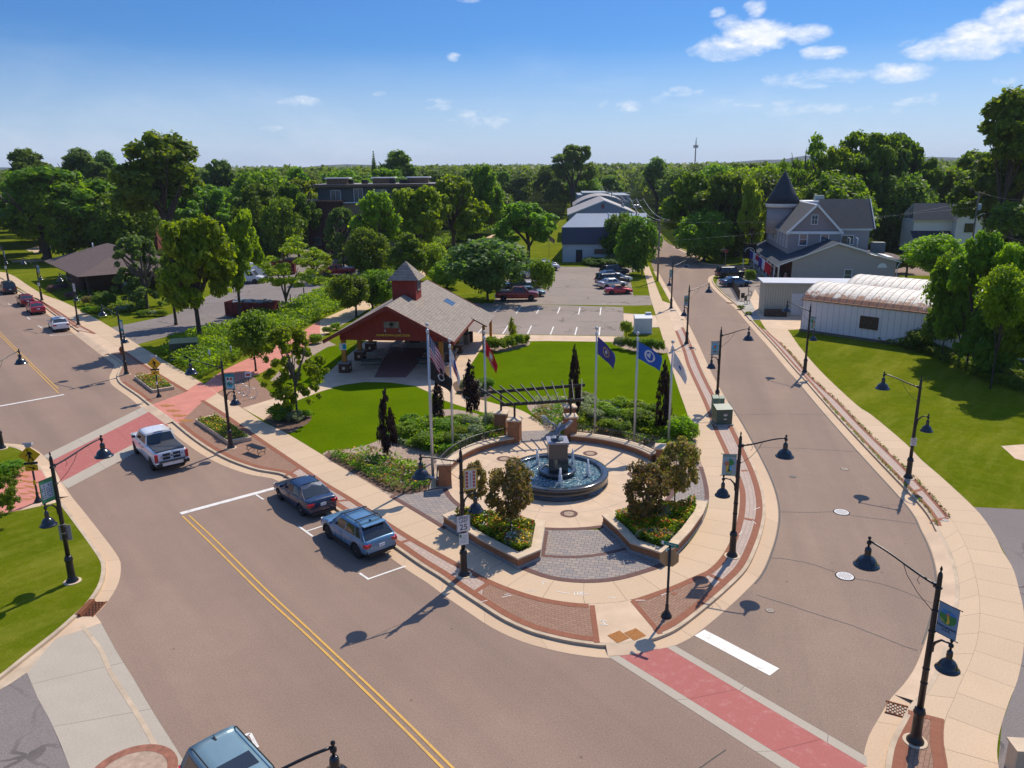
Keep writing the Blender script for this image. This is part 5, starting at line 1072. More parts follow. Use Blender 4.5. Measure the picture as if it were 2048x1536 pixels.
def car(kind,paint,loc,ang,label,group=None,rim=None,extras=(),name=None,glass=None,rim_n=5,cat=None,detail=True):
    K=KINDS[kind]; W=K['W']/2; L=K['L']/2
    nm=name or {'pickup':'pickup_truck','van':'white_van','sedan':'sedan','cross':'crossover','suv':'suv','roadster':'convertible'}[kind]
    t=thing(nm,label,cat or {'pickup':'pickup truck','van':'van','suv':'suv','cross':'car','sedan':'car','roadster':'car'}[kind],loc,ang,group)
    me=body_mesh(kind).copy(); me.materials.clear(); me.materials.append(paint); me.materials.append(m_blackp); o=bpy.data.objects.new('body',me); COL.objects.link(o); o.parent=t
    for sx in (-1,1):
        for sy in (-1,1): wheel(t,sx*K['wb']/2,sy*(W-.13),K['r'],.22,rim or m_rim,rim_n)
    xf,rf,rr,xb,zb,zr,wb,wt=K['cab']; gl=glass or m_glass
    zbk=lerp_top(K['top'],xb)-.03
    def pt(u,side,v):   # u along 0 front..1 back, v 0 bottom..1 top
        x0=xf+(xb-xf)*u; x1=rf+(rr-rf)*u; zb_=zb-.04+(zbk-zb+.04)*u; bulge=.03*math.sin(PI*min(1,max(0,u)))
        return Vector((x0+(x1-x0)*v,side*(wb+bulge+(wt+bulge-wb-bulge)*v**1.2),zb_+(zr-.035-zb_)*v))
    def gpanel(nm_,pts,m,lift=.0):
        mb=MB(); mb.add(pts,[tuple(range(len(pts)))]); return mb.build(nm_,m,t)
    # cab core carries the paint; panes lie a few millimetres proud of it
    mb=MB(); N=8
    rows=[[pt(i/N,s_,v) for v in (0,.35,.7,1.0)] for s_ in (1,) for i in range(N+1)]
    V=[];F=[]
    for i in range(N+1):
        l=[pt(i/N,1,v) for v in (0,.5,.93)]+[Vector((rf+(rr-rf)*(i/N),wt*.93,zr-.008)),Vector((rf+(rr-rf)*(i/N),wt*.5,zr+.018)),Vector((rf+(rr-rf)*(i/N),0,zr+.028))]
        V+= l+[Vector((p.x,-p.y,p.z)) for p in l[:-1][::-1]]
    m_=11
    for i in range(N):
        for k in range(m_-1): F.append((i*m_+k,(i+1)*m_+k,(i+1)*m_+k+1,i*m_+k+1))
    F.append(tuple(range(m_))[::-1]); F.append(tuple(N*m_+k for k in range(m_)))
    mb.add(V,F,0,True)
    for i in (-1,-2): mb.sm[i]=False
    mb.build('cab',paint,t)
    e=.012
    def off(p,n): return Vector(p)+Vector(n)*e
    A0,A1=.07,.93
    # windscreen and rear window
    for nm_,u,nx in (('windshield',0,1),('rear_window',1,-1)):
        if kind=='van' and u: continue
        b1,b2=pt(u,1,.10 if nx>0 else .08),pt(u,1,.93); 
        d=(b2-b1); n_=Vector((nx*abs(d.z),0,abs(d.x))).normalized()
        P=[b1+Vector((0,-.06,0)),b2+Vector((0,-.05,0)),Vector((b2.x,-b2.y+.05,b2.z)),Vector((b1.x,-b1.y+.06,b1.z))]; c_=[p+n_*.016 for p in P]
        mid=[Vector((c_[0].x+nx*.05,0,c_[0].z)),Vector((c_[1].x+nx*.03,0,c_[1].z+.012))]
        mb=MB(); mb.add([c_[0],c_[1],mid[1],mid[0],c_[3],c_[2]],[(0,1,2,3),(3,2,5,4)],0,True); mb.build(nm_,gl,t)
    cuts=dict(sedan=[(.16,.50),(.53,.84)],cross=[(.13,.42),(.45,.74),(.77,.9)],suv=[(.11,.36),(.39,.64),(.67,.93)],pickup=[(.14,.52),(.56,.93)],roadster=[(.14,.7)],van=[(.06,.26)])[kind]
    for s_ in (1,-1):
        for (a,b) in cuts:
            q=[pt(a,s_,.12),pt(b,s_,.12),pt(b,s_,.86),pt(a,s_,.86)]; 
            if a<.2: q[3]=pt(a+.02,s_,.84)
            n_=Vector((0,s_,.25)).normalized(); gpanel('side_window',[p+n_*.012 for p in (q if s_<0 else q[::-1])],gl)
    zt=lambda x:lerp_top(K['top'],x)
    # lamps, plate, bumpers
    ze=zt(-L*.97)
    for s_ in (1,-1):
        mb=MB()
        if kind=='pickup': mb.box((-L+.05,s_*(W-.14),1.0),(.12,.17,.46))
        elif kind in('cross','suv'): mb.box((-L+.12,s_*(W-.22),ze-.16),(.26,.36,.15),M=Matrix.Rotation(s_*R(20),3,'Z'))
        else: mb.box((-L+.10,s_*(W-.27),ze-.17),(.22,.42,.15),M=Matrix.Rotation(s_*R(18),3,'Z'))
        mb.build('taillight',m_tail,t)
        mb=MB(); mb.box((L-.17,s_*(W-.28),zt(L*.95)-.10),(.28,.34,.13),M=Matrix.Rotation(-s_*R(24),3,'Z')); mb.build('headlight',m_head,t)
        mb=MB(); xm=xf-.32; mb.box((xm,s_*(W+.06),zb+.10),(.12,.20,.13)); mb.build('mirror',extras[0] if extras and not isinstance(extras[0],str) else paint,t)
        if detail:
            for q in ([.15,-.95] if kind not in('roadster','pickup') else [.25] if kind=='roadster' else [.35,-.5]):
                mb=MB(); mb.box((q,s_*(W-.012),zb-.13),(.18,.035,.03)); mb.build('door_handle',m_blackp if kind=='pickup' else paint,t)
            mb=MB(); 
            for q in ((-.05,) if kind!='roadster' else (.7,)): mb.box((q,s_*(W-.006),.2+(zb+.0)/2),(.008,.012,zb*.62))
            mb.build('door_gap',m_blackp,t)
    mb=MB(); zp=(.52 if kind=='pickup' else ze-.26 if kind!='sedan' else ze-.22); mb.box((-L-.012 if kind!='pickup' else -L-.09,0,zp+(.12 if kind=='pickup' else 0)),(.02,.31,.155)); mb.build('license_plate',m_plate,t)
    mb=MB(); mb.box((-L+.05,0,K['low']+.12),(.16,W*1.55,.16)); mb.build('rear_bumper_trim',m_blackp,t)
    mb=MB(); mb.box((L-.04,0,K['low']+.24),(.12,W*1.2,.22)); mb.build('grille',m_blackp,t)
    if 'rails' in extras:
        for s_ in (1,-1):
            mb=MB(); y=s_*(wt*.93); mb.tube([(rf-.1,y,zr),(rf-.2,y,zr+.075),(rr+.25,y,zr+.075),(rr+.1,y,zr)],.02,6); mb.build('roof_rail',m_blackp,t)
    if 'bars' in extras:
        for x in (rf-.35,rr+.55): mb=MB(); mb.box((x,0,zr+.10),(.09,wt*2.0,.03)); mb.build('roof_bar',m_blackp,t)
    if 'sunroof' in extras: mb=MB(); mb.box(((rf+rr)/2+.35,0,zr+.024),(.62,wt*1.35,.012)); mb.build('sunroof',m_glass,t)
    if 'fin' in extras: mb=MB(); mb.add([(rr+.12,0,zr+.03),(rr+.32,-.03,zr+.03),(rr+.32,.03,zr+.03),(rr+.10,0,zr+.13)],[(0,1,3),(1,2,3),(2,0,3)]); mb.build('antenna_fin',m_blackp,t)
    if 'cladding' in extras:
        for sx in (-1,1):
            for s_ in (1,-1):
                mb=MB(); c=sx*K['wb']/2; n=12; q=[]
                for k in range(n+1):
                    a=PI*(-.06+1.12*k/n)
                    for r_ in (K['r']*1.17,K['r']*1.36): q.append((c+r_*math.cos(a),s_*(W+.004),K['r']+r_*math.sin(a)))
                for k in range(n): mb.add([q[2*k],q[2*k+1],q[2*k+3],q[2*k+2]]+[(v[0],v[1]-s_*.10,v[2]) for v in (q[2*k],q[2*k+1],q[2*k+3],q[2*k+2])],[(0,1,2,3),(1,5,6,2),(0,3,7,4)])
                mb.build('wheel_arch',m_blackp,t)
        for s_ in (1,-1): mb=MB(); mb.box((0,s_*(W-.03),K['low']+.07),(K['wb']-.9,.08,.16)); mb.build('sill_cladding',m_blackp,t)
        for s_ in (1,-1): mb=MB(); mb.box((-L+.10,s_*(W-.30),.50),(.14,.36,.22)); mb.build('bumper_pod',m_blackp,t)
    if 'spoiler' in extras: mb=MB(); mb.box((rr-.12,0,zr-.0),(.28,wt*1.9,.035)); mb.build('spoiler',paint,t)
    if kind=='pickup':
        mb=MB(); mb.box((-1.86,0,1.365),(1.86,1.66,.05)); bm_=mb.build('bed_cover',m_bed if 'cover' in extras else M('bed_grey',(.35,.36,.38),.6,.2),t)
        mb=MB(); mb.box((-L-.03,0,.62),(.22,1.9,.2)); mb.build('rear_bumper',paint if 'cover' in extras else m_steel,t)
    return t
m_bed=M('bed_cover_vinyl',(.05,.052,.06),.5,.3,3,bump=.3,bscale=9)
def side_place(q_r,q_f,side,kind):
    """rear and front wheel contact pixels on the visible side; side=+1 when that is the car's left"""
    a,b=G(*q_r,Z0),G(*q_f,Z0); d=(b-a); d.z=0; d.normalize(); n_=Vector((-d.y,d.x,0)); c=(a+b)/2-n_*side*(KINDS[kind]['W']/2-.02); return (c.x,c.y,Z0+.005),math.atan2(d.y,d.x)
Z0=.0
KP='cars parked along the main street kerb'
l,a=side_place((602,1032),(559,1000),1,'sedan'); t=car('sedan',carpaint('navy',(.008,.022,.065),.2),l,a,'dark navy sedan parked at the kerb, just ahead of the light blue crossover',KP,rim_n=7)
l,a=side_place((712,1116),(657,1078),1,'cross'); t=car('cross',carpaint('light_blue',(.115,.24,.38),.3),l,a,'light blue crossover with roof bars parked nearest the speed limit sign',KP,rim=m_rimd,extras=('rails','bars','fin','cladding','spoiler'))
l,a=side_place((304,942),(270,907),1,'pickup'); t=car('pickup',carpaint('white',(.68,.68,.69),.0),l,a,'white pickup with dark bed cover driving over the red crosswalk',None,extras=(m_blackp,'cover'),rim=m_rimd)
x=-2.955
for s_ in (1,-1):
    for z,h in ((1.17,.13),(.94,.13)): mb=MB(); mb.box((x,s_*.30,z),(.012,.42,h)); mb.build('tailgate_decal',m_blackp,t)
mb=MB(); mb.box((x-.005,0,1.22),(.02,.14,.06)); mb.build('tailgate_badge',m_alum,t)
text_mesh('CHEVROLET',.19,'lettering',m_blackp,t,Matrix.Translation((x-.03,0,1.055))@Matrix.Rotation(-PI/2,4,'Z')@Matrix.Rotation(PI/2,4,'X')@Matrix.Scale(1.25,4,(1,0,0)))
for s_ in (1,-1): mb=MB(); mb.box((-3.06,s_*.78,.60),(.14,.34,.2)); mb.build('bumper_corner',m_blackp,t)
mb=MB(); mb.box((-3.05,0,.78),(.2,1.5,.04)); mb.build('bumper_step',m_blackp,t)
mb=MB(); mb.box((-.50,0,1.90),(.06,.5,.045)); mb.build('brake_lamp',m_tail,t)
r0,r1,r2=G(459,1459,1.66),G(520,1525,1.66),G(388,1497,1.66); d=(r1-r0); d.z=0; d.normalize(); c=(r0+r2)/2+d*2.0
car('suv',carpaint('sage_blue',(.20,.30,.33),.25),(c.x,c.y,.005),math.atan2(d.y,d.x),'pale grey-blue car cut off by the bottom edge of the picture',None,extras=('rails','sunroof','fin'))
for kind,qr,qf,pt_,lab,ex in (('sedan',(108,666),(96,654),('pearl',(.66,.66,.67),.0),'white sedan, nearest of the cars parked on the left part of the main street',()),
 ('sedan',(63,631),(52,622),('crimson',(.42,.008,.03),.3),'bright red sedan parked directly behind the white sedan, nearer of two red cars',()),
 ('sedan',(43,615),(33,606),('dark_red',(.22,.012,.018),.3),'dark red sedan parked between the bright red car and the dark suv',()),
 ('suv',(9,592),(-2,582),('near_black',(.012,.014,.02),.3),'dark blue-black suv parked farthest along the kerb at the left edge',())):
    l,a=side_place(qr,qf,1,kind); car(kind,carpaint(*pt_),l,a,lab,KP,extras=ex)
Z0=.13
GL='cars in the parking lots behind the pavilion'
for kind,qr,qf,sd,pt_,lab,ex in (
 ('roadster',(1224.4,589.3),(1254.5,588.6),-1,('crimson',(.42,.008,.03),.3),'small red convertible with tan soft top, nearest in the row of parked cars',()),
 ('sedan',(1213,577.8),(1246.5,575.5),-1,('silver',(.50,.51,.53),.4),'silver sedan second in the row, behind the red convertible',()),
 ('suv',(1212,571.2),(1242,569.6),-1,('near_black',(.012,.014,.02),.3),'black suv third in the row, behind the silver sedan',()),
 ('sedan',(1224,566),(1253,564.6),-1,('pearl',(.66,.66,.67),.0),'white sedan fourth in the row, standing forward of the blue-grey one',()),
 ('sedan',(1209,560),(1241,558.4),-1,('teal_grey',(.10,.17,.20),.4),'blue-grey sedan fifth in the row, one short of the last',()),
 ('suv',(1218,552.8),(1248,551.2),-1,('near_black',(.012,.014,.02),.3),'black suv farthest in the row, by the hedge of the navy building',()),
 ('pickup',(1016,603),(1053,602.6),-1,('maroon',(.20,.012,.018),.3),'maroon pickup with roll bar parked under the round tree, beside the columnar tree',()),
 ('sedan',(1044,594.5),(1073,594),-1,('teal_grey',(.10,.17,.20),.4),'blue-grey car mostly hidden behind the maroon pickup',()),
 ('pickup',(1056,584),(1026,584.5),1,('dark_green',(.02,.035,.035),.3),'dark pickup facing left behind the maroon pickup',()),
 ('suv',(1077,556),(1052,557),1,('silver',(.50,.51,.53),.4),'silver vehicle half hidden behind the columnar tree',()),
 ('suv',(1084,543),(1106,542),-1,('pearl',(.66,.66,.67),.0),'white suv at the far left corner of the back parking lot',()),
 ('sedan',(1082,535.5),(1102,535),-1,('near_black',(.012,.014,.02),.3),'black car just beyond the white suv at the lot corner',()),
 ('pickup',(694,552),(653,552.5),1,('fire_red',(.36,.012,.018),.3),'bright red pickup facing left in the old cracked lot',()),
 ('van',(472,568),(504,567.6),-1,('pearl',(.66,.66,.67),.0),'white van nosing out from behind the leafy trees in the old lot',()),
 ('suv',(210,578),(236,577),-1,('pearl',(.66,.66,.67),.0),'white suv parked beyond the open porch of the brown roofed building',()),
 ('suv',(1448.5,556.6),(1481.5,556),-1,('near_black',(.012,.014,.02),.3),'black suv parked facing the flag-hung porch',()),
 ('sedan',(1457,574.4),(1494.5,573.2),-1,('mid_blue',(.03,.10,.20),.4),'blue sedan parked facing the porch, nearer the black fence',()),
 ('pickup',(1444.5,514),(1478,512.4),-1,('near_black',(.012,.014,.02),.3),'black pickup with pale bed parked beyond the grass island',()),
 ('suv',(1268,418.5),(1284,418),-1,('silver',(.50,.51,.53),.4),'far silver suv beside the distant sheds and utility poles',())):
    l,a=side_place(qr,qf,sd,kind); 
    if kind=='pickup' and qr[0]<1000 and False: pass
    t=car(kind,carpaint(*pt_),l,a,lab,GL if lab[0]!='w' or 'row' in lab else GL,extras=ex,detail=False)
    if kind=='roadster':
        mb=MB(); mb.box((-.17,0,1.235),(.82,1.14,.03)); mb.build('soft_top',M('tan_top',(.42,.30,.20),.8),t)
    if 'roll bar' in lab: mb=MB(); mb.tube([(-.95,.75,1.3),(-.95,.7,1.95),(-.95,-.7,1.95),(-.95,-.75,1.3)],.045,8); mb.build('roll_bar',m_black,t)
# box truck, roll-off containers
p=G(515,560); t=thing('box_trailer','white box trailer standing behind the white van','trailer',(p.x,p.y,.13),R(5)); mb=MB(); mb.box((0,0,1.75),(4.2,2.2,2.3)); mb.build('box',M('trailer_white',(.62,.64,.67),.5,.06),t)
for sx in (-1,1): wheel(t,sx*1.2,-.95,.36,.2,m_rim); wheel(t,sx*1.2,.95,.36,.2,m_rim)
def rolloff(p,rz,L,W_,h,label,junk=True):
    t=thing('roll_off_container',label,'dumpster',(p.x,p.y,.13),rz,'dark red roll-off containers'); m=M('container_red',(.13,.012,.014),.6,.3,2)
    mb=MB()
    for c,d in (((0,-W_/2,h/2+.15),(L,.08,h)),((0,W_/2,h/2+.15),(L,.08,h)),((-L/2,0,h/2+.15),(.08,W_,h)),((L/2,0,h/2+.15),(.08,W_,h)),((0,0,.2),(L,W_,.08))): mb.box(c,d)
    mb.build('hull',m,t); mb=MB()
    for k in range(8): mb.box((-L/2+.3+k*(L-.6)/7,-W_/2-.06,h/2+.15),(.08,.06,h))
    for k in range(8): mb.box((-L/2+.3+k*(L-.6)/7,W_/2+.06,h/2+.15),(.08,.06,h))
    mb.build('rib',m,t)
    if junk:
        rn=random.Random(1); mb=MB()
        for k in range(46): mb.box((rn.uniform(-L/2+.4,L/2-.4),rn.uniform(-W_/2+.3,W_/2-.3),h+.1+rn.uniform(-.2,.22)),(rn.uniform(.3,1.2),rn.uniform(.1,.7),rn.uniform(.03,.2)),rn.randrange(3),M=Matrix.Rotation(rn.uniform(0,3),3,'Z')@Matrix.Rotation(rn.uniform(-.4,.4),3,'X'))
        mb.build('debris',[M('junk_white',(.6,.6,.58),.8,.2),M('junk_tan',(.4,.28,.15),.8,.2),M('junk_grey',(.25,.3,.36),.8,.2)],t,kind='stuff')
rolloff(G(505,632),R(-14),6.0,2.3,1.7,'dark red container heaped with debris beside the trail bank'); rolloff(G(556,548),R(8),6.0,2.3,2.1,'red container behind the forked locust tree',False); rolloff(G(470,530),R(4),6.5,2.3,2.0,'red container at the back of the old lot, left of the trailer',False)
# ------------------------------------------------------------ building helpers (local frames)
def slope(mb_or_name,pts,m,par,nm='roof',thick=.08,under=None):
    """a roof plane: pts = eave a, eave b, ridge b, ridge a (local); UV in metres; has thickness"""
    a,b,c,d=[Vector(p) for p in pts]; u=(b-a).normalized(); n_=(b-a).cross(d-a).normalized()
    if n_.z<0: n_=-n_
    v=n_.cross(u); vs=[a,b,c,d]; lo=[p-n_*thick for p in vs]
    me=bpy.data.meshes.new(nm); me.from_pydata([tuple(p) for p in vs+lo],[],[(0,1,2,3),(7,6,5,4),(0,4,5,1),(1,5,6,2),(2,6,7,3),(3,7,4,0)])
    me.materials.append(m); me.materials.append(under or m_fasc); ul=me.uv_layers.new(name='UVMap')
    for p in me.polygons:
        p.material_index=0 if p.index==0 else 1
        for li in p.loop_indices:
            q=me.vertices[me.loops[li].vertex_index].co; ul.data[li].uv=((q-a).dot(u)+50,(q-a).dot(v)+50)
    bm=bmesh.new(); bm.from_mesh(me); bmesh.ops.recalc_face_normals(bm,faces=bm.faces); bm.to_mesh(me); bm.free()
    o=bpy.data.objects.new(nm,me); COL.objects.link(o); o.parent=par; return o
def wallpoly(par,P,m,nm='wall',t=.12,nd=(0,1,0),label=None):
    """upright wall from an outline in one plane, pushed back by t along nd"""
    mb=MB(); P=[Vector(p) for p in P]; n=len(P); d=Vector(nd)*t; mb.add(P+[p+d for p in P],[tuple(range(n))[::-1],tuple(range(n,2*n))]+[(i,(i+1)%n,(i+1)%n+n,i+n) for i in range(n)])
    me=mb.mesh(nm,m); bm=bmesh.new(); bm.from_mesh(me); bmesh.ops.recalc_face_normals(bm,faces=bm.faces); bm.to_mesh(me); bm.free()
    o=bpy.data.objects.new(nm,me); COL.objects.link(o); o.parent=par
    if label: o['label']=label
    return o
def boxpart(par,c,d,m,nm,rz=0,label=None): mb=MB(); mb.box(c,d,0,rz); return mb.build(nm,m,par,label)
def window(par,c,w_,h_,axis='x',s=-1,frame=None,glass=None,mull=(1,1),nm='window',fw=.08):
    """c centre on the wall face; axis x: wall runs along x and faces y*s"""
    fr=frame or m_fasc; gl=glass or m_glassb; mb=MB(); 
    def bx(a,z,da,dz,dep,th=.05):
        if axis=='x': mb.box((c[0]+a,c[1]+s*dep,c[2]+z),(da,th,dz))
        else: mb.box((c[0]+s*dep,c[1]+a,c[2]+z),(th,da,dz))
    bx(0,h_/2+fw/2,w_+2*fw,fw,.04,.08); bx(0,-h_/2-fw/2,w_+2*fw,fw,.05,.1); bx(-w_/2-fw/2,0,fw,h_,.04,.08); bx(w_/2+fw/2,0,fw,h_,.04,.08)
    for k in range(1,mull[0]+0): bx(-w_/2+w_*k/mull[0],0,.04,h_,.04,.045)
    for k in range(1,mull[1]+0): bx(0,-h_/2+h_*k/mull[1],w_,.05,.038,.04)
    f=mb.build(nm,fr,par); mb=MB(); bx(0,0,w_,h_,.018,.02); mb.build('pane',gl,f); return f
# ------------------------------------------------------------ picnic pavilion
t=thing('picnic_pavilion','open red timber pavilion with shake roof and square cupola','pavilion',(-10.55,67.05,.125),R(-6.3)); PV=t
ex,ez,az_=5.75,3.12,6.18; y0,y1=-1.25,15.3
slope('',[(-ex,y0,ez),(-ex,y1,ez),(0,y1,az_),(0,y0,az_)],m_shake,t,'roof',.12,m_trimred); slope('',[(ex,y0,ez),(ex,y1,ez),(0,y1,az_),(0,y0,az_)],m_shake,t,'roof',.12,m_trimred)
mb=MB()
for y in (y0-.03,y1+.03):
    for s_ in (-1,1):
        a=Vector((s_*(ex+.05),y,ez-.14)); b=Vector((0,y,az_-.12)); d=b-a; mb=MB(); mb.box(tuple((a+b)/2),(d.length,.09,.30),M=d.to_track_quat('X','Z').to_matrix()); mb.build('bargeboard',m_trimred,t)
for s_ in (-1,1): boxpart(t,(s_*(ex+.02),(y0+y1)/2,ez-.16),(.06,y1-y0,.2),m_trimred,'eave_fascia')
mb=MB()
for y,s_ in ((-.15,1),(y1-.6,1)):
    P=[Vector((-4.65,y,2.95)),Vector((4.65,y,2.95)),Vector((4.65,y,3.55)),Vector((0,y,6.0)),Vector((-4.65,y,3.55))]; wallpoly(t,P,m_redwood,'gable_wall',.14)
for x in (-4.38,4.38):
    boxpart(t,(x,7.2,3.03),(.26,14.9,.28),m_redwood,'beam')
for x in (-4.38,4.38):
    for y in (0,4.6,8.2,13.6):
        if x<0 and y>9: continue
        boxpart(t,(x,y,1.9),(.36,.36,2.2),m_wood,'post')
        p_=boxpart(t,(x,y,.42),(.92,.92,.84),m_brickd,'pier'); boxpart(p_,(x,y,.88),(1.02,1.02,.09),m_caps,'pier_cap'); boxpart(p_,(x,y-.47,.42),(.24,.02,.24),m_cap,'stone_square'); boxpart(p_,(x+.47,y,.42),(.02,.24,.24),m_cap,'stone_square')
# closed rear room
boxpart(t,(1.5,12.3,1.5),(5.7,4.8,3.0),M('block_taupe',(.30,.26,.21),.85,.2,3),'rear_room'); boxpart(t,(-.3,9.86,1.6),(1.0,.05,2.1),M('dark_door',(.03,.03,.05),.6,.1),'door'); boxpart(t,(2.6,9.86,1.9),(2.2,.05,1.0),m_glass,'serving_window')
# cupola
cy=6.35
mb=MB(); mb.box((0,cy,6.15),(2.25,2.25,2.9)); cu_=mb.build('cupola',m_redwood,t)
for a_ in range(4):
    c_,s_=math.cos(a_*PI/2),math.sin(a_*PI/2); rot=lambda x,y,z:(c_*x-s_*y,cy+s_*x+c_*y,z)
    o=slope('',[rot(-1.5,-1.5,7.52),rot(1.5,-1.5,7.52),rot(.02,-.02,9.15),rot(-.02,-.02,9.15)],m_shake,t,'cupola_roof',.08,m_trimred); o.parent=cu_
mb=MB()
for z in [7.62+k*.235 for k in range(6)]:
    h=1.5*(1-(z-7.52)/1.65); mb.box((0,cy-h+.02,z),(2*h,.05,.05)); mb.box((-h+.02,cy,z),(.05,2*h,.05))
mb.build('roof_batten',m_caps,cu_)
window(cu_,(1.125,cy,6.85),.9,.7,'y',1,m_caps,m_glassb,(2,2))
o=slope('',[(2.7,10.2,4.78),(3.6,10.2,4.28),(3.6,12.0,4.28),(2.7,12.0,4.78)],m_glassb,t,'skylight',.1,m_caps)
# side entry roof: the right slope runs on lower along the rear half
slope('',[(7.15,9.4,2.42),(7.15,15.3,2.42),(5.55,15.3,3.27),(5.55,9.4,3.27)],m_shake,t,'side_roof',.12,m_trimred)
for y in (9.7,14.9): boxpart(t,(6.75,y,1.2),(.26,.26,2.4),m_wood,'post')
# signs on the gable
o=boxpart(t,(.1,-.18,4.35),(1.35,.05,.56),M('plaque_grey',(.22,.20,.15),.7,.5,6),'plaque'); mb=MB(); mb.lathe([(0,-.01),(.2,-.0),(0,.01)],(0,0,0),9); mb.v=[(x+.1,-.213+z,4.40+y*.8) for x,y,z in mb.v]; mb.box((.1,-.21,4.2),(.07,.02,.22)); mb.build('tree_emblem',c_ink,o)
o=boxpart(t,(.2,-.19,3.42),(3.0,.03,.36),m_trimred,'name_board'); text_mesh('HOMETOWN JUNCTION',.27,'lettering',col('gold_letters',(1.0,.66,.03),.5),o,Matrix.Translation((.2,-.212,3.42))@Matrix.Rotation(PI/2,4,'X'))
for x in (-.45,.85): mb=MB(); mb.tube([(x,-.18,3.55),(x,-.22,3.95),(x+.06,-.5,4.1),(x+.08,-.62,3.95)],.02,6); mb.lathe([(.03,.0),(.12,-.1)],(x+.08,-.64,3.98),10); mb.build('gooseneck_lamp',m_alum,t)
o=boxpart(t,(-4.38,-.22,2.35),(.62,.04,.6),c_wht,'notice_plate'); boxpart(o,(-4.26,-.245,2.35),(.3,.01,.46),col('notice_teal',(.0,.28,.42)),'printed_area')
# picnic tables, pot, bins
m_tab=M('table_green',(.06,.10,.085),.5,.15,3); m_tabl=M('table_pale',(.35,.40,.37),.5,.15,3)
def ptable(x,y,rz,lab,m=m_tab):
    w_=PV.matrix_basis@Vector((x,y,.01)); t=thing('picnic_table',lab,'picnic table',w_,R(rz),'picnic tables under the pavilion')
    boxpart(t,(0,0,.74),(1.85,.75,.05),m,'tabletop')
    for s_ in (-1,1): boxpart(t,(0,s_*.68,.45),(1.85,.27,.04),m,'seat')
    for s_ in (-1,1): mb=MB(); mb.tube([(s_*.6,-.75,.02),(s_*.6,-.3,.7)],.025,6); mb.tube([(s_*.6,.75,.02),(s_*.6,.3,.7)],.025,6); mb.tube([(s_*.6,-.7,.43),(s_*.6,.7,.43)],.022,6); mb.build('leg_frame',m_steel,t)
ptable(-2.4,1.6,4,'dark green picnic table nearest the left front pier'); ptable(-2.9,5.2,75,'pale picnic table in the left middle of the pavilion',m_tabl); ptable(-1.9,9.0,80,'picnic table at the left rear of the pavilion',m_tabl); ptable(2.5,2.4,0,'dark picnic table behind the big round flower pot'); ptable(2.6,5.6,0,'dark picnic table at the right middle of the pavilion')
p=G(886,752); t=thing('flower_pot','big round tan concrete pot at the right front post','planter',(p.x,p.y,.13)); mb=MB(); mb.lathe([(.52,0),(.66,.15),(.74,.95),(.78,1.0),(.66,1.0),(.6,.85),(0,.85)],(0,0,0),26); mb.build('pot',M('pot_tan',(.42,.32,.22),.85,.15,3),t)
for k,(x,y,lab,m) in enumerate(((933,688,'square tan litter bin with dark lid right of the pavilion',M('bin_tan',(.28,.24,.18),.8,.2)),(942,684,'slim brown litter bin just behind the tan one',M('bin_brown',(.13,.06,.04),.7,.2)))):
    p=G(x,y); t=thing('litter_bin',lab,'litter bin',(p.x,p.y,.13),R(-6)); boxpart(t,(0,0,.5),(.55-.15*k,.55-.1*k,1.0),m,'body'); mb=MB(); mb.lathe([(.34-.08*k,0),(.3-.08*k,.1),(0,.14)],(0,0,1.0),14); mb.build('lid',m_black,t)
# ------------------------------------------------------------ low brown building on the left
t=thing('brown_hall','low brick building with wide brown hipped shingle roof by the main street','building',(-61.8,111.2,.1),math.atan2(.626,.78)-0.0)   # local x = back-right, y = along the street
LX,LY,hz,rz_=17.0,27.6,3.1,6.1
N0=(0,0,hz);N1=(LX,0,hz);N2=(LX,LY,hz);N3=(0,LY,hz);R0=(LX/2,8.2,rz_);R1=(LX/2,19.4,rz_)
slope('',[N0,N3,R1,R0],m_shb,t,'roof',.14,m_blackp); slope('',[N1,N2,R1,R0],m_shb,t,'roof',.14,m_blackp); slope('',[N0,N1,R0,R0],m_shb,t,'roof',.14,m_blackp); slope('',[N3,N2,R1,R1],m_shb,t,'roof',.14,m_blackp)
boxpart(t,(9.0,15.5,1.55),(13.0,17.5,3.1),m_brickd,'wall'); mb=MB()
for (x,y) in ((1.4,1.4),(6,1.4),(11,1.4),(15.6,1.4),(1.4,5.6)): boxpart(t,(x,y,1.55),(.32,.32,3.1),m_bark,'porch_post')
boxpart(t,(1.4,9.2,1.3),(.3,5,2.6),m_brickd,'porch_wall'); boxpart(t,(8.5,1.4,2.1),(14,.12,.12),m_bark,'porch_rail')
for k,y in enumerate((9.5,13.5,17.5,21.5)): window(t,(2.5,y,1.7),1.1,1.3,'y',-1,m_bark,m_glass)
mb=MB(); mb.tube([(6.4,20.2,5.3),(6.4,20.2,6.2)],.09,8); mb.build('vent_pipe',m_fasc,t)
# ------------------------------------------------------------ navy metal building and the sheds behind it
P=[G(1132,455,6.6),G(1159,426,6.6),G(1270,421,6.6),G(1256,455,6.6)]; P=[Vector((9.9,150.6,0)),Vector((16.2,192,0)),Vector((32.5,191,0)),Vector((25.5,150.0,0))]
t=thing('metal_building','long metal building with navy upper front and slate roof behind the car park','building',(9.9,150.6,.1),math.atan2(-.6,15.6))
def L2(t,p): v=t.matrix_basis.inverted()@Vector((p[0],p[1],p[2] if len(p)>2 else .1)); return v
q=[L2(t,p) for p in P]
mb=MB(); mb.prism([Vector((a.x,a.y,0)) for a in q],0,6.2); mb.build('wall',m_metb,t)
boxpart(t,(7.8,-.16,5.0),(15.9,.3,3.2),m_metn,'navy_fascia'); boxpart(t,(7.8,-.03,1.7),(15.5,.1,3.4),siding('metal_panel_pale',(.50,.54,.58),.28,.6,True,ms=.03),'front_wall')
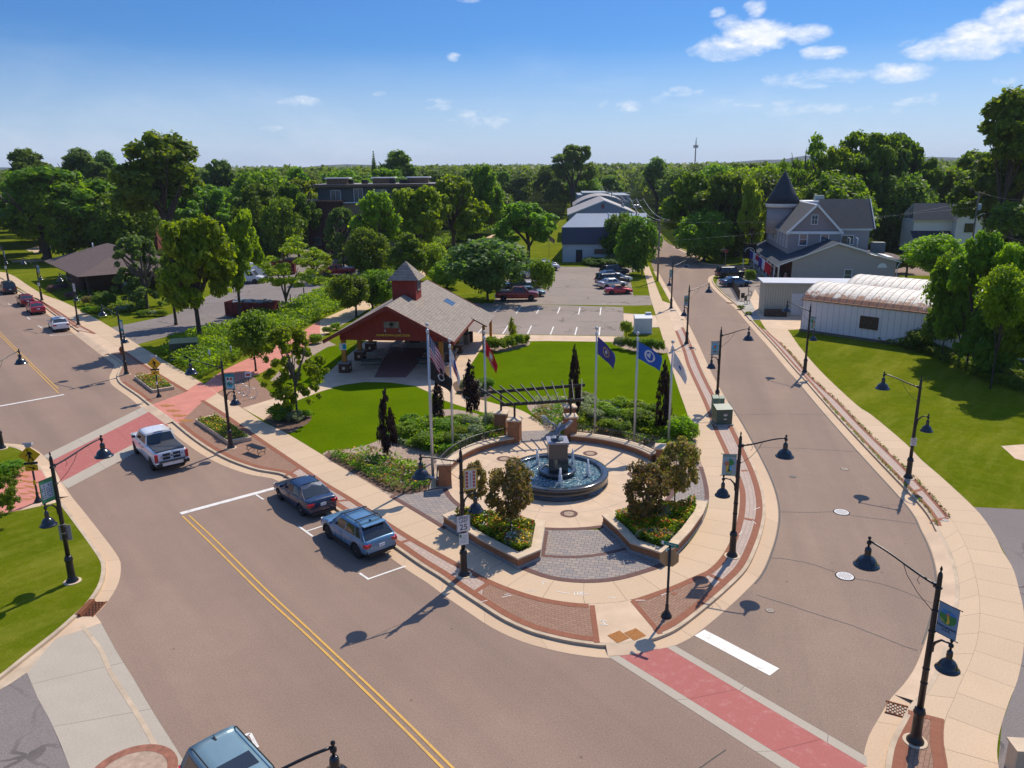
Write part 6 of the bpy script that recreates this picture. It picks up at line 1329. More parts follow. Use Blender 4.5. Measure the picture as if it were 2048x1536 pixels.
slope('',[(-.2,-.3,6.62),(15.9,-.3,6.62),(q[2].x+.2,q[2].y,6.9),(q[1].x-.2,q[1].y,6.9)],m_roofb,t,'roof',.25,m_metn)
boxpart(t,(3.2,-.12,1.2),(1.25,.08,2.3),m_blackp,'door')
for x in (7.0,9.3): boxpart(t,(x,-.12,2.0),(1.9,.08,.95),M('window_brown',(.14,.085,.06),.4,.2),'window')
mb=MB(); mb.tube([(10.5,22,6.7),(10.5,22,7.9)],.16,8); mb.lathe([(.3,0),(.3,.2),(0,.35)],(10.5,22,7.7),10); mb.build('roof_vent',m_fasc,t)
for k in range(3):
    t2=None
t=thing('metal_building','grey gabled metal shed just behind the navy fronted building','building',(14.5,197,.1),R(-4))
wallpoly(t,[(0,0,0),(16.6,0,0),(16.6,0,6.6),(8.6,0,9.7),(0,0,6.4)],m_metb,'front_wall',.3); slope('',[(-.4,-.4,6.3),(-.4,30,6.3),(8.6,30,9.8),(8.6,-.4,9.8)],m_rooft,t,'roof',.2); slope('',[(17,-.4,6.5),(17,30,6.5),(8.6,30,9.8),(8.6,-.4,9.8)],m_rooft,t,'roof',.2); boxpart(t,(0.15,15,3.1),(.3,29,6.2),m_metn,'side_wall'); boxpart(t,(8.3,-.3,8.3),(.5,.5,1.0),m_red,'vent_stack')
t=thing('metal_building','barrel roofed tan shed behind the grey gabled one','building',(18.5,236,.1),R(-4))
P=[(k*17/12,0,6.6+3.0*math.sin(PI*k/12)**.8) for k in range(13)]; wallpoly(t,[(0,0,0),(17,0,0)]+P[::-1],m_metb,'front_wall',.3)
for a,b in zip(P,P[1:]): slope('',[a,b,(b[0],24,b[2]),(a[0],24,a[2])],m_rooft,t,'roof',.05)
t=thing('metal_building','farthest blue-grey shed with stepped parapet','building',(22.6,268,.1),R(-3))
wallpoly(t,[(0,0,0),(17.5,0,0),(17.5,0,8.6),(10.4,0,8.7),(10.4,0,9.4),(1.8,0,9.4),(1.8,0,8.8),(0,0,8.8)],m_metb,'front_wall',24); boxpart(t,(8.7,-.1,9.5),(17.8,.3,.14),m_fasc,'coping')
# ------------------------------------------------------------ grey house with the turret
t=thing('turret_house','large grey house with conical navy turret and flag-hung porch','house',(39.4,115.5,.1),R(-9.1)); HS=t
wz=lambda x:3.35+.40*x
slope('',[(-.25,-.45,3.3),(-.25,29.5,3.3),(8.2,29.5,6.65),(8.2,-.45,6.65)],m_shn,t,'lower_roof',.16); slope('',[(17.1,-.45,4.0),(17.1,10,4.0),(8.2,10,6.65),(8.2,-.45,6.65)],m_shn,t,'lower_roof',.16)
wallpoly(t,[(2.1,0,0),(16.5,0,0),(16.5,0,3.95),(8.2,0,6.4),(2.1,0,4.0)],m_sidt,'front_wall',.2); boxpart(t,(16.4,4.8,1.9),(.2,9.4,3.8),m_sidt,'side_wall'); boxpart(t,(2.3,14.7,2.0),(.2,29,4.0),M('porch_brick_red',(.13,.045,.035),.8,.3,4),'porch_wall'); boxpart(t,(9.3,29.2,2.0),(14,.2,4.0),m_sidg,'rear_wall')
for k in range(9): boxpart(t,(.25,.3+k*3.55,1.65),(.24,.24,3.1),m_fasc if k%2 else m_cap,'porch_post')
boxpart(t,(.25,14.5,3.05),(.2,29,.3),m_fasc,'porch_beam'); boxpart(t,(1.1,14.5,.2),(2.2,29,.4),m_grey,'porch_floor'); boxpart(t,(.3,14.5,1.0),(.06,28.6,.9),siding('rail_black',(.03,.03,.03),.14,.3,True,ms=.05),'porch_railing')
window(t,(10.0,-.02,2.0),.95,1.5,'x',-1,mull=(1,2)); mb=MB(); n=12; mb.add([(14.6+.65*math.cos(PI*k/n),-.05,3.1+.65*math.sin(PI*k/n)) for k in range(n+1)],[tuple(range(n+1))]); mb.build('half_round_vent',m_fasc,t); mb=MB(); mb.tube([(.15,-.3,3.1),(.2,-.35,2.9),(.2,-.35,.2)],.06,6); mb.build('downpipe',m_fasc,t); mb=MB(); mb.tube([(16.9,-.3,3.8),(16.6,-.35,3.4),(16.6,-.35,.2)],.06,6); mb.build('downpipe',m_fasc,t)
# upper storey
UX0,UX1,UY0,UY1=2.4,9.7,6.0,27.5
boxpart(t,((UX0+UX1)/2,(UY0+UY1)/2,5.6),(UX1-UX0,UY1-UY0,4.0),m_sidg,'upper_wall')
wallpoly(t,[(UX0,UY0-.06,7.9),(UX1,UY0-.06,7.9),(6.05,UY0-.06,11.55)],m_sidp,'gable_wall',.2)
slope('',[(UX0-.45,UY0-.5,7.55),(UX0-.45,UY1,7.55),(6.05,UY1,11.85),(6.05,UY0-.5,11.85)],m_shg,t,'upper_roof',.16); slope('',[(UX1+.45,UY0-.5,7.55),(UX1+.45,UY1,7.55),(6.05,UY1,11.85),(6.05,UY0-.5,11.85)],m_shg,t,'upper_roof',.16)
for s_,x in ((-1,UX0-.45),(1,UX1+.45)):
    a=Vector((x,UY0-.55,7.5)); b=Vector((6.05,UY0-.55,11.78)); d=b-a; mb=MB(); mb.box(tuple((a+b)/2),(d.length,.08,.28),M=d.to_track_quat('X','Z').to_matrix()); mb.build('rake_trim',m_fasc,t)
boxpart(t,((UX0+UX1)/2,UY0-.14,7.62),(UX1-UX0+.7,.22,.42),m_fasc,'frieze_board'); boxpart(t,(UX0-.12,(UY0+UY1)/2,7.45),(.2,UY1-UY0+.4,.3),m_fasc,'frieze_board')
window(t,(5.9,UY0-.07,9.55),.8,1.3,'x',-1,mull=(2,2)); window(t,(4.5,UY0-.02,6.6),1.05,1.7,'x',-1,mull=(1,2),fw=.12); window(t,(7.6,UY0-.02,6.5),1.05,1.7,'x',-1,mull=(1,2),fw=.12)
for k in range(7): window(t,(UX0+.02,7.6+k*2.75,6.2),.7,1.9,'y',-1,mull=(1,2))
# right wing, ridge running left-right
boxpart(t,(12.3,14.0,5.9),(5.6,8.0,4.4),m_sidt,'wing_wall'); wallpoly(t,[(15.16,10.0,8.0),(15.16,18.0,8.0),(15.16,14.0,12.0)],m_sidp,'wing_gable_wall',.15,(-1,0,0))
slope('',[(8.0,9.6,8.0),(15.7,9.6,8.0),(15.7,14.0,12.3),(8.0,14.0,12.3)],m_shg,t,'wing_roof',.16); slope('',[(8.0,18.4,8.0),(15.7,18.4,8.0),(15.7,14.0,12.3),(8.0,14.0,12.3)],m_shg,t,'wing_roof',.16)
boxpart(t,(12.4,9.86,7.85),(5.9,.22,.36),m_fasc,'frieze_board'); boxpart(t,(15.24,14,7.85),(.2,8.6,.36),m_fasc,'frieze_board')
for y0_ in (9.6,18.4):
    a=Vector((15.75,y0_,7.95)); b=Vector((15.75,14,12.25)); d=b-a; mb=MB(); mb.box(tuple((a+b)/2),(d.length,.1,.26),M=d.to_track_quat('X','Z').to_matrix()); mb.build('rake_trim',m_fasc,t)
window(t,(15.18,14.0,9.6),.7,1.5,'y',1,mull=(1,2)); window(t,(11.9,9.98,6.2),1.7,1.3,'x',-1,mull=(2,1),fw=.12); window(t,(9.95,9.9,6.3),.7,1.5,'x',-1,mull=(1,2))
boxpart(t,(8.6,19,11.6),(4.5,4.5,.5),m_fasc,'flat_roof_rim'); boxpart(t,(9.1,19.4,12.2),(1.4,1.3,1.0),M('hvac_green_grey',(.22,.28,.27),.5,.1),'rooftop_unit')
mb=MB(); mb.lathe([(2.45,6.5),(2.45,10.9)],(3.4,19.5,0),28,sm=True); mb.build('turret_wall',m_sidg,t); mb=MB(); mb.lathe([(2.7,10.8),(2.8,11.4),(2.75,11.5)],(3.4,19.5,0),28); mb.build('turret_cornice',m_fasc,t)
mb=MB(); mb.lathe([(2.85,11.42),(2.0,13.0),(1.0,14.95),(.05,16.7),(0,16.75)],(3.4,19.5,0),28,sm=True); mb.build('turret_roof',M('turret_slate',(.028,.042,.055),.75,.4,9,bump=.6,bscale=25),t)
boxpart(t,(15.2,5.2,5.5),(1.7,1.5,1.6),M('hvac_grey',(.20,.20,.19),.6,.2),'roof_unit')
for x in (11.2,12.3): mb=MB(); mb.tube([(x,5.5,5.4),(x,5.5,6.8),(x-.3,5.5,6.9)],.08,6); mb.build('vent_pipe',m_fasc,t)
o=slope('',[(15.5,12,3.4),(22.5,12,2.9),(22.5,22,2.9),(15.5,22,3.9)],m_shb,t,'patio_roof',.14)
for x in (17.5,22): boxpart(t,(x,12.3,1.4),(.25,.25,2.8),m_bark,'patio_post')
# porch flags hang from poles of their own
PF=[(1,'blue'),(2.3,'white'),(4.2,'red'),(5.6,'navy'),(7.4,'white'),(8.6,'scarlet')]
labs=['navy flag farthest along the porch of the turret house','white flag second from the far end of the turret house porch','small red flag in the middle of the row along the turret house porch','blue flag third from the near end of the turret house porch','white flag second from the near end of the turret house porch','big red flag nearest the near corner of the turret house porch']
for k,(px,py) in enumerate(((1503,505),(1512,512),(1520,516),(1525,523),(1531,530),(1543,533))):
    yl=(5-k)*3.4+1.6 if k<5 else .8; yl=[17.5,13.5,10.5,7.0,3.6,1.0][k]
    w_=HS.matrix_basis@Vector((-.2,yl,3.0)); f=thing('porch_flag',labs[k],'flag',w_,R(170),'flags along the turret house porch')
    mb=MB(); mb.tube([(-.1,0,-.3),(1.5,0,.9)],.03,6); mb.build('flag_staff',m_fasc,f); mm=[FPB,FW,FRD,FBL if False else FPB,FW,FSC][k]
    L=[1.6,1.9,1.0,1.9,1.9,1.9][k]; mb=MB(); vs=[];fs=[]
    for j in range(7):
        for i in range(6):
            u,v=i/5,j/6; vs.append((1.45-v*.95+u*.12,.12*math.sin(u*4+v*3)+u*.95*.5,.86-v*.76-u*L*.75)); 
    for j in range(6):
        for i in range(5): a=j*6+i; fs.append((a,a+1,a+7,a+6))
    mb.add(vs,fs,0,True); mb.build('cloth',mm,f)
w_=HS.matrix_basis@Vector((-2.2,20.5,0)); f=thing('inn_sign','black hanging sign board with white arc lettering by the porch','sign',w_,R(-9)); mb=MB(); mb.tube([(0,0,0),(0,0,2.2)],.07,6); mb.tube([(1.8,0,0),(1.8,0,2.2)],.07,6); mb.build('post',m_fasc,f); o=boxpart(f,(.9,-.05,3.3),(2.2,.15,2.5),c_ink,'board'); mb=MB(); mb.tube([(.9+.8*math.cos(q),-.15,3.2+.7*math.sin(q)) for q in [PI*k/10 for k in range(11)]],.07,4); mb.build('painted_arc',c_wht,o)
f=thing('patio_fence','black iron fence panel beside the blue parked car','fence',(0,0,0)); a,b=G(1459,566),G(1479,600); d=b-a; n_=int(d.length/.16)
mb=MB(); 
for z in (.25,1.15): mb.tube([a+Vector((0,0,z)),b+Vector((0,0,z))],.03,4)
mb.build('rail',m_black,f)
mb=MB()
for k in range(n_+1): p=a.lerp(b,k/n_); mb.tube([p,p+Vector((0,0,1.25))],.02,4,cap=False)
mb.build('picket',m_black,f)
for k,(x,y,lab) in enumerate(((1486,602,'black patio chair nearest the fence corner'),(1494,608,'black patio chair at the front edge of the patio'),(1500,590,'black patio chair deep in the patio shade'))):
    p=G(x,y); f=thing('patio_chair',lab,'chair',(p.x,p.y,.13),R(40*k),'patio chairs by the turret house'); boxpart(f,(0,0,.45),(.5,.5,.05),m_black,'seat'); boxpart(f,(0,.24,.75),(.5,.04,.6),m_black,'backrest')
    for sx in (-1,1):
        for sy in (-1,1): boxpart(f,(sx*.22,sy*.22,.22),(.035,.035,.44),m_black,'leg')
# person on the porch
w_=HS.matrix_basis@Vector((1.25,-.0,.4)); f=bpy.data.objects.new('person',None); COL.objects.link(f); f.location=w_; f.rotation_euler.z=R(200); tag(f,'person in a pink shirt and pale cap standing on the shaded porch end','person')
m_skin=M('skin',(.42,.22,.15),.6,.1); m_pink=M('shirt_pink',(.42,.13,.15),.8,.15)
skinned('body',[((0,0,.92),.13),((0,0,1.15),.13),((0,0,1.38),.15),((0,0,1.5),.055),((0,.02,1.62),.09),((0,.02,1.72),.07),((.2,0,1.40),.06),((.27,.03,1.12),.045),((.24,.14,.92),.035),((-.2,0,1.40),.06),((-.27,.03,1.12),.045),((-.24,.14,.92),.035),((.1,0,.85),.09),((.11,.01,.48),.06),((.12,0,.08),.045),((.12,.13,.04),.04),((-.1,0,.85),.09),((-.11,.01,.48),.06),((-.12,0,.08),.045),((-.12,.13,.04),.04)],[(0,1),(1,2),(2,3),(3,4),(4,5),(2,6),(6,7),(7,8),(2,9),(9,10),(10,11),(0,12),(12,13),(13,14),(14,15),(0,16),(16,17),(17,18),(18,19)],m_skin,f)
mb=MB(); mb.lathe([(.19,.82),(.18,1.1),(.21,1.3),(.19,1.42),(.08,1.5)],(0,0,0),16); mb.build('shirt',m_pink,f); mb=MB(); mb.lathe([(.11,1.68),(.1,1.76),(0,1.8)],(0,.02,0),12); mb.box((0,.14,1.69),(.14,.12,.015)); mb.build('cap',c_wht,f)
# ------------------------------------------------------------ tan garage and rusty sheds
t=thing('garage','low tan ribbed metal garage with flat white roof and white roll door','building',(30.7,93.6,.1),R(-9.1))
boxpart(t,(6.0,2.1,1.9),(12,4.2,3.8),m_mett,'wall'); boxpart(t,(5.9,1.95,3.9),(12.5,4.6,.14),m_roofw,'roof'); o=boxpart(t,(4.3,-.04,1.35),(2.3,.08,2.6),siding('door_white',(.60,.61,.62),.45,.7),'garage_door'); boxpart(t,(1.2,-1.2,.45),(2.6,.4,.9),m_bark,'retaining_timber')
m_q,T,b=newmat('rusty_roof'); tc=T.n('ShaderNodeTexCoord').outputs['Object']; sp_=T.n('ShaderNodeSeparateXYZ'); T.l(tc,sp_.inputs[0])
n1=T.noise(T.map(tc,(.7,.4,1)),2.4,8,.75); zz=T.ramp(sp_.outputs[2],4.7,3.6); fr=T.m('FRACT',T.m('DIVIDE',T.m('ADD',sp_.outputs[0],100),.78)); cell=T.n('ShaderNodeTexWhiteNoise',noise_dimensions='1D'); T.l(T.m('FLOOR',T.m('DIVIDE',T.m('ADD',sp_.outputs[0],100),.78)),cell.inputs['W'])
rf_=T.m('ADD',T.m('MULTIPLY',n1,1.0),T.m('ADD',T.m('MULTIPLY',zz,.34),T.m('MULTIPLY',cell.outputs[0],.10))); rust=T.mix(T.noise(tc,5,5),(.36,.125,.05),(.20,.07,.035))
c=T.mix(T.ramp(rf_,.655,.70),T.mix(T.ramp(T.noise(tc,1.6,6),.35,.65),(.70,.66,.58),(.50,.44,.37)),rust); c=T.mix(T.m('LESS_THAN',fr,.10),c,(.16,.12,.11)); T.l(c,b.inputs['Base Color']); b.inputs['Roughness'].default_value=.6
add_bump(T,b,T.m('ABSOLUTE',T.m('SUBTRACT',fr,.5)),.6,.05)
def quonset(o_,ang,L,W_,ze,za,label):
    t=thing('rusty_shed',label,'shed',(o_.x,o_.y,.1),ang,'curved-roof metal sheds'); n=16
    P=[(W_*k/n,ze+(za-ze)*(math.sin(PI*k/n)**.75)) for k in range(n+1)]
    mb=MB()
    for k in range(n): a,b=P[k],P[k+1]; mb.add([(-.15,a[0],a[1]),(L,a[0],a[1]),(L,b[0],b[1]),(-.15,b[0],b[1])],[(0,1,2,3)],0,True); 
    mb.add([(-.15,a,b-.06) for a,b in P]+[(L,a,b-.06) for a,b in P],[(k,k+1,n+2+k,n+1+k) for k in range(n)]); mb.build('roof',m_q,t)
    mb=MB()
    for k in range(int(L/.78)+1):
        x=-.1+k*.78; mb.tube([(x,a,b+.01) for a,b in P],.022,4)
    mb.build('standing_seam',M('seam_pale',(.34,.28,.25),.6,.3,3),t)
    wallpoly(t,[(0,0,0),(0,W_,0)]+[(0,a,b) for a,b in P[::-1]],m_metg,'end_wall',.1,(1,0,0)); boxpart(t,(L/2,.05,ze/2),(L,.1,ze),m_metg,'side_wall'); boxpart(t,(L/2,-.02,.15),(L+.1,.16,.3),M('foundation',(.16,.13,.10),.9,.2),'foundation'); mb=MB(); mb.box((L/2,-.04,ze-.02),(L+.3,.16,.12)); mb.build('eave_trim',M('rust_trim',(.28,.16,.09),.8,.4,4),t); return t
ang=math.atan2(-.71,.70); q1=quonset(Vector((31.5,83.4,0)),ang,26,8.1,3.55,5.05,'near pale shed with rust-streaked curved roof beside the lawn')
for x,w_ in ((7.2,1.7),(18.2,1.9)): window(q1,(x,-.01,1.9),w_,1.15,'x',-1,M('rust_frame',(.10,.05,.04),.7,.3),M('dirty_glass',(.05,.035,.03),.3,.5,4),(3,2),fw=.07)
boxpart(q1,(15.5,3.6,5.2),(.8,.8,.8),M('vent_grey',(.3,.3,.32),.5,.2),'roof_vent')
quonset(Vector((31.5,83.4,0))+Vector((.71,.70,0))*8.3+Vector((.7,-.71,0))*.9,ang,24,8.1,3.6,5.1,'rear rust-streaked curved-roof shed behind the near one')
# ------------------------------------------------------------ white farmhouse, apartments, far house
t=thing('farmhouse','white clapboard farmhouse with dark roof among the right-hand trees','house',(81.5,160,.1),R(-8))
boxpart(t,(6.5,3.5,3.4),(13,7,6.8),m_sidw,'wall'); slope('',[(-.5,-.5,6.7),(13,-.5,6.7),(13,3.5,9.9),(.8,3.5,9.9)],m_shn,t,'roof',.15); slope('',[(-.5,7.5,6.7),(13,7.5,6.7),(13,3.5,9.9),(.8,3.5,9.9)],m_shn,t,'roof',.15)
boxpart(t,(9.6,-.8,3.4),(4.6,2.2,6.8),m_sidw,'front_wing'); wallpoly(t,[(7.2,-1.95,6.8),(12.0,-1.95,6.8),(9.6,-1.95,9.5)],m_sidw,'gable_wall',.1); slope('',[(6.9,-2.3,6.6),(6.9,3.4,6.6),(9.6,3.4,9.75),(9.6,-2.3,9.75)],m_shn,t,'roof',.15); slope('',[(12.3,-2.3,6.6),(12.3,3.4,6.6),(9.6,3.4,9.75),(9.6,-2.3,9.75)],m_shn,t,'roof',.15)
slope('',[(-.6,-2.2,3.2),(7.0,-2.2,3.2),(7.0,0,4.6),(-.6,0,4.6)],m_shn,t,'porch_roof',.12); window(t,(9.7,-1.92,5.3),1.5,1.6,'x',-1,m_shn,m_glass,(2,2)); window(t,(2.3,-.02,2.0),1.1,1.6,'x',-1)
for x in (-.3,3.2,6.7): boxpart(t,(x,-2.0,1.6),(.16,.16,3.1),m_fasc,'porch_post')
boxpart(t,(3.2,-2.0,.75),(7,.06,.8),siding('porch_rail_white',(.6,.6,.6),.2,.2,True,ms=.07),'porch_rail')
t=thing('apartment_block','flat roofed apartment block with dark teal top floor above plum brick','building',(-41,160,.1),0)
boxpart(t,(3.4,3,5.7),(6.8,6,11.4),m_brickp,'brick_wall'); boxpart(t,(3.1,2.6,11.55),(8.6,7.6,.3),m_fascb,'lower_roof'); boxpart(t,(15,7,5.4),(16.5,10,10.8),m_stucco,'stucco_wall'); boxpart(t,(13.5,8,12.5),(23,11,3.2),m_teal,'top_floor_wall'); boxpart(t,(14,8,14.4),(26,13,.45),m_fascb,'roof_slab'); boxpart(t,(14,8,14.68),(25.2,12.2,.1),m_rooft,'roof_deck'); boxpart(t,(15,2.0,11.1),(16,.5,.2),m_fasc,'balcony_edge')
for x in (5.6,10.2,15.0,19.3): window(t,(x,2.48,12.5),1.9 if x!=10.2 else 1.7,2.0 if x!=10.2 else 2.6,'x',-1,mull=(2,1))
for z in (3.6,7.6): window(t,(2.0,-.02,z),1.1,1.4,'x',-1,m_caps)
for x,y in ((6,4),(15,6),(22,7)): boxpart(t,(x,y,15.2),(4.2,3,1.2),m_fascb,'penthouse'); boxpart(t,(x,y,15.9),(5,3.6,.2),m_fasc,'penthouse_roof')
for x in (8.4,11.3,17,19,20): boxpart(t,(x,4.5,15.1),(1.2,1.0,.9),m_blackp,'rooftop_unit')
t=thing('brick_house','red brick house with white porch glimpsed through the big left trees','house',(-92,182,.1),R(8)); boxpart(t,(5,3,2.4),(10,6,4.8),M('brick_red_plain',(.20,.06,.045),.8,.2),'wall'); slope('',[(-.4,-.4,4.7),(10.4,-.4,4.7),(10.4,3,7.6),(-.4,3,7.6)],M('roof_red',(.20,.07,.055),.8,.3),t,'roof'); slope('',[(-.4,6.4,4.7),(10.4,6.4,4.7),(10.4,3,7.6),(-.4,3,7.6)],MC['roof_red'],t,'roof'); boxpart(t,(5,-.9,2.7),(8,.2,1.0),m_fasc,'porch_band')
for x in (1.2,2.6,4.8,8.8): boxpart(t,(x,-1,1.2),(.2,.2,2.4),m_fasc,'porch_post')
# ------------------------------------------------------------ utility poles, wires, mast
m_pole=M('pole_wood',(.20,.16,.13),.85,.25,5,stretch=(1,1,.2))
def upole(x,y,h,arm,rz,label,n=2,box=False):
    t=thing('utility_pole',label,'utility pole',(x,y,.1),rz,'wooden utility poles'); mb=MB(); mb.tube([(0,0,0),(0,0,h)],[.17,.11],10); mb.build('pole',m_pole,t)
    for k in range(n): mb=MB(); mb.box((0,-.14,h-.35-k*1.0),(arm*(1 if k==0 else .6),.1,.12)); mb.build('crossarm',m_pole,t)
    mb=MB(); mb.tube([(-arm*.35,-.14,h-.4),(0,-.14,h-1.2),(arm*.35,-.14,h-.4)],.025,4); mb.build('brace',m_pole,t)
    for s_ in (-1,-.1,1): mb=MB(); mb.lathe([(.05,0),(.08,.08),(.05,.14),(.07,.2),(0,.25)],(s_*arm*.46,-.14,h-.29),8); mb.build('insulator',m_cap,t)
    if box: mb=MB(); mb.lathe([(.28,0),(.3,.05),(.3,.9),(.2,1.0),(0,1.02)],(.35,-.1,h-3),12); mb.build('transformer_can',M('can_grey',(.35,.42,.45),.5,.1),t)
    return t
UP=[(23.3,123.7,9.7,3.0,'nearest wooden utility pole with double crossarm, on the verge'),(26.6,168,11.3,3.0,'second wooden utility pole beside the tall evergreen'),(28.6,205,10.5,3.0,'third utility pole with a transformer can'),(30.4,240,11,3,'fourth utility pole by the far sheds'),(33,290,11,3,'farthest utility pole along the side street')]
for i,(x,y,h,a,l) in enumerate(UP): upole(x,y,h,a,R(-4),l,2,i==2)
for k,s_ in enumerate((-1.4,-.1,1.4)):
    pts=[]
    for (a,b) in zip(UP,UP[1:]):
        for q in range(8): f=q/8; pts.append((a[0]+(b[0]-a[0])*f+s_,a[1]+(b[1]-a[1])*f,(a[2]-.1)+(b[2]-a[2])*f-1.0*math.sin(PI*f)))
    mb=MB(); mb.tube(pts,.022,4); tag(mb.build('power_line',m_alum),['left','middle','right'][k]+' wire of the power line running away along the utility poles','power line','power lines between the far poles')
y_=128; pr=AY(1959,382,y_); t=upole(pr.x,y_,pr.z-.1,1.6,R(10),'utility pole with curved lamp arm before the white farmhouse',1,True); mb=MB(); mb.tube([(.1,0,pr.z-4.2),(.6,-.3,pr.z-3.7),(1.3,-.5,pr.z-3.6)],.04,6); mb.build('lamp_arm',m_fasc,t)
for k,(z0,pt_) in enumerate(((-.2,(2100,395)),(-4.6,(2100,450)),(-4.9,(2100,490)))):
    e=AY(pt_[0],pt_[1],y_-14); s0=Vector((pr.x,y_,pr.z+z0)); pts=[s0.lerp(e,f/10)-Vector((0,0,.7*math.sin(PI*f/10))) for f in range(11)]; mb=MB(); mb.tube(pts,.02,4); tag(mb.build('power_line',m_cap),'tan wire from the farmhouse pole to the right edge, '+['topmost','middle','lowest'][k]+' of three','power line','wires at the right edge')
s1=Vector((UP[0][0],UP[0][1],6.4))
for k,(z0,z1) in enumerate(((6.3,7.2),(9.3,9.8))):
    a=Vector((UP[0][0],UP[0][1],z0)); e=Vector((pr.x,y_,pr.z-1.5-k)) ; pts=[a.lerp(e,f/12)-Vector((0,0,.9*math.sin(PI*f/12))) for f in range(13)]; mb=MB(); mb.tube(pts,.011,4); tag(mb.build('power_line',m_steel),['lower','upper'][k]+' thin wire crossing the street behind the turret house','power line','wires crossing behind the turret house')
Yt=1250; b0=AY(1389,345,Yt); h=AY(1391,274,Yt).z; t=thing('cell_tower','slim phone mast with two antenna rings on the horizon','mast',(b0.x,Yt,0)); mb=MB(); mb.tube([(0,0,0),(0,0,h-8),(0,0,h)],[1.1,.8,.3],8); mb.build('mast',M('mast_grey',(.14,.13,.15),.6,.1),t)
for z in (h-14,h-50*.72-8):
    mb=MB()
    for k in range(8): a=2*PI*k/8; mb.box((3.3*math.cos(a),3.3*math.sin(a),z),(.7,.7,4.4)); mb.tube([(0,0,z),(3.3*math.cos(a),3.3*math.sin(a),z)],.2,4)
    mb.build('antenna_ring',MC['mast_grey'],t)
p=G(1396,493.0); t=thing('road_sign','small red and white square sign at the far road bend','road sign',(p.x-0,p.y-6,.1)); boxpart(t,(0,0,1.2),(.08,.08,2.4),m_steel,'post'); o=boxpart(t,(0,-.06,2.6),(1.0,.03,1.0),c_red,'plate'); boxpart(o,(0,-.085,2.6),(.7,.01,.25),c_wht,'white_bar')
p=G(1450,531.0); t=thing('road_sign','dull red stop sign edge-on at the tip of the grass island','road sign',(p.x,p.y,.1)); boxpart(t,(0,0,1.2),(.08,.08,2.4),m_steel,'post'); mb=MB(); mb.add([(.4*math.cos(PI/8+i*PI/4),-.06,2.6+.4*math.sin(PI/8+i*PI/4)) for i in range(8)],[tuple(range(8))]); mb.build('plate',c_red,t)
# small posts along the old lot, low wall block, timbers
for k,(x,y,h) in enumerate(((641,528,1.6),(649,528,1.7),(662,527,2.2))):
    p=G(x,y); t=thing('bollard',['left tan timber post near the black enclosure','middle tan timber post near the black enclosure','tallest tan timber post near the black enclosure'][k],'post',(p.x,p.y,.12),0,'timber posts by the enclosure'); boxpart(t,(0,0,h/2),(.2,.2,h),M('post_tan',(.30,.18,.08),.8,.2),'post')
p=G(715,540); t=thing('bin_enclosure','black screened bin enclosure behind the red pickup','enclosure',(p.x+1,p.y+2,.12),R(3)); boxpart(t,(0,0,1.0),(6,.15,2.0),m_blackp,'front_screen'); boxpart(t,(-3,2,1.0),(.15,4,2.0),m_blackp,'side_screen'); boxpart(t,(0,2,1.95),(6,4,.1),m_blackp,'cover')
for k,(x,y) in enumerate(((609,600),(582,612),(560,622),(666,577))):
    p=G(x,y); t=thing('marker_post',['weathered post at the bank edge, tallest','thin weathered post left of the forked locust','short dark post at the lot corner','short post near the island end'][k],'post',(p.x,p.y,.12),0,'weathered posts along the bank'); boxpart(t,(0,0,.75),(.13,.13,[1.9,1.6,1.2,.9][k]),m_bark,'post')
p=G(1123,483); t=thing('flagpole','small far flagpole with US flag left of the navy building','flagpole',(p.x-4,p.y-14,.1)); 
p=G(1098,520); t.location=(p.x,p.y,.1); mb=MB(); mb.tube([(0,0,0),(0,0,4.8)],.04,6); mb.build('pole',m_steel,t); flagmesh('flag',t,4.7,1.3,.9,us,.6,.8)
# ------------------------------------------------------------ foliage
def quadcloud(name,C,N,S,mats,mi=None,asp=.62,seed=0):
    rg=np.random.default_rng(seed); n=len(C); N=N/np.linalg.norm(N,axis=1,keepdims=True)
    t=rg.normal(size=(n,3)); t-=N*(t*N).sum(1,keepdims=True); t/=np.linalg.norm(t,axis=1,keepdims=True); b=np.cross(N,t); S=np.asarray(S).reshape(-1,1)
    V=np.empty((n,4,3)); V[:,0]=C-t*S; V[:,1]=C-b*S*asp; V[:,2]=C+t*S; V[:,3]=C+b*S*asp
    me=bpy.data.meshes.new(name); me.vertices.add(4*n); me.vertices.foreach_set('co',V.reshape(-1).astype(np.float32)); me.loops.add(4*n); me.loops.foreach_set('vertex_index',np.arange(4*n,dtype=np.int32))
    me.polygons.add(n); me.polygons.foreach_set('loop_start',np.arange(0,4*n,4,dtype=np.int32)); me.polygons.foreach_set('loop_total',np.full(n,4,dtype=np.int32))
    for m in mats: me.materials.append(m)
    if mi is not None: me.polygons.foreach_set('material_index',np.asarray(mi,dtype=np.int32))
    me.update(calc_edges=True); return me
def blobs_leaves(rg,B,n,inner=.6,up=.25):
    B=np.array(B); w=B[:,3]**2; k=rg.choice(len(B),n,p=w/w.sum()); d=rg.normal(size=(n,3)); d[:,2]+=up; d/=np.linalg.norm(d,axis=1,keepdims=True)
    r=B[k,3]*(inner+(1-inner)*rg.random(n)**.6)*(1+.2*rg.normal(size=n)); sq=B[k,4] if B.shape[1]>4 else 1.0
    P=B[k,:3]+d*r[:,None]*np.stack([np.ones(n),np.ones(n),np.ones(n)*sq],1); N=d*.8+rg.normal(size=(n,3))*.55; N[:,2]+=.35; return P,N
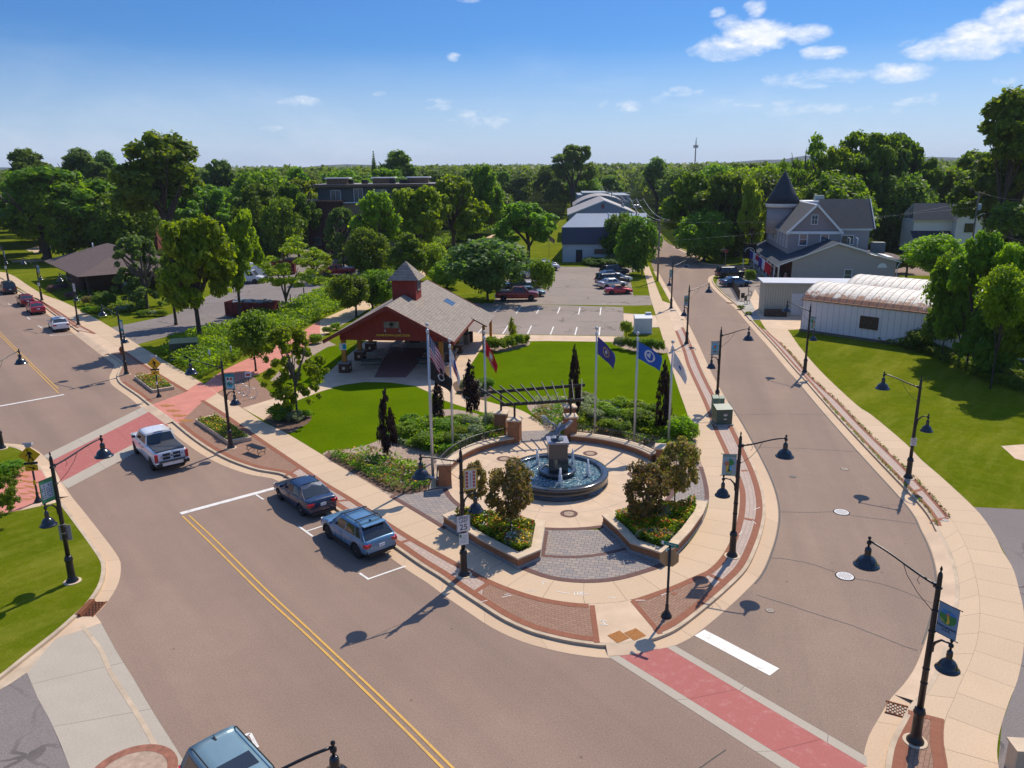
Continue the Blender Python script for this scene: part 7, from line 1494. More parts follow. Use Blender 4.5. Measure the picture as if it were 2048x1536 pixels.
def proto_round(seed,n=9500,size=.056,kind='round'):
    rg=np.random.default_rng(seed); B=[]
    if kind=='round':
        m=74
        for i in range(m):
            z=1-2*(i+.5)/m; a=i*2.39996+rg.normal()*.3; rr=math.sqrt(max(0,1-z*z)); q=.70+.13*rg.normal(); lo=1.0 if z>-.35 else .8
            B.append([rr*math.cos(a)*q*lo,rr*math.sin(a)*q*lo,z*.70+.04*rg.normal(),rg.uniform(.12,.30),.85])
        for i in range(8): B.append([*(rg.normal(size=3)*.22),.36,1])
    if kind=='lobed':
        for i in range(10):
            a=i*2.4+rg.normal()*.5; hz=rg.uniform(-.55,.62); rr=rg.uniform(.35,.68) if hz<.35 else rg.uniform(.05,.4); c=np.array([rr*math.cos(a),rr*math.sin(a),hz]); R_=rg.uniform(.22,.42)
            for k in range(12):
                d=rg.normal(size=3); d/=np.linalg.norm(d); B.append([*(c+d*R_*.8),R_*rg.uniform(.28,.55),.75])
    if kind=='open':
        for i in range(44):
            a=rg.uniform(0,2*PI); z=rg.uniform(-.75,.85); q=rg.uniform(.35,.95)*math.sqrt(max(.05,1-z*z)); B.append([q*math.cos(a),q*math.sin(a),z,rg.uniform(.12,.24),.5])
    if kind=='crab':
        for i in range(52):
            z=1-2*(i+.5)/52; a=i*2.39996+rg.normal()*.4; rr=math.sqrt(max(0,1-z*z)); q=rg.uniform(.45,.92); B.append([rr*math.cos(a)*q,rr*math.sin(a)*q,z*.8*rg.uniform(.8,1.1),rg.uniform(.12,.26),.9])
    if kind=='column':
        for i in range(40):
            z=-1+2*i/39; w_=.75*(1-abs((z+.35)/1.4)**2.0)*(1 if z>-.8 else .6); a=rg.uniform(0,2*PI); w_=max(.08,w_); w_*=rg.uniform(.6,1.25); B.append([w_*.75*math.cos(a),w_*.75*math.sin(a),z*.95,.10+.26*w_,1.2/3])
    if kind=='conifer':
        for i in range(15):
            z=-.95+1.85*i/14; w_=.95*(1-(z+.95)/1.95)
            for k in range(max(3,int(9*w_)+2)):
                a=k*2*PI/max(3,int(9*w_)+2)+i; B.append([w_*.72*math.cos(a),w_*.72*math.sin(a),z-.12*w_,.10+.2*w_,.4])
    if kind=='weep':
        for i in range(40):
            a=rg.uniform(0,2*PI); z=rg.uniform(-.8,.9); q=rg.uniform(.2,.8)*math.sqrt(max(.08,1-((z-.0)/1.05)**2)); 
            for k in range(3): B.append([(q+.09*k)*math.cos(a),(q+.09*k)*math.sin(a),z-.07*k*k,.13-.015*k,.6])
    if kind=='bush':
        for i in range(26):
            a=i*2.4; z=rg.uniform(-.3,.8); q=.6*math.sqrt(max(0,1-z*z)); B.append([q*math.cos(a),q*math.sin(a),z*.7,rg.uniform(.24,.4),.9])
    if kind=='column':
        for b in B: b[4]=.9
    P,N=blobs_leaves(rg,B,n,.5 if kind in('open','weep') else .62); S=size*rg.uniform(.6,1.35,n); return quadcloud('crown',P,N,S,[m_lf],seed=seed)
L1=leafmat('leaf_mid',(.10,.19,.013),(.155,.25,.015),.52); L2=leafmat('leaf_bright',(.14,.235,.008),(.21,.305,.010),.55); L3=leafmat('leaf_dark',(.07,.14,.014),(.115,.19,.018),.5); L4=leafmat('leaf_blue',(.075,.14,.035),(.11,.18,.045),.5)
L5=leafmat('leaf_yellow',(.17,.23,.012),(.24,.29,.02),.5); L6=leafmat('leaf_olive',(.13,.13,.03),(.19,.16,.045),.45,(.34,.20,.13)); L7=leafmat('leaf_purple',(.014,.008,.009),(.04,.016,.014),.2); L8=leafmat('leaf_silver',(.20,.25,.13),(.28,.33,.19),.4); L9=leafmat('leaf_far',(.09,.16,.03),(.135,.21,.038),.5)
m_lf=L1
PR=dict(r0=proto_round(1),r1=proto_round(2),r2=proto_round(3,9800),l0=proto_round(4,11000,.054,'lobed'),l1=proto_round(5,11000,.054,'lobed'),l2=proto_round(6,11000,.056,'lobed'),o0=proto_round(7,4200,.045,'open'),o1=proto_round(8,5200,.045,'open'),c0=proto_round(9,2300,.085,'column'),c1=proto_round(10,2000,.09,'column'),q0=proto_round(15,5200,.058,'crab'),q1=proto_round(16,5200,.058,'crab'),k0=proto_round(11,8000,.05,'conifer'),w0=proto_round(12,9500,.046,'weep'),b0=proto_round(13,2600,.085,'bush'),b1=proto_round(14,2600,.085,'bush'))
def trunk_proto(seed,fork=False,tall=False):
    rg=random.Random(seed); mb=MB(); bz=.16 if fork else .42
    mb.tube([(0,0,0),(.01,0,.02),(.0,.01,bz*.6),(.02,0,bz),(.0,.02,.75),(.02,.02,.9)],[.085,.06,.05,.045,.022,.006],9)
    for k in range(3 if fork else 7):
        a=k*(2.2 if fork else 1.7)+rg.uniform(-.3,.3); z0=bz*rg.uniform(.9,1.1) if fork else rg.uniform(.24,.55); q=rg.uniform(.5,.75); 
        P=[(.01,0,z0),(math.cos(a)*q*.3,math.sin(a)*q*.3,z0+.14),(math.cos(a)*q*.75,math.sin(a)*q*.75,z0+.30),(math.cos(a)*q,math.sin(a)*q,min(.9,z0+.44))]
        mb.tube(P,[.036,.028,.016,.005],7)
        for j in (1,2):
            b=P[j]; a2=a+rg.uniform(-1,1); mb.tube([b,(b[0]+math.cos(a2)*.22,b[1]+math.sin(a2)*.22,b[2]+.10)],[.014,.004],5)
    return mb.mesh('trunk',[m_bark])
TR=[trunk_proto(1),trunk_proto(2),trunk_proto(3,True)]
rt=random.Random(11)
def place(me,name,par,loc,scale,rz,m):
    o=bpy.data.objects.new(name,me); COL.objects.link(o); o.parent=par; o.location=loc; o.scale=scale; o.rotation_euler.z=rz
    o.material_slots[0].link='OBJECT'; o.material_slots[0].material=m; return o
LAST=[None]
def tree_at(x,y,h,zb,r,pr,m,label,group=None,name='tree',tr=0,bark=None,tk=1.0,ox=0,oy=0,cat='tree',z0=.12):
    t=thing(name,label,cat,(x,y,z0),rt.uniform(0,6.28) if ox==0 else 0,group); hh=h-z0; LAST[0]=t
    zb=max(.15,zb-z0); hc=(hh-zb)/2; kf=1.0 if pr[0] in 'qc' else 1.07; place(PR[pr],'crown',t,(ox,oy,zb+hc),(r*kf,r*kf*rt.uniform(.94,1.05),hc*(.93+kf*.15)),rt.uniform(0,6.28),m)
    if tr is not None: place(TR[tr],'trunk',t,(0,0,0),(r*tk,r*tk,hh*.97),rt.uniform(0,6.28) if tr!=2 else .3,bark or m_bark)
    return t
def Yof(px,py): return G(px,py,.12).y
def tree_px(cx,top,hw,bot,base,pr,m,label,group=None,**k):
    """base = (px,py) of the trunk foot, or the distance when the foot is hidden"""
    if isinstance(base,tuple): b=G(*base); Y=b.y; bx=b.x
    else: Y=base; bx=AY(cx,(top+bot)/2,Y).x
    T_=AY(cx,top,Y); B_=AY(cx,bot,Y); dep=(Vector((T_.x,Y,T_.z))-CAM).dot(CF); r=hw/F_PX*dep; cxw=AY(cx,(top+bot)/2,Y).x
    return tree_at(bx,Y,T_.z,B_.z,r,pr,m,label,group,ox=cxw-bx+1e-6,**k)
NEAR=[
(110,328,128,500,(95,519),'l0',L1,'huge spreading shade tree with a thick dark trunk behind the far left lawn',dict(tk=1.1)),
(325,272,112,478,150,'l1',L1,'tallest left-hand tree, open crown standing above the wood',dict(tk=.8)),
(285,470,64,612,(295,617),'w0',L4,'feathery pale green tree beside the brown roofed hall',dict(bark=m_barkg)),
(398,432,84,650,(401,682),'l2',L2,'big bright leafy tree by the dark green transformer box',{}),
(484,412,56,610,(482,640),'l0',L2,'bright leafy tree just right of the biggest one, over the red container',{}),
(360,505,52,625,(352,650),'l1',L1,'leafy tree filling the left side of the bright clump',{}),
(577,474,68,582,(573,620),'o1',L5,'yellow-green locust with a forked trunk in front of the old lot',dict(tr=2,tk=.75,bark=m_barkg)),
(631,500,34,560,(631,566),'o0',L5,'small yellow-green locust on the lot island',{}),
(507,622,48,716,(512,742),'r0',L1,'small round tree on the bank beside the salmon path',dict(tk=.7)),
(586,652,68,806,(595,833),'w0',L2,'airy weeping tree in the mulch bed beside the sidewalk',dict(tk=.6,bark=m_barkg)),
(700,546,40,618,(713,634),'r1',L1,'round tree left of the pavilion roof, nearer of a pair',{}),
(752,538,42,612,(746,622),'r2',L1,'round tree just behind the pavilion roof, farther of a pair',{}),
(970,476,84,588,(975,602),'r1',L4,'wide blue-green round tree beyond the pavilion',dict(tr=2,tk=.6)),
(1052,404,62,508,(1057,524),'l2',L1,'spreading tree on the grass left of the navy building',{}),
(1084,514,27,606,(1085,610),'b1',L1,'upright bushy tree at the corner of the back car park',dict(tr=None)),
(1272,428,44,548,(1284,549),'r1',L3,'dense dark evergreen beside the nearest utility pole',dict(tk=.5)),
(1240,424,36,530,150,'r2',L3,'dark evergreen half hiding the navy building corner',dict(tk=.5)),
(683,414,38,532,142,'w0',L4,'slender pale tree before the apartment block',{}),
(513,384,56,500,150,'k0',L3,'broad dark spruce left of the apartment block',dict(tk=.4)),
(592,358,48,520,156,'l0',L3,'dense dark tree touching the left end of the apartment block',{}),
(560,392,40,520,148,'r1',L1,'rounded tree between the spruce and the apartment block',{}),
(757,388,62,560,138,'l1',L2,'bright leafy tree in front of the apartment block, left of its clump',{}),
(832,372,66,545,146,'l2',L2,'bright leafy tree in the middle of the clump before the apartments',{}),
(905,345,68,500,158,'l0',L2,'tall bright tree at the right end of the clump before the apartments',{}),
(735,455,44,560,128,'r0',L1,'low dark tree at the foot of the clump before the apartments',{}),
(815,470,52,580,122,'l1',L1,'leafy tree overhanging the trail behind the pavilion cupola',{}),
(868,486,32,556,126,'r2',L5,'small yellow-green tree beside the gravel trail',{}),
(893,515,36,578,118,'r0',L2,'shrubby tree right of the gravel trail bend',{}),
(1380,350,58,522,160,'l1',L1,'dark tree at the left end of the mass beyond the road bend',{}),
(1437,345,62,525,154,'l2',L3,'dark leafy tree in the middle of the mass beyond the road bend',{}),
(1410,420,56,525,150,'r0',L1,'lower leafy tree in front of the dark mass at the road bend',{}),
(1505,350,46,522,(1500,527),'l0',L5,'glowing yellow-green tree beside the conical turret',{}),
(1475,372,38,515,156,'r1',L3,'dark tree tucked left of the yellow-green one',{}),
(1608,272,56,470,178,'o1',L1,'loose feathery topped tree behind the turret',dict(tk=.8)),
(1662,300,60,470,174,'l1',L2,'olive green tree behind the grey house ridge',{}),
(1728,262,78,470,180,'l2',L1,'tall dark tree behind the right gable of the grey house',{}),
(1808,258,78,470,188,'l0',L3,'tallest dark tree between grey house and farmhouse',{}),
(1800,345,62,500,172,'r2',L3,'lower dark tree beside the farmhouse',{}),
(1880,345,60,470,186,'l1',L1,'tree behind the farmhouse roof',{}),
(2022,184,98,400,128,'l1',L1,'very tall open crowned oak at the right picture edge',dict(tk=.5)),
(2040,260,90,470,134,'l2',L3,'dense dark tree behind the tall oak at the right edge',{}),
(1985,330,80,500,142,'l0',L3,'dark tree between the farmhouse and the right edge',{}),
(1960,468,58,640,66,'l1',L1,'great leafy crown rising over the right end of the rusty shed',dict(tk=.6)),
(1903,500,46,650,70,'r1',L1,'leafy tree leaning over the rusty roof',dict(tk=.5)),
(2032,482,60,650,63,'l2',L2,'bright crown at the right edge above the shed end',dict(tk=.6)),
(1926,590,56,748,67,'l0',L1,'leafy tree at the lawn edge against the near shed wall',dict(tk=.5)),
(1993,596,62,775,64,'r2',L3,'dark leafy tree in the lower middle of the right-hand mass',dict(tk=.5)),
(2062,600,64,800,61,'l1',L2,'bright low tree cut by the right edge above the lawn',dict(tk=.5)),
(1880,612,36,704,71,'b0',L3,'dark shrubby tree touching the near shed window',dict(tr=None)),
(2010,530,52,660,60,'r0',L2,'sunlit rounded crown in the centre of the right-hand mass',dict(tk=.5)),
(1870,468,56,545,112,'r0',L2,'rounded bright tree between the patio and the farmhouse',{}),
(2028,402,50,484,116,'b0',L3,'dark clipped evergreen mound right of the farmhouse pole',dict(tr=None)),
(-14,918,46,1046,(-28,1060),'o1',L1,'tree poking in from the left edge above the salmon path',{}),
(1024,636,11,672,(1024,684),'c0',L5,'thin young tree among the round bushes south of the lot',dict(tk=.5)),
(1252,641,14,671,(1252,674),'b0',L2,'small bushy young tree beside the white cabinet',{}),
]
for (cx,top,hw,bot,base,pr,m,lab,k) in NEAR: tree_px(cx,top,hw,bot,base,pr,m,lab,**k)
for cx,top,base,hw,lab in ((773,785,(773,912),23,'purple columnar tree nearest the sidewalk, largest of the purple ones'),(875,764,(877,852),17,'slim purple columnar tree beside the tallest flagpole'),(941,726,(941,832),22,'purple columnar tree beside the scarlet flag pole'),(1148,700,(1146,842),16,'tall slim purple tree right of the trellis'),(1327,730,(1325,868),18,'purple columnar tree beside the white flag pole')):
    tree_px(cx,top,hw,base[1]-14,base,'c0' if hw>20 else 'c1',L7,lab,'purple columnar trees in the flag garden',name='columnar_tree',tk=.4)
for cx,top,hw,bot,base,lab in ((1020,922,53,1034,(1022,1082),'front crab apple in the left brick planter'),(950,925,34,1002,(950,1046),'rear crab apple behind the speed limit lamp'),(1291,928,53,1030,(1292,1062),'front crab apple in the right brick planter'),(1357,880,50,988,(1348,1024),'rear crab apple beside the curved sidewalk')):
    tree_px(cx,top,hw,bot,base,'q0' if 'front' in lab else 'q1',L6,lab,'bronze-leaved crab apple trees round the fountain',name='crab_apple_tree',tk=.55,bark=m_barkg)
# woods: individuals up to a few hundred metres
blocks=[(-90,-40,98,146),(-46,-8,150,182),(4,43,100,296),(-8,12,100,158),(34,74,100,153),(72,104,140,185),(-100,-80,176,196),(-60,-18,98,150),(-160,-72,60,140),(-28,-6,150,175)]
def clearof(x,y,r):
    for a,b,c,d in blocks:
        if a-r<x<b+r and c-r<y<d+r: return False
    if abs(x-(14+.115*y))<8+.012*y and y>100: return False
    return True
MARKS=[(-200,'left picture edge'),(70,'far left street lamps'),(180,'brown hall roof'),(300,'tallest left-hand tree'),(420,'old car park'),(520,'broad dark spruce'),(620,'apartment block left end'),(720,'apartment block windows'),(830,'apartment block right end'),(930,'gravel trail bend'),(1010,'wide round tree'),(1110,'lawn by navy building'),(1190,'navy building roof'),(1290,'utility poles'),(1390,'phone mast'),(1470,'road bend'),(1570,'conical turret'),(1680,'grey house gable'),(1790,'gap beside the farmhouse'),(1890,'farmhouse roof'),(1980,'farmhouse pole'),(2080,'right picture edge'),(2300,'extreme right edge')]
ORD=['front','second','third','fourth','fifth','sixth','seventh','eighth','ninth','tenth','eleventh']
WOOD={}
def woodlabel(x,y,row,tone,h,r):
    px=1024+F_PX*x/(y*math.cos(PITCH)+9); m=min(MARKS,key=lambda q:abs(q[0]-px))[1]
    sz='tall' if h>16.8 else ('low' if h<14 else ('broad' if r>6.3 else ''))
    return m,' '.join(q for q in (sz,tone,'woods tree,',ORD[row],'row, above the',m) if q)
rw=random.Random(77); cnt=0; pts=[]
for row in range(11):
    Y=158+row*17; half=.74*Y+24; x=-half
    while x<half:
        xx=x+rw.uniform(-3.5,3.5); yy=Y+rw.uniform(-6,6); x+=rw.uniform(10.5,14)+row*.3
        if not clearof(xx,yy,4): continue
        h=rw.uniform(12.5,18.5)*(1.0 if yy<260 else 1.05); r=rw.uniform(4.6,7.4); tone=rw.choice(['mid','mid','dark','bright' if rw.random()<.5 else 'mid'])
        if xx>60 and yy<230: h+=2.5
        mk,lb=woodlabel(xx,yy,row,{'mid':'green','dark':'dark green','bright':'light green'}[tone if yy<250 else 'mid'],h,r)
        tree_at(xx,yy,h,1.0 if row<3 else 3,r*1.14,rw.choice(['r0','r1','r2','l0','l1','l2']),dict(mid=L1,dark=L3,bright=L2)[tone] if yy<250 else rw.choice([L1,L9,L9]),
            lb,'trees of the woods behind the town',tr=0 if row<2 else None); WOOD.setdefault(lb,[]).append(bpy.data.objects[-1] if False else LAST[0]); cnt+=1
for lb,ts in WOOD.items():
    if len(ts)>1:
        ts.sort(key=lambda o:o.location.x/o.location.y)
        for q,o in enumerate(ts): o['label']=lb+(', leftmost of these' if q==0 else (', rightmost of these' if q==len(ts)-1 else ', middle of these'))
print('wood trees',cnt)
for px,Y,top,hw in ((1145,300,289,46),(60,205,300,52),(165,215,300,60),(215,225,305,48),(748,260,303,9),(440,235,322,40),(795,250,304,50),(1315,290,318,50)):
    tree_px(px,top,hw,top+90 if hw>20 else top+60,Y,'l2' if px==1145 else ('k0' if hw<20 else 'l1'),L9 if px!=748 else L3,{1145:'tall open tree rising above the central skyline',748:'pointed spruce tip above the middle skyline',60:'leftmost skyline tree with a ragged top',165:'domed skyline tree behind the huge spreading one',215:'skyline tree just left of the tallest left-hand tree',440:'skyline tree right of the tallest left-hand tree',795:'skyline tree above the apartment block roof',1315:'skyline tree left of the phone mast'}[px])
# far-off woods: one mass
rg=np.random.default_rng(5); CC=[];NN=[];SS=[]
def farwood(y0,y1,step,per,zh,sz,cond=lambda x,y:True):
    y=y0
    while y<y1:
        half=.74*y+30; n=int(2*half/step); xs=-half+2*half*(np.arange(n)+rg.random(n))/n; 
        for x in xs:
            yy=y+rg.uniform(-step,step)*.6
            if not cond(x,yy): continue
            h=rg.uniform(*zh); r=step*rg.uniform(.5,.78); d=rg.normal(size=(per,3)); d[:,2]=np.abs(d[:,2])*1.1-.25; d/=np.linalg.norm(d,axis=1,keepdims=True); q=(.8+.25*rg.random(per))[:,None]
            CC.append(np.array([x,yy,h*.55])+d*q*np.array([r,r,h*.45])); NN.append(d+rg.normal(size=(per,3))*.5); SS.append(sz*rg.uniform(.6,1.3,per))
        y+=step*1.1
gap=lambda x,y:not(abs(x-(14+.115*y))<7+.006*y and y<900)
farwood(345,600,12.5,230,(14,20),1.0,gap); farwood(600,1100,20,80,(15,20),2.4); farwood(1100,2600,42,50,(15,21),6.0); farwood(2600,5600,130,40,(14,22),20)
C_=np.concatenate(CC);N_=np.concatenate(NN);S_=np.concatenate(SS); print('far leaves',len(C_))
o=bpy.data.objects.new('distant_woods',quadcloud('distant_woods',C_,N_,S_,[L9],asp=.8,seed=3)); COL.objects.link(o); o['kind']='stuff'; tag(o,'far-off woods reaching the horizon','woods')
cn=MB(); GX,GY=90,60
for j in range(GY+1):
    y=620*(6400/620)**(j/GY)
    for i in range(GX+1): x=(-1+2*i/GX)*(.78*y+60); cn.v.append((x,y,(8.5+2.6*math.sin(x*.11+y*.05)+1.8*math.sin(y*.21+x*.03)) if j else .0))
for j in range(GY):
    for i in range(GX): q=j*(GX+1)+i; cn.f.append([q,q+1,q+GX+2,q+GX+1]); cn.mi.append(0); cn.sm.append(True)
cn=cn.build('distant_canopy',M('canopy_green',(.04,.075,.018),1,.5,.05,spec=0)); cn['kind']='stuff'; tag(cn,'unbroken canopy of the far-off woods','woods')
hl=MB(); pts=[]
for k in range(61):
    a=-.75+1.5*k/60; h=34+20*math.sin(k*.33)+11*math.sin(k*.9+1)+(34 if k>43 else 0); pts.append((6000*math.sin(a),6000*math.cos(a),h))
for a,b in zip(pts,pts[1:]): hl.add([(a[0],a[1],-.04),(b[0],b[1],-.04),b,a,(a[0]*1.06,a[1]*1.06,-.04),(b[0]*1.06,b[1]*1.06,-.04)],[(0,1,2,3),(3,2,5,4)])
struct('hills',hl,M('hill_green',(.05,.075,.03),.95,.3,.002))
# ------------------------------------------------------------ bushes
def bush(px,py,hw,h,m,label,group=None,pr=None,name='shrub',z0=.12):
    b=G(px,py,z0); dep=(b-CAM).dot(CF); r=hw/F_PX*dep; t=bpy.data.objects.new(name,PR[pr or rt.choice(['b0','b1'])]); COL.objects.link(t); t.location=(b.x,b.y,z0+h*.42); t.scale=(r,r,h*.58); t.rotation_euler.z=rt.uniform(0,6.28)
    t.material_slots[0].link='OBJECT'; t.material_slots[0].material=m; tag(t,label,'shrub',group); return t
for i,(x,y,w_,h) in enumerate(((984,700,15,1.5),(1000,702,15,1.4),(1018,698,16,1.5),(1036,694,16,1.5),(1050,690,12,1.2))): bush(x,y,w_,h,L2,'round green bush in the row under the thin young tree','row of bushes south of the parking lot, left')
for i,(x,y,w_,h) in enumerate(((1238,697,14,1.3),(1256,700,14,1.4),(1275,703,15,1.5),(1297,704,15,1.5),(1318,706,14,1.4))): bush(x,y,w_,h,L1 if i else L8,'bushy green shrub in the clump before the white cabinet' if i else 'pale flowering shrub at the left of the clump before the white cabinet','clump of shrubs before the white cabinet' if i else None)
def number_group(g,base):
    L=sorted([o for o in bpy.data.objects if o.get('group')==g],key=lambda o:o.location.x/o.location.y); W_=['leftmost','second from the left','third from the left','fourth from the left','fifth from the left','sixth from the left','sixth from the right','fifth from the right','fourth from the right','third from the right','second from the right','rightmost']
    n=len(L)
    for i,o in enumerate(L): o['label']=base+', '+(W_[i] if i<n/2 else W_[12-(n-i)])
def lush(L,k=1.35,hk=1.3): return [(a[0],a[1],a[2]*k,a[3]*hk,*a[4:]) for a in L]
LB='green perennials in the left flag bed'; RB='green perennials in the right flag bed'
for x,y,w_,h,m in lush(((812,878,24,.9,L2),(836,872,24,1.0,L2),(862,868,22,1.0,L2),(888,872,24,1.0,L1),(905,862,20,.9,L2),(845,895,20,.8,L1),(872,898,18,.8,L2),(898,893,18,.8,L1),(790,882,16,.6,L1),(918,880,16,.8,L2),(820,858,18,.9,L1))): bush(x,y,w_,h,m,'leafy bright green perennial clump in the bed between the left flagpoles',LB)
for x,y,w_,h in lush(((925,858,20,.9),(943,862,18,.9),(952,876,16,.8),(980,858,14,1.0))): bush(x,y,w_,h,L8,'silvery green bush behind the left railing','silvery bushes behind the left railing')
for x,y,w_,h,m in lush(((1205,838,22,1.0,L2),(1228,846,20,.9,L1),(1262,850,22,1.0,L2),(1290,856,22,1.0,L1),(1312,862,18,.9,L2),(1360,880,24,1.3,L2),(1378,878,16,1.0,L2),(1240,824,20,.9,L2),(1275,830,20,.9,L2),(1300,838,18,.9,L1),(1215,862,16,.7,L2),(1245,868,16,.7,L1))): bush(x,y,w_,h,m,'leafy bright green perennial clump in the bed behind the right railing',RB)
for x,y,w_,h in lush(((1160,838,20,1.0),(1178,828,20,1.1),(1168,815,18,1.0),(1188,846,18,.9))): bush(x,y,w_,h,L8,'pale silvery bush right of the trellis pillars','silvery bushes right of the trellis')
for x,y,w_,h,m,l in ((950,790,20,1.3,L8,'silver-leaved bush beside the purple tree left of the trellis'),(972,785,20,1.4,L1,'green bush behind the scarlet flag pole'),(930,782,13,1.0,L8,'small silver bush near the walk fork'),(562,838,30,1.1,L1,'grassy green clump at the sidewalk corner under the weeping tree'),(590,842,20,.8,L8,'pale ornamental grass at the foot of the weeping tree'),(612,835,14,.6,L2,'low bright tuft right of the weeping tree trunk'),(175,628,14,1.0,L2,'low bright shrub at the corner of the hall garden'),(196,626,14,1.0,L2,'second low bright shrub at the hall garden corner'),(178,611,14,1.4,L6,'olive rounded shrub in the hall garden'),(212,620,26,2.6,L3,'big dark round shrub in front of the open porch'),(250,622,22,.8,L8,'pale grey-green ground shrub behind the lamp arm'),(288,633,16,.9,L1,'low shrub at the foot of the feathery tree'),(325,632,12,.9,L2,'bright low shrub at the driveway mouth'),(308,632,12,.8,L8,'pale shrub beside the driveway'),(1220,531,46,1.6,L3,'long clipped dark hedge before the navy building'),(1185,529,24,1.5,L3,'dark hedge end beside the navy building door'),(1500,565,12,2.2,L1,'green shrub at the far end of the porch'),(632,687,16,1.1,L2,'spiky shrub beside the trail bend'),(655,668,12,.9,L1,'small shrub under the left pavilion eave'),(672,660,12,.9,L2,'green clump behind the left pavilion eave'),(22,950,34,.9,L1,'low dark green shrub by the left salmon path'),(1482,617,9,.45,L2,'strip of bright weeds at the kerb near the garage'),(1497,629,8,.4,L2,'tuft of bright weeds beside the garage drive'),(1806,545,28,3.0,L3,'round dark bush behind the patio roof'),(660,512,16,1.4,L5,'bright mound shrub at the corner of the old lot'),(665,560,16,1.0,L1,'dark shrub on the lot island'),(646,563,16,.7,L2,'green ground shrub around the island locust'),(1835,700,30,2.2,L3,'vine-like shrub against the near shed wall'),(1800,688,14,1.4,L3,'small climbing shrub on the near shed wall')): bush(x,y,w_,h,m,l)
for x,y in ((108,583),(125,580),(142,598)): bush(x,y,13,1.1,leafmat('leaf_pink',(.22,.07,.18),(.10,.12,.04),.3) if 'leaf_pink' not in bpy.data.materials else bpy.data.materials['leaf_pink'],{108:'left',125:'middle',142:'right'}[x]+' pink flowering bush along the brick hall wall','pink bushes along the brick hall')
# ------------------------------------------------------------ mixed bedding: nobody could count it
fy=col('flower_yellow',(.75,.50,.01)); fo=col('flower_orange',(.70,.22,.01)); frd=col('flower_red',(.45,.01,.01)); fwt=col('flower_white',(.7,.68,.6)); fpk=col('flower_pink',(.55,.15,.3))
def patch(name,P,z0,h,n,size,leafs,flow,fshare,label,seed=1,clump=1.3,cover=1.0):
    P=[Vector((p.x,p.y,0)) for p in P]; tr=tessellate_polygon([P]); rg=np.random.default_rng(seed); ar=[((P[b]-P[a]).cross(P[c]-P[a])).length/2 for a,b,c in tr]; ar=np.array(ar); k=rg.choice(len(tr),n,p=ar/ar.sum()); u=rg.random(n); v=rg.random(n); f=u+v>1; u[f]=1-u[f]; v[f]=1-v[f]
    Pn=np.array([[p.x,p.y] for p in P]); tt=np.array(tr); X=Pn[tt[k,0]]*(1-u-v)[:,None]+Pn[tt[k,1]]*u[:,None]+Pn[tt[k,2]]*v[:,None]
    cl=np.sin(X[:,0]*clump*2.1+np.sin(X[:,1]*clump*1.7)*1.5)+np.sin(X[:,1]*clump*2.6+X[:,0]*clump*.9+seed); hh=h*(.45+.35*(cl+2)/4*1.6); z=z0+hh*rg.random(n)**.6
    keep=(cl>-1.0) | (rg.random(n)<cover); X=X[keep];z=z[keep];hh=hh[keep];cl=cl[keep]; n=len(X)
    mi=np.floor((np.sin(X[:,0]*clump*1.3+seed)+np.cos(X[:,1]*clump*1.9)+2)/4*len(leafs)*.999).astype(int).clip(0,len(leafs)-1); S=size*rg.uniform(.6,1.3,n)
    fl=(rg.random(n)<fshare); z[fl]=z0+hh[fl]*rg.uniform(.95,1.1,fl.sum()); fc=np.floor((np.sin(X[:,0]*clump*2.9+2*seed)+np.cos(X[:,1]*clump*3.3+seed)+2)/4*len(flow)*.999).astype(int).clip(0,len(flow)-1); mi[fl]=len(leafs)+fc[fl]; S[fl]*=.62
    N=rg.normal(size=(n,3))*.7; N[:,2]=np.abs(N[:,2])+.4; o=bpy.data.objects.new(name,quadcloud(name,np.c_[X,z],N,S,leafs+flow,mi,.7,seed)); COL.objects.link(o); o['kind']='stuff'; tag(o,label,'plants'); return o
patch('bedding_flowers',in1,.60,.55,5200,.085,[L1,L3,L2,L8],[fo,fy,fy,frd,fwt],.13,'mixed orange and yellow flowers filling the left brick planter',1,1.6)
patch('bedding_flowers',in2,.60,.62,8200,.085,[L3,L1,L2,L8,L3],[fo,fy,fo,frd,fy],.12,'mixed yellow and orange flowers filling the right brick planter',3,1.3)
patch('bedding_flowers',cp1,.28,.42,1500,.08,[L3,L2,L8],[frd,fo,frd,fy],.36,'red and orange flowers filling the far street planter',5,2.2)
patch('bedding_flowers',cp2,.28,.36,1800,.08,[L3,L1,L3],[fy,fy,fo],.22,'yellow flowers and dark leaves filling the near street planter',6,2.2)
patch('perennial_bed',W([(655,912),(700,905),(740,905),(800,918),(850,940),(858,975),(838,984),(790,984),(735,955)]),.13,.55,3600,.085,[L3,L1,L6,L2],[fy,fo,fwt,fy,fpk],.05,'mixed perennials with yellow flowers in the brown bed beside the sidewalk',8,1.5,.25)
patch('perennial_bed',W([(1060,835),(1075,822),(1120,815),(1132,835),(1122,860),(1098,860),(1080,845)]),.13,.6,1500,.085,[L1,L3,L6],[fy,fwt],.06,'green perennials and yellow flowers behind the gateway pillars',9,1.8,.3)
patch('perennial_bed',W([(980,850),(1000,845),(1010,870),(1002,890),(975,893)]),.13,.8,900,.085,[L1,L2],[fy,fo],.12,'tall yellow coneflowers beside the left gateway pillar',10,2)
patch('perennial_bed',W([(1300,880),(1340,885),(1388,895),(1400,930),(1360,925),(1325,905)]),.13,.5,1500,.085,[L6,L1,L2],[fy,fpk],.04,'sparse perennials in the bed behind the rear crab apple',11,1.6,.2)
patch('perennial_bed',W([(1060,800),(1110,797),(1136,800),(1130,812),(1075,815)]),.13,.5,700,.085,[L8,L1],[fwt],.04,'pale tufts round the stones behind the trellis',12,1.8,.3)
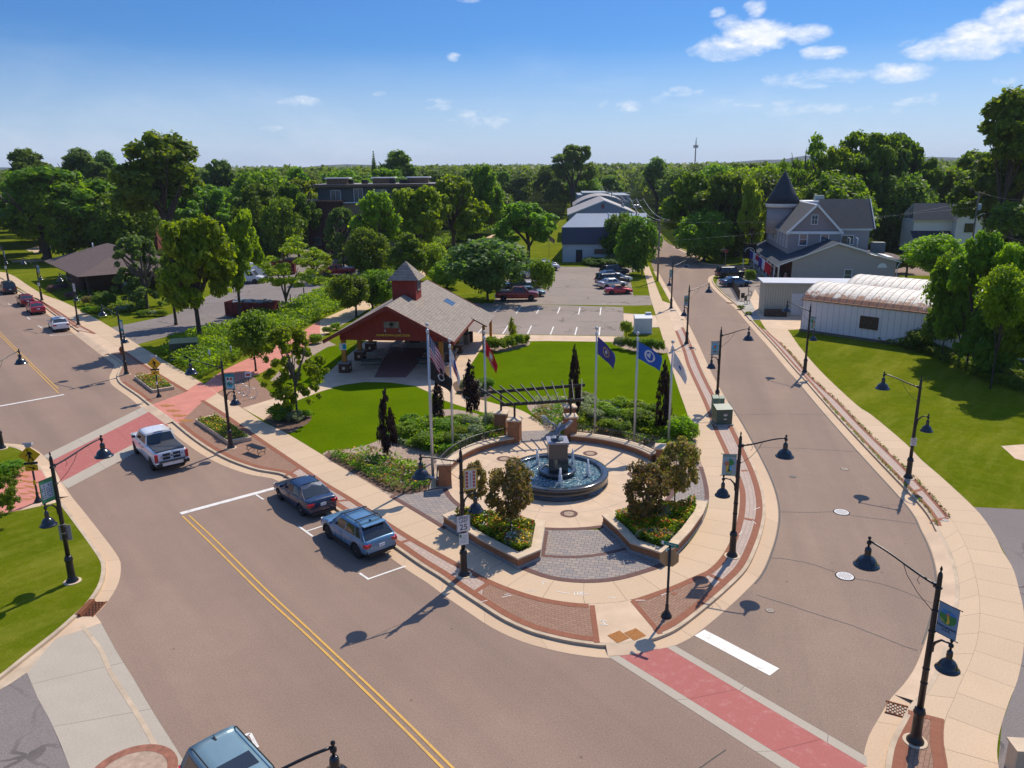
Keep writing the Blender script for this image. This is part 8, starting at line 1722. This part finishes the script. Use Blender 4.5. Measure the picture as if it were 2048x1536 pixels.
patch('perennial_bed',W([(1145,860),(1220,872),(1300,895),(1310,885),(1240,862),(1160,850)]),.13,.5,1200,.085,[L1,L6],[fy,fpk],.04,'low plants along the outside of the right railing',13,1.6,.4)
patch('perennial_bed',W([(795,890),(790,868),(820,848),(860,850),(920,850),(990,845),(985,870),(930,895),(900,915),(850,905)]),.13,.9,6500,.10,[L2,L1,L2,L8],[fwt,fy],.008,'lush green perennials between the left flagpoles',30,.9)
patch('perennial_bed',W([(1150,858),(1150,830),(1190,818),(1250,815),(1310,830),(1385,862),(1388,885),(1330,882),(1260,862),(1190,852)]),.13,.9,8500,.10,[L2,L1,L2,L8],[fwt,fy],.008,'lush green perennials among the right flagpoles',31,.9)
patch('hall_garden',W([(95,580),(135,596),(180,622),(215,634),(280,622),(300,612),(240,600),(160,575),(110,565)]),.13,.7,3200,.14,[L3,L3,L1],[fpk],.02,'shady planting round the brown roofed hall',14,.9)
bank=W([(540,628),(590,609),(660,577),(700,570),(760,548),(800,545),(810,560),(775,572),(705,608),(640,638),(597,664),(560,684),(520,702),(447,737),(405,757),(350,730),(320,705),(400,668),(470,655)])
patch('bank_growth',bank,.13,1.5,26000,.16,[L1,L2,L2,L1],[fwt],.003,'wild green growth on the bank between the old lot and the trail',20,.55)
patch('bank_growth',W([(800,545),(830,520),(880,495),(940,472),(985,458),(1000,450),(990,440),(940,455),(880,480),(820,500),(780,530)]),.13,1.8,9000,.2,[L1,L2],[fwt],.002,'wild growth along the left of the far trail',21,.4)
patch('island_growth',W([(612,566),(640,557),(670,560),(655,572),(630,572)]),.13,.7,1500,.14,[L1,L2],[fwt],.002,'green growth on the island of the old lot',22,1)
patch('edge_growth',W([(1690,672),(1780,690),(1860,712),(1960,760),(2080,800),(2080,770),(1900,705),(1800,680),(1700,664)]),.13,.9,7000,.15,[L3,L1],[fwt],.001,'rough growth along the foot of the near rusty shed',23,.7,.4)
s_=cut(E,(1560,685),(1893,1030)); patch('edge_growth',offset(s_,-.06)+offset(s_,.07)[::-1],.13,.16,1500,.05,[L1,L6],[fy],.01,'thin line of weeds along the inner brick band of the right sidewalk',40,1.5,.1)
s_=cut(D,(1640,790),(1868,1050)); patch('edge_growth',offset(s_,.10)+offset(s_,.22)[::-1],.13,.14,900,.05,[L1,L6],[fy],.01,'thin line of weeds along the right kerb',41,1.5,.1)
# worn patches of soil beside the bushes, loose stones
st=MB(); rr=random.Random(9)
for k in range(14):
    p=G(rr.uniform(1085,1130),rr.uniform(797,803)); s_=rr.uniform(.18,.4); st.lathe([(s_,0),(s_*.9,s_*.35),(s_*.4,s_*.55),(0,s_*.6)],(p.x,p.y,.13),7)
o=st.build('border_stones',M('stone_pink',(.42,.28,.22),.9,.3,3)); o['kind']='stuff'; tag(o,'pinkish border stones in the bed behind the trellis','stones')
for k,(x,y,w_) in enumerate(((610,528,2.0),(655,515,3.0))):
    p=G(x,y); mb=MB()
    for q in range(12): a=rr.uniform(-w_,w_); s_=rr.uniform(.25,.6); mb.lathe([(s_,0),(s_,.3),(s_*.6,.5),(0,.55)],(a,rr.uniform(-.6,.6),0),6)
    t=mb.build('stone_pile',M('stone_tan',(.28,.18,.11),.9,.4,3)); t.location=(p.x,p.y,.12); tag(t,['low tan stone pile left of the timber posts','larger tan stone pile behind the timber posts'][k],'stones'); t['kind']='stuff'

number_group(LB,'bright green perennial clump between the left flagpoles'); number_group(RB,'bright green perennial clump behind the right railing'); number_group('silvery bushes behind the left railing','silvery green bush behind the left railing'); number_group('silvery bushes right of the trellis','pale silvery bush right of the trellis')
number_group('row of bushes south of the parking lot, left','round green bush by the thin young tree'); number_group('clump of shrubs before the white cabinet','bushy green shrub before the white cabinet')
# ------------------------------------------------------------ air
hz_=MB(); hz_.box((0,3700,60),(13600,8800,123)); o=hz_.build('haze',[],kind='stuff')
m=bpy.data.materials.new('haze'); m.use_nodes=True; T=NT(m.node_tree); m.node_tree.nodes.clear(); pv=T.n('ShaderNodeVolumePrincipled'); pv.inputs['Color'].default_value=(.80,.88,1,1); pv.inputs['Density'].default_value=.00009; pv.inputs['Anisotropy'].default_value=.1
ou=T.n('ShaderNodeOutputMaterial'); T.l(pv.outputs[0],ou.inputs['Volume']); o.data.materials.append(m); o['label']='thin summer haze over the far woods'; o['category']='haze'
sc.cycles.volume_bounces=0; sc.cycles.volume_max_steps=64
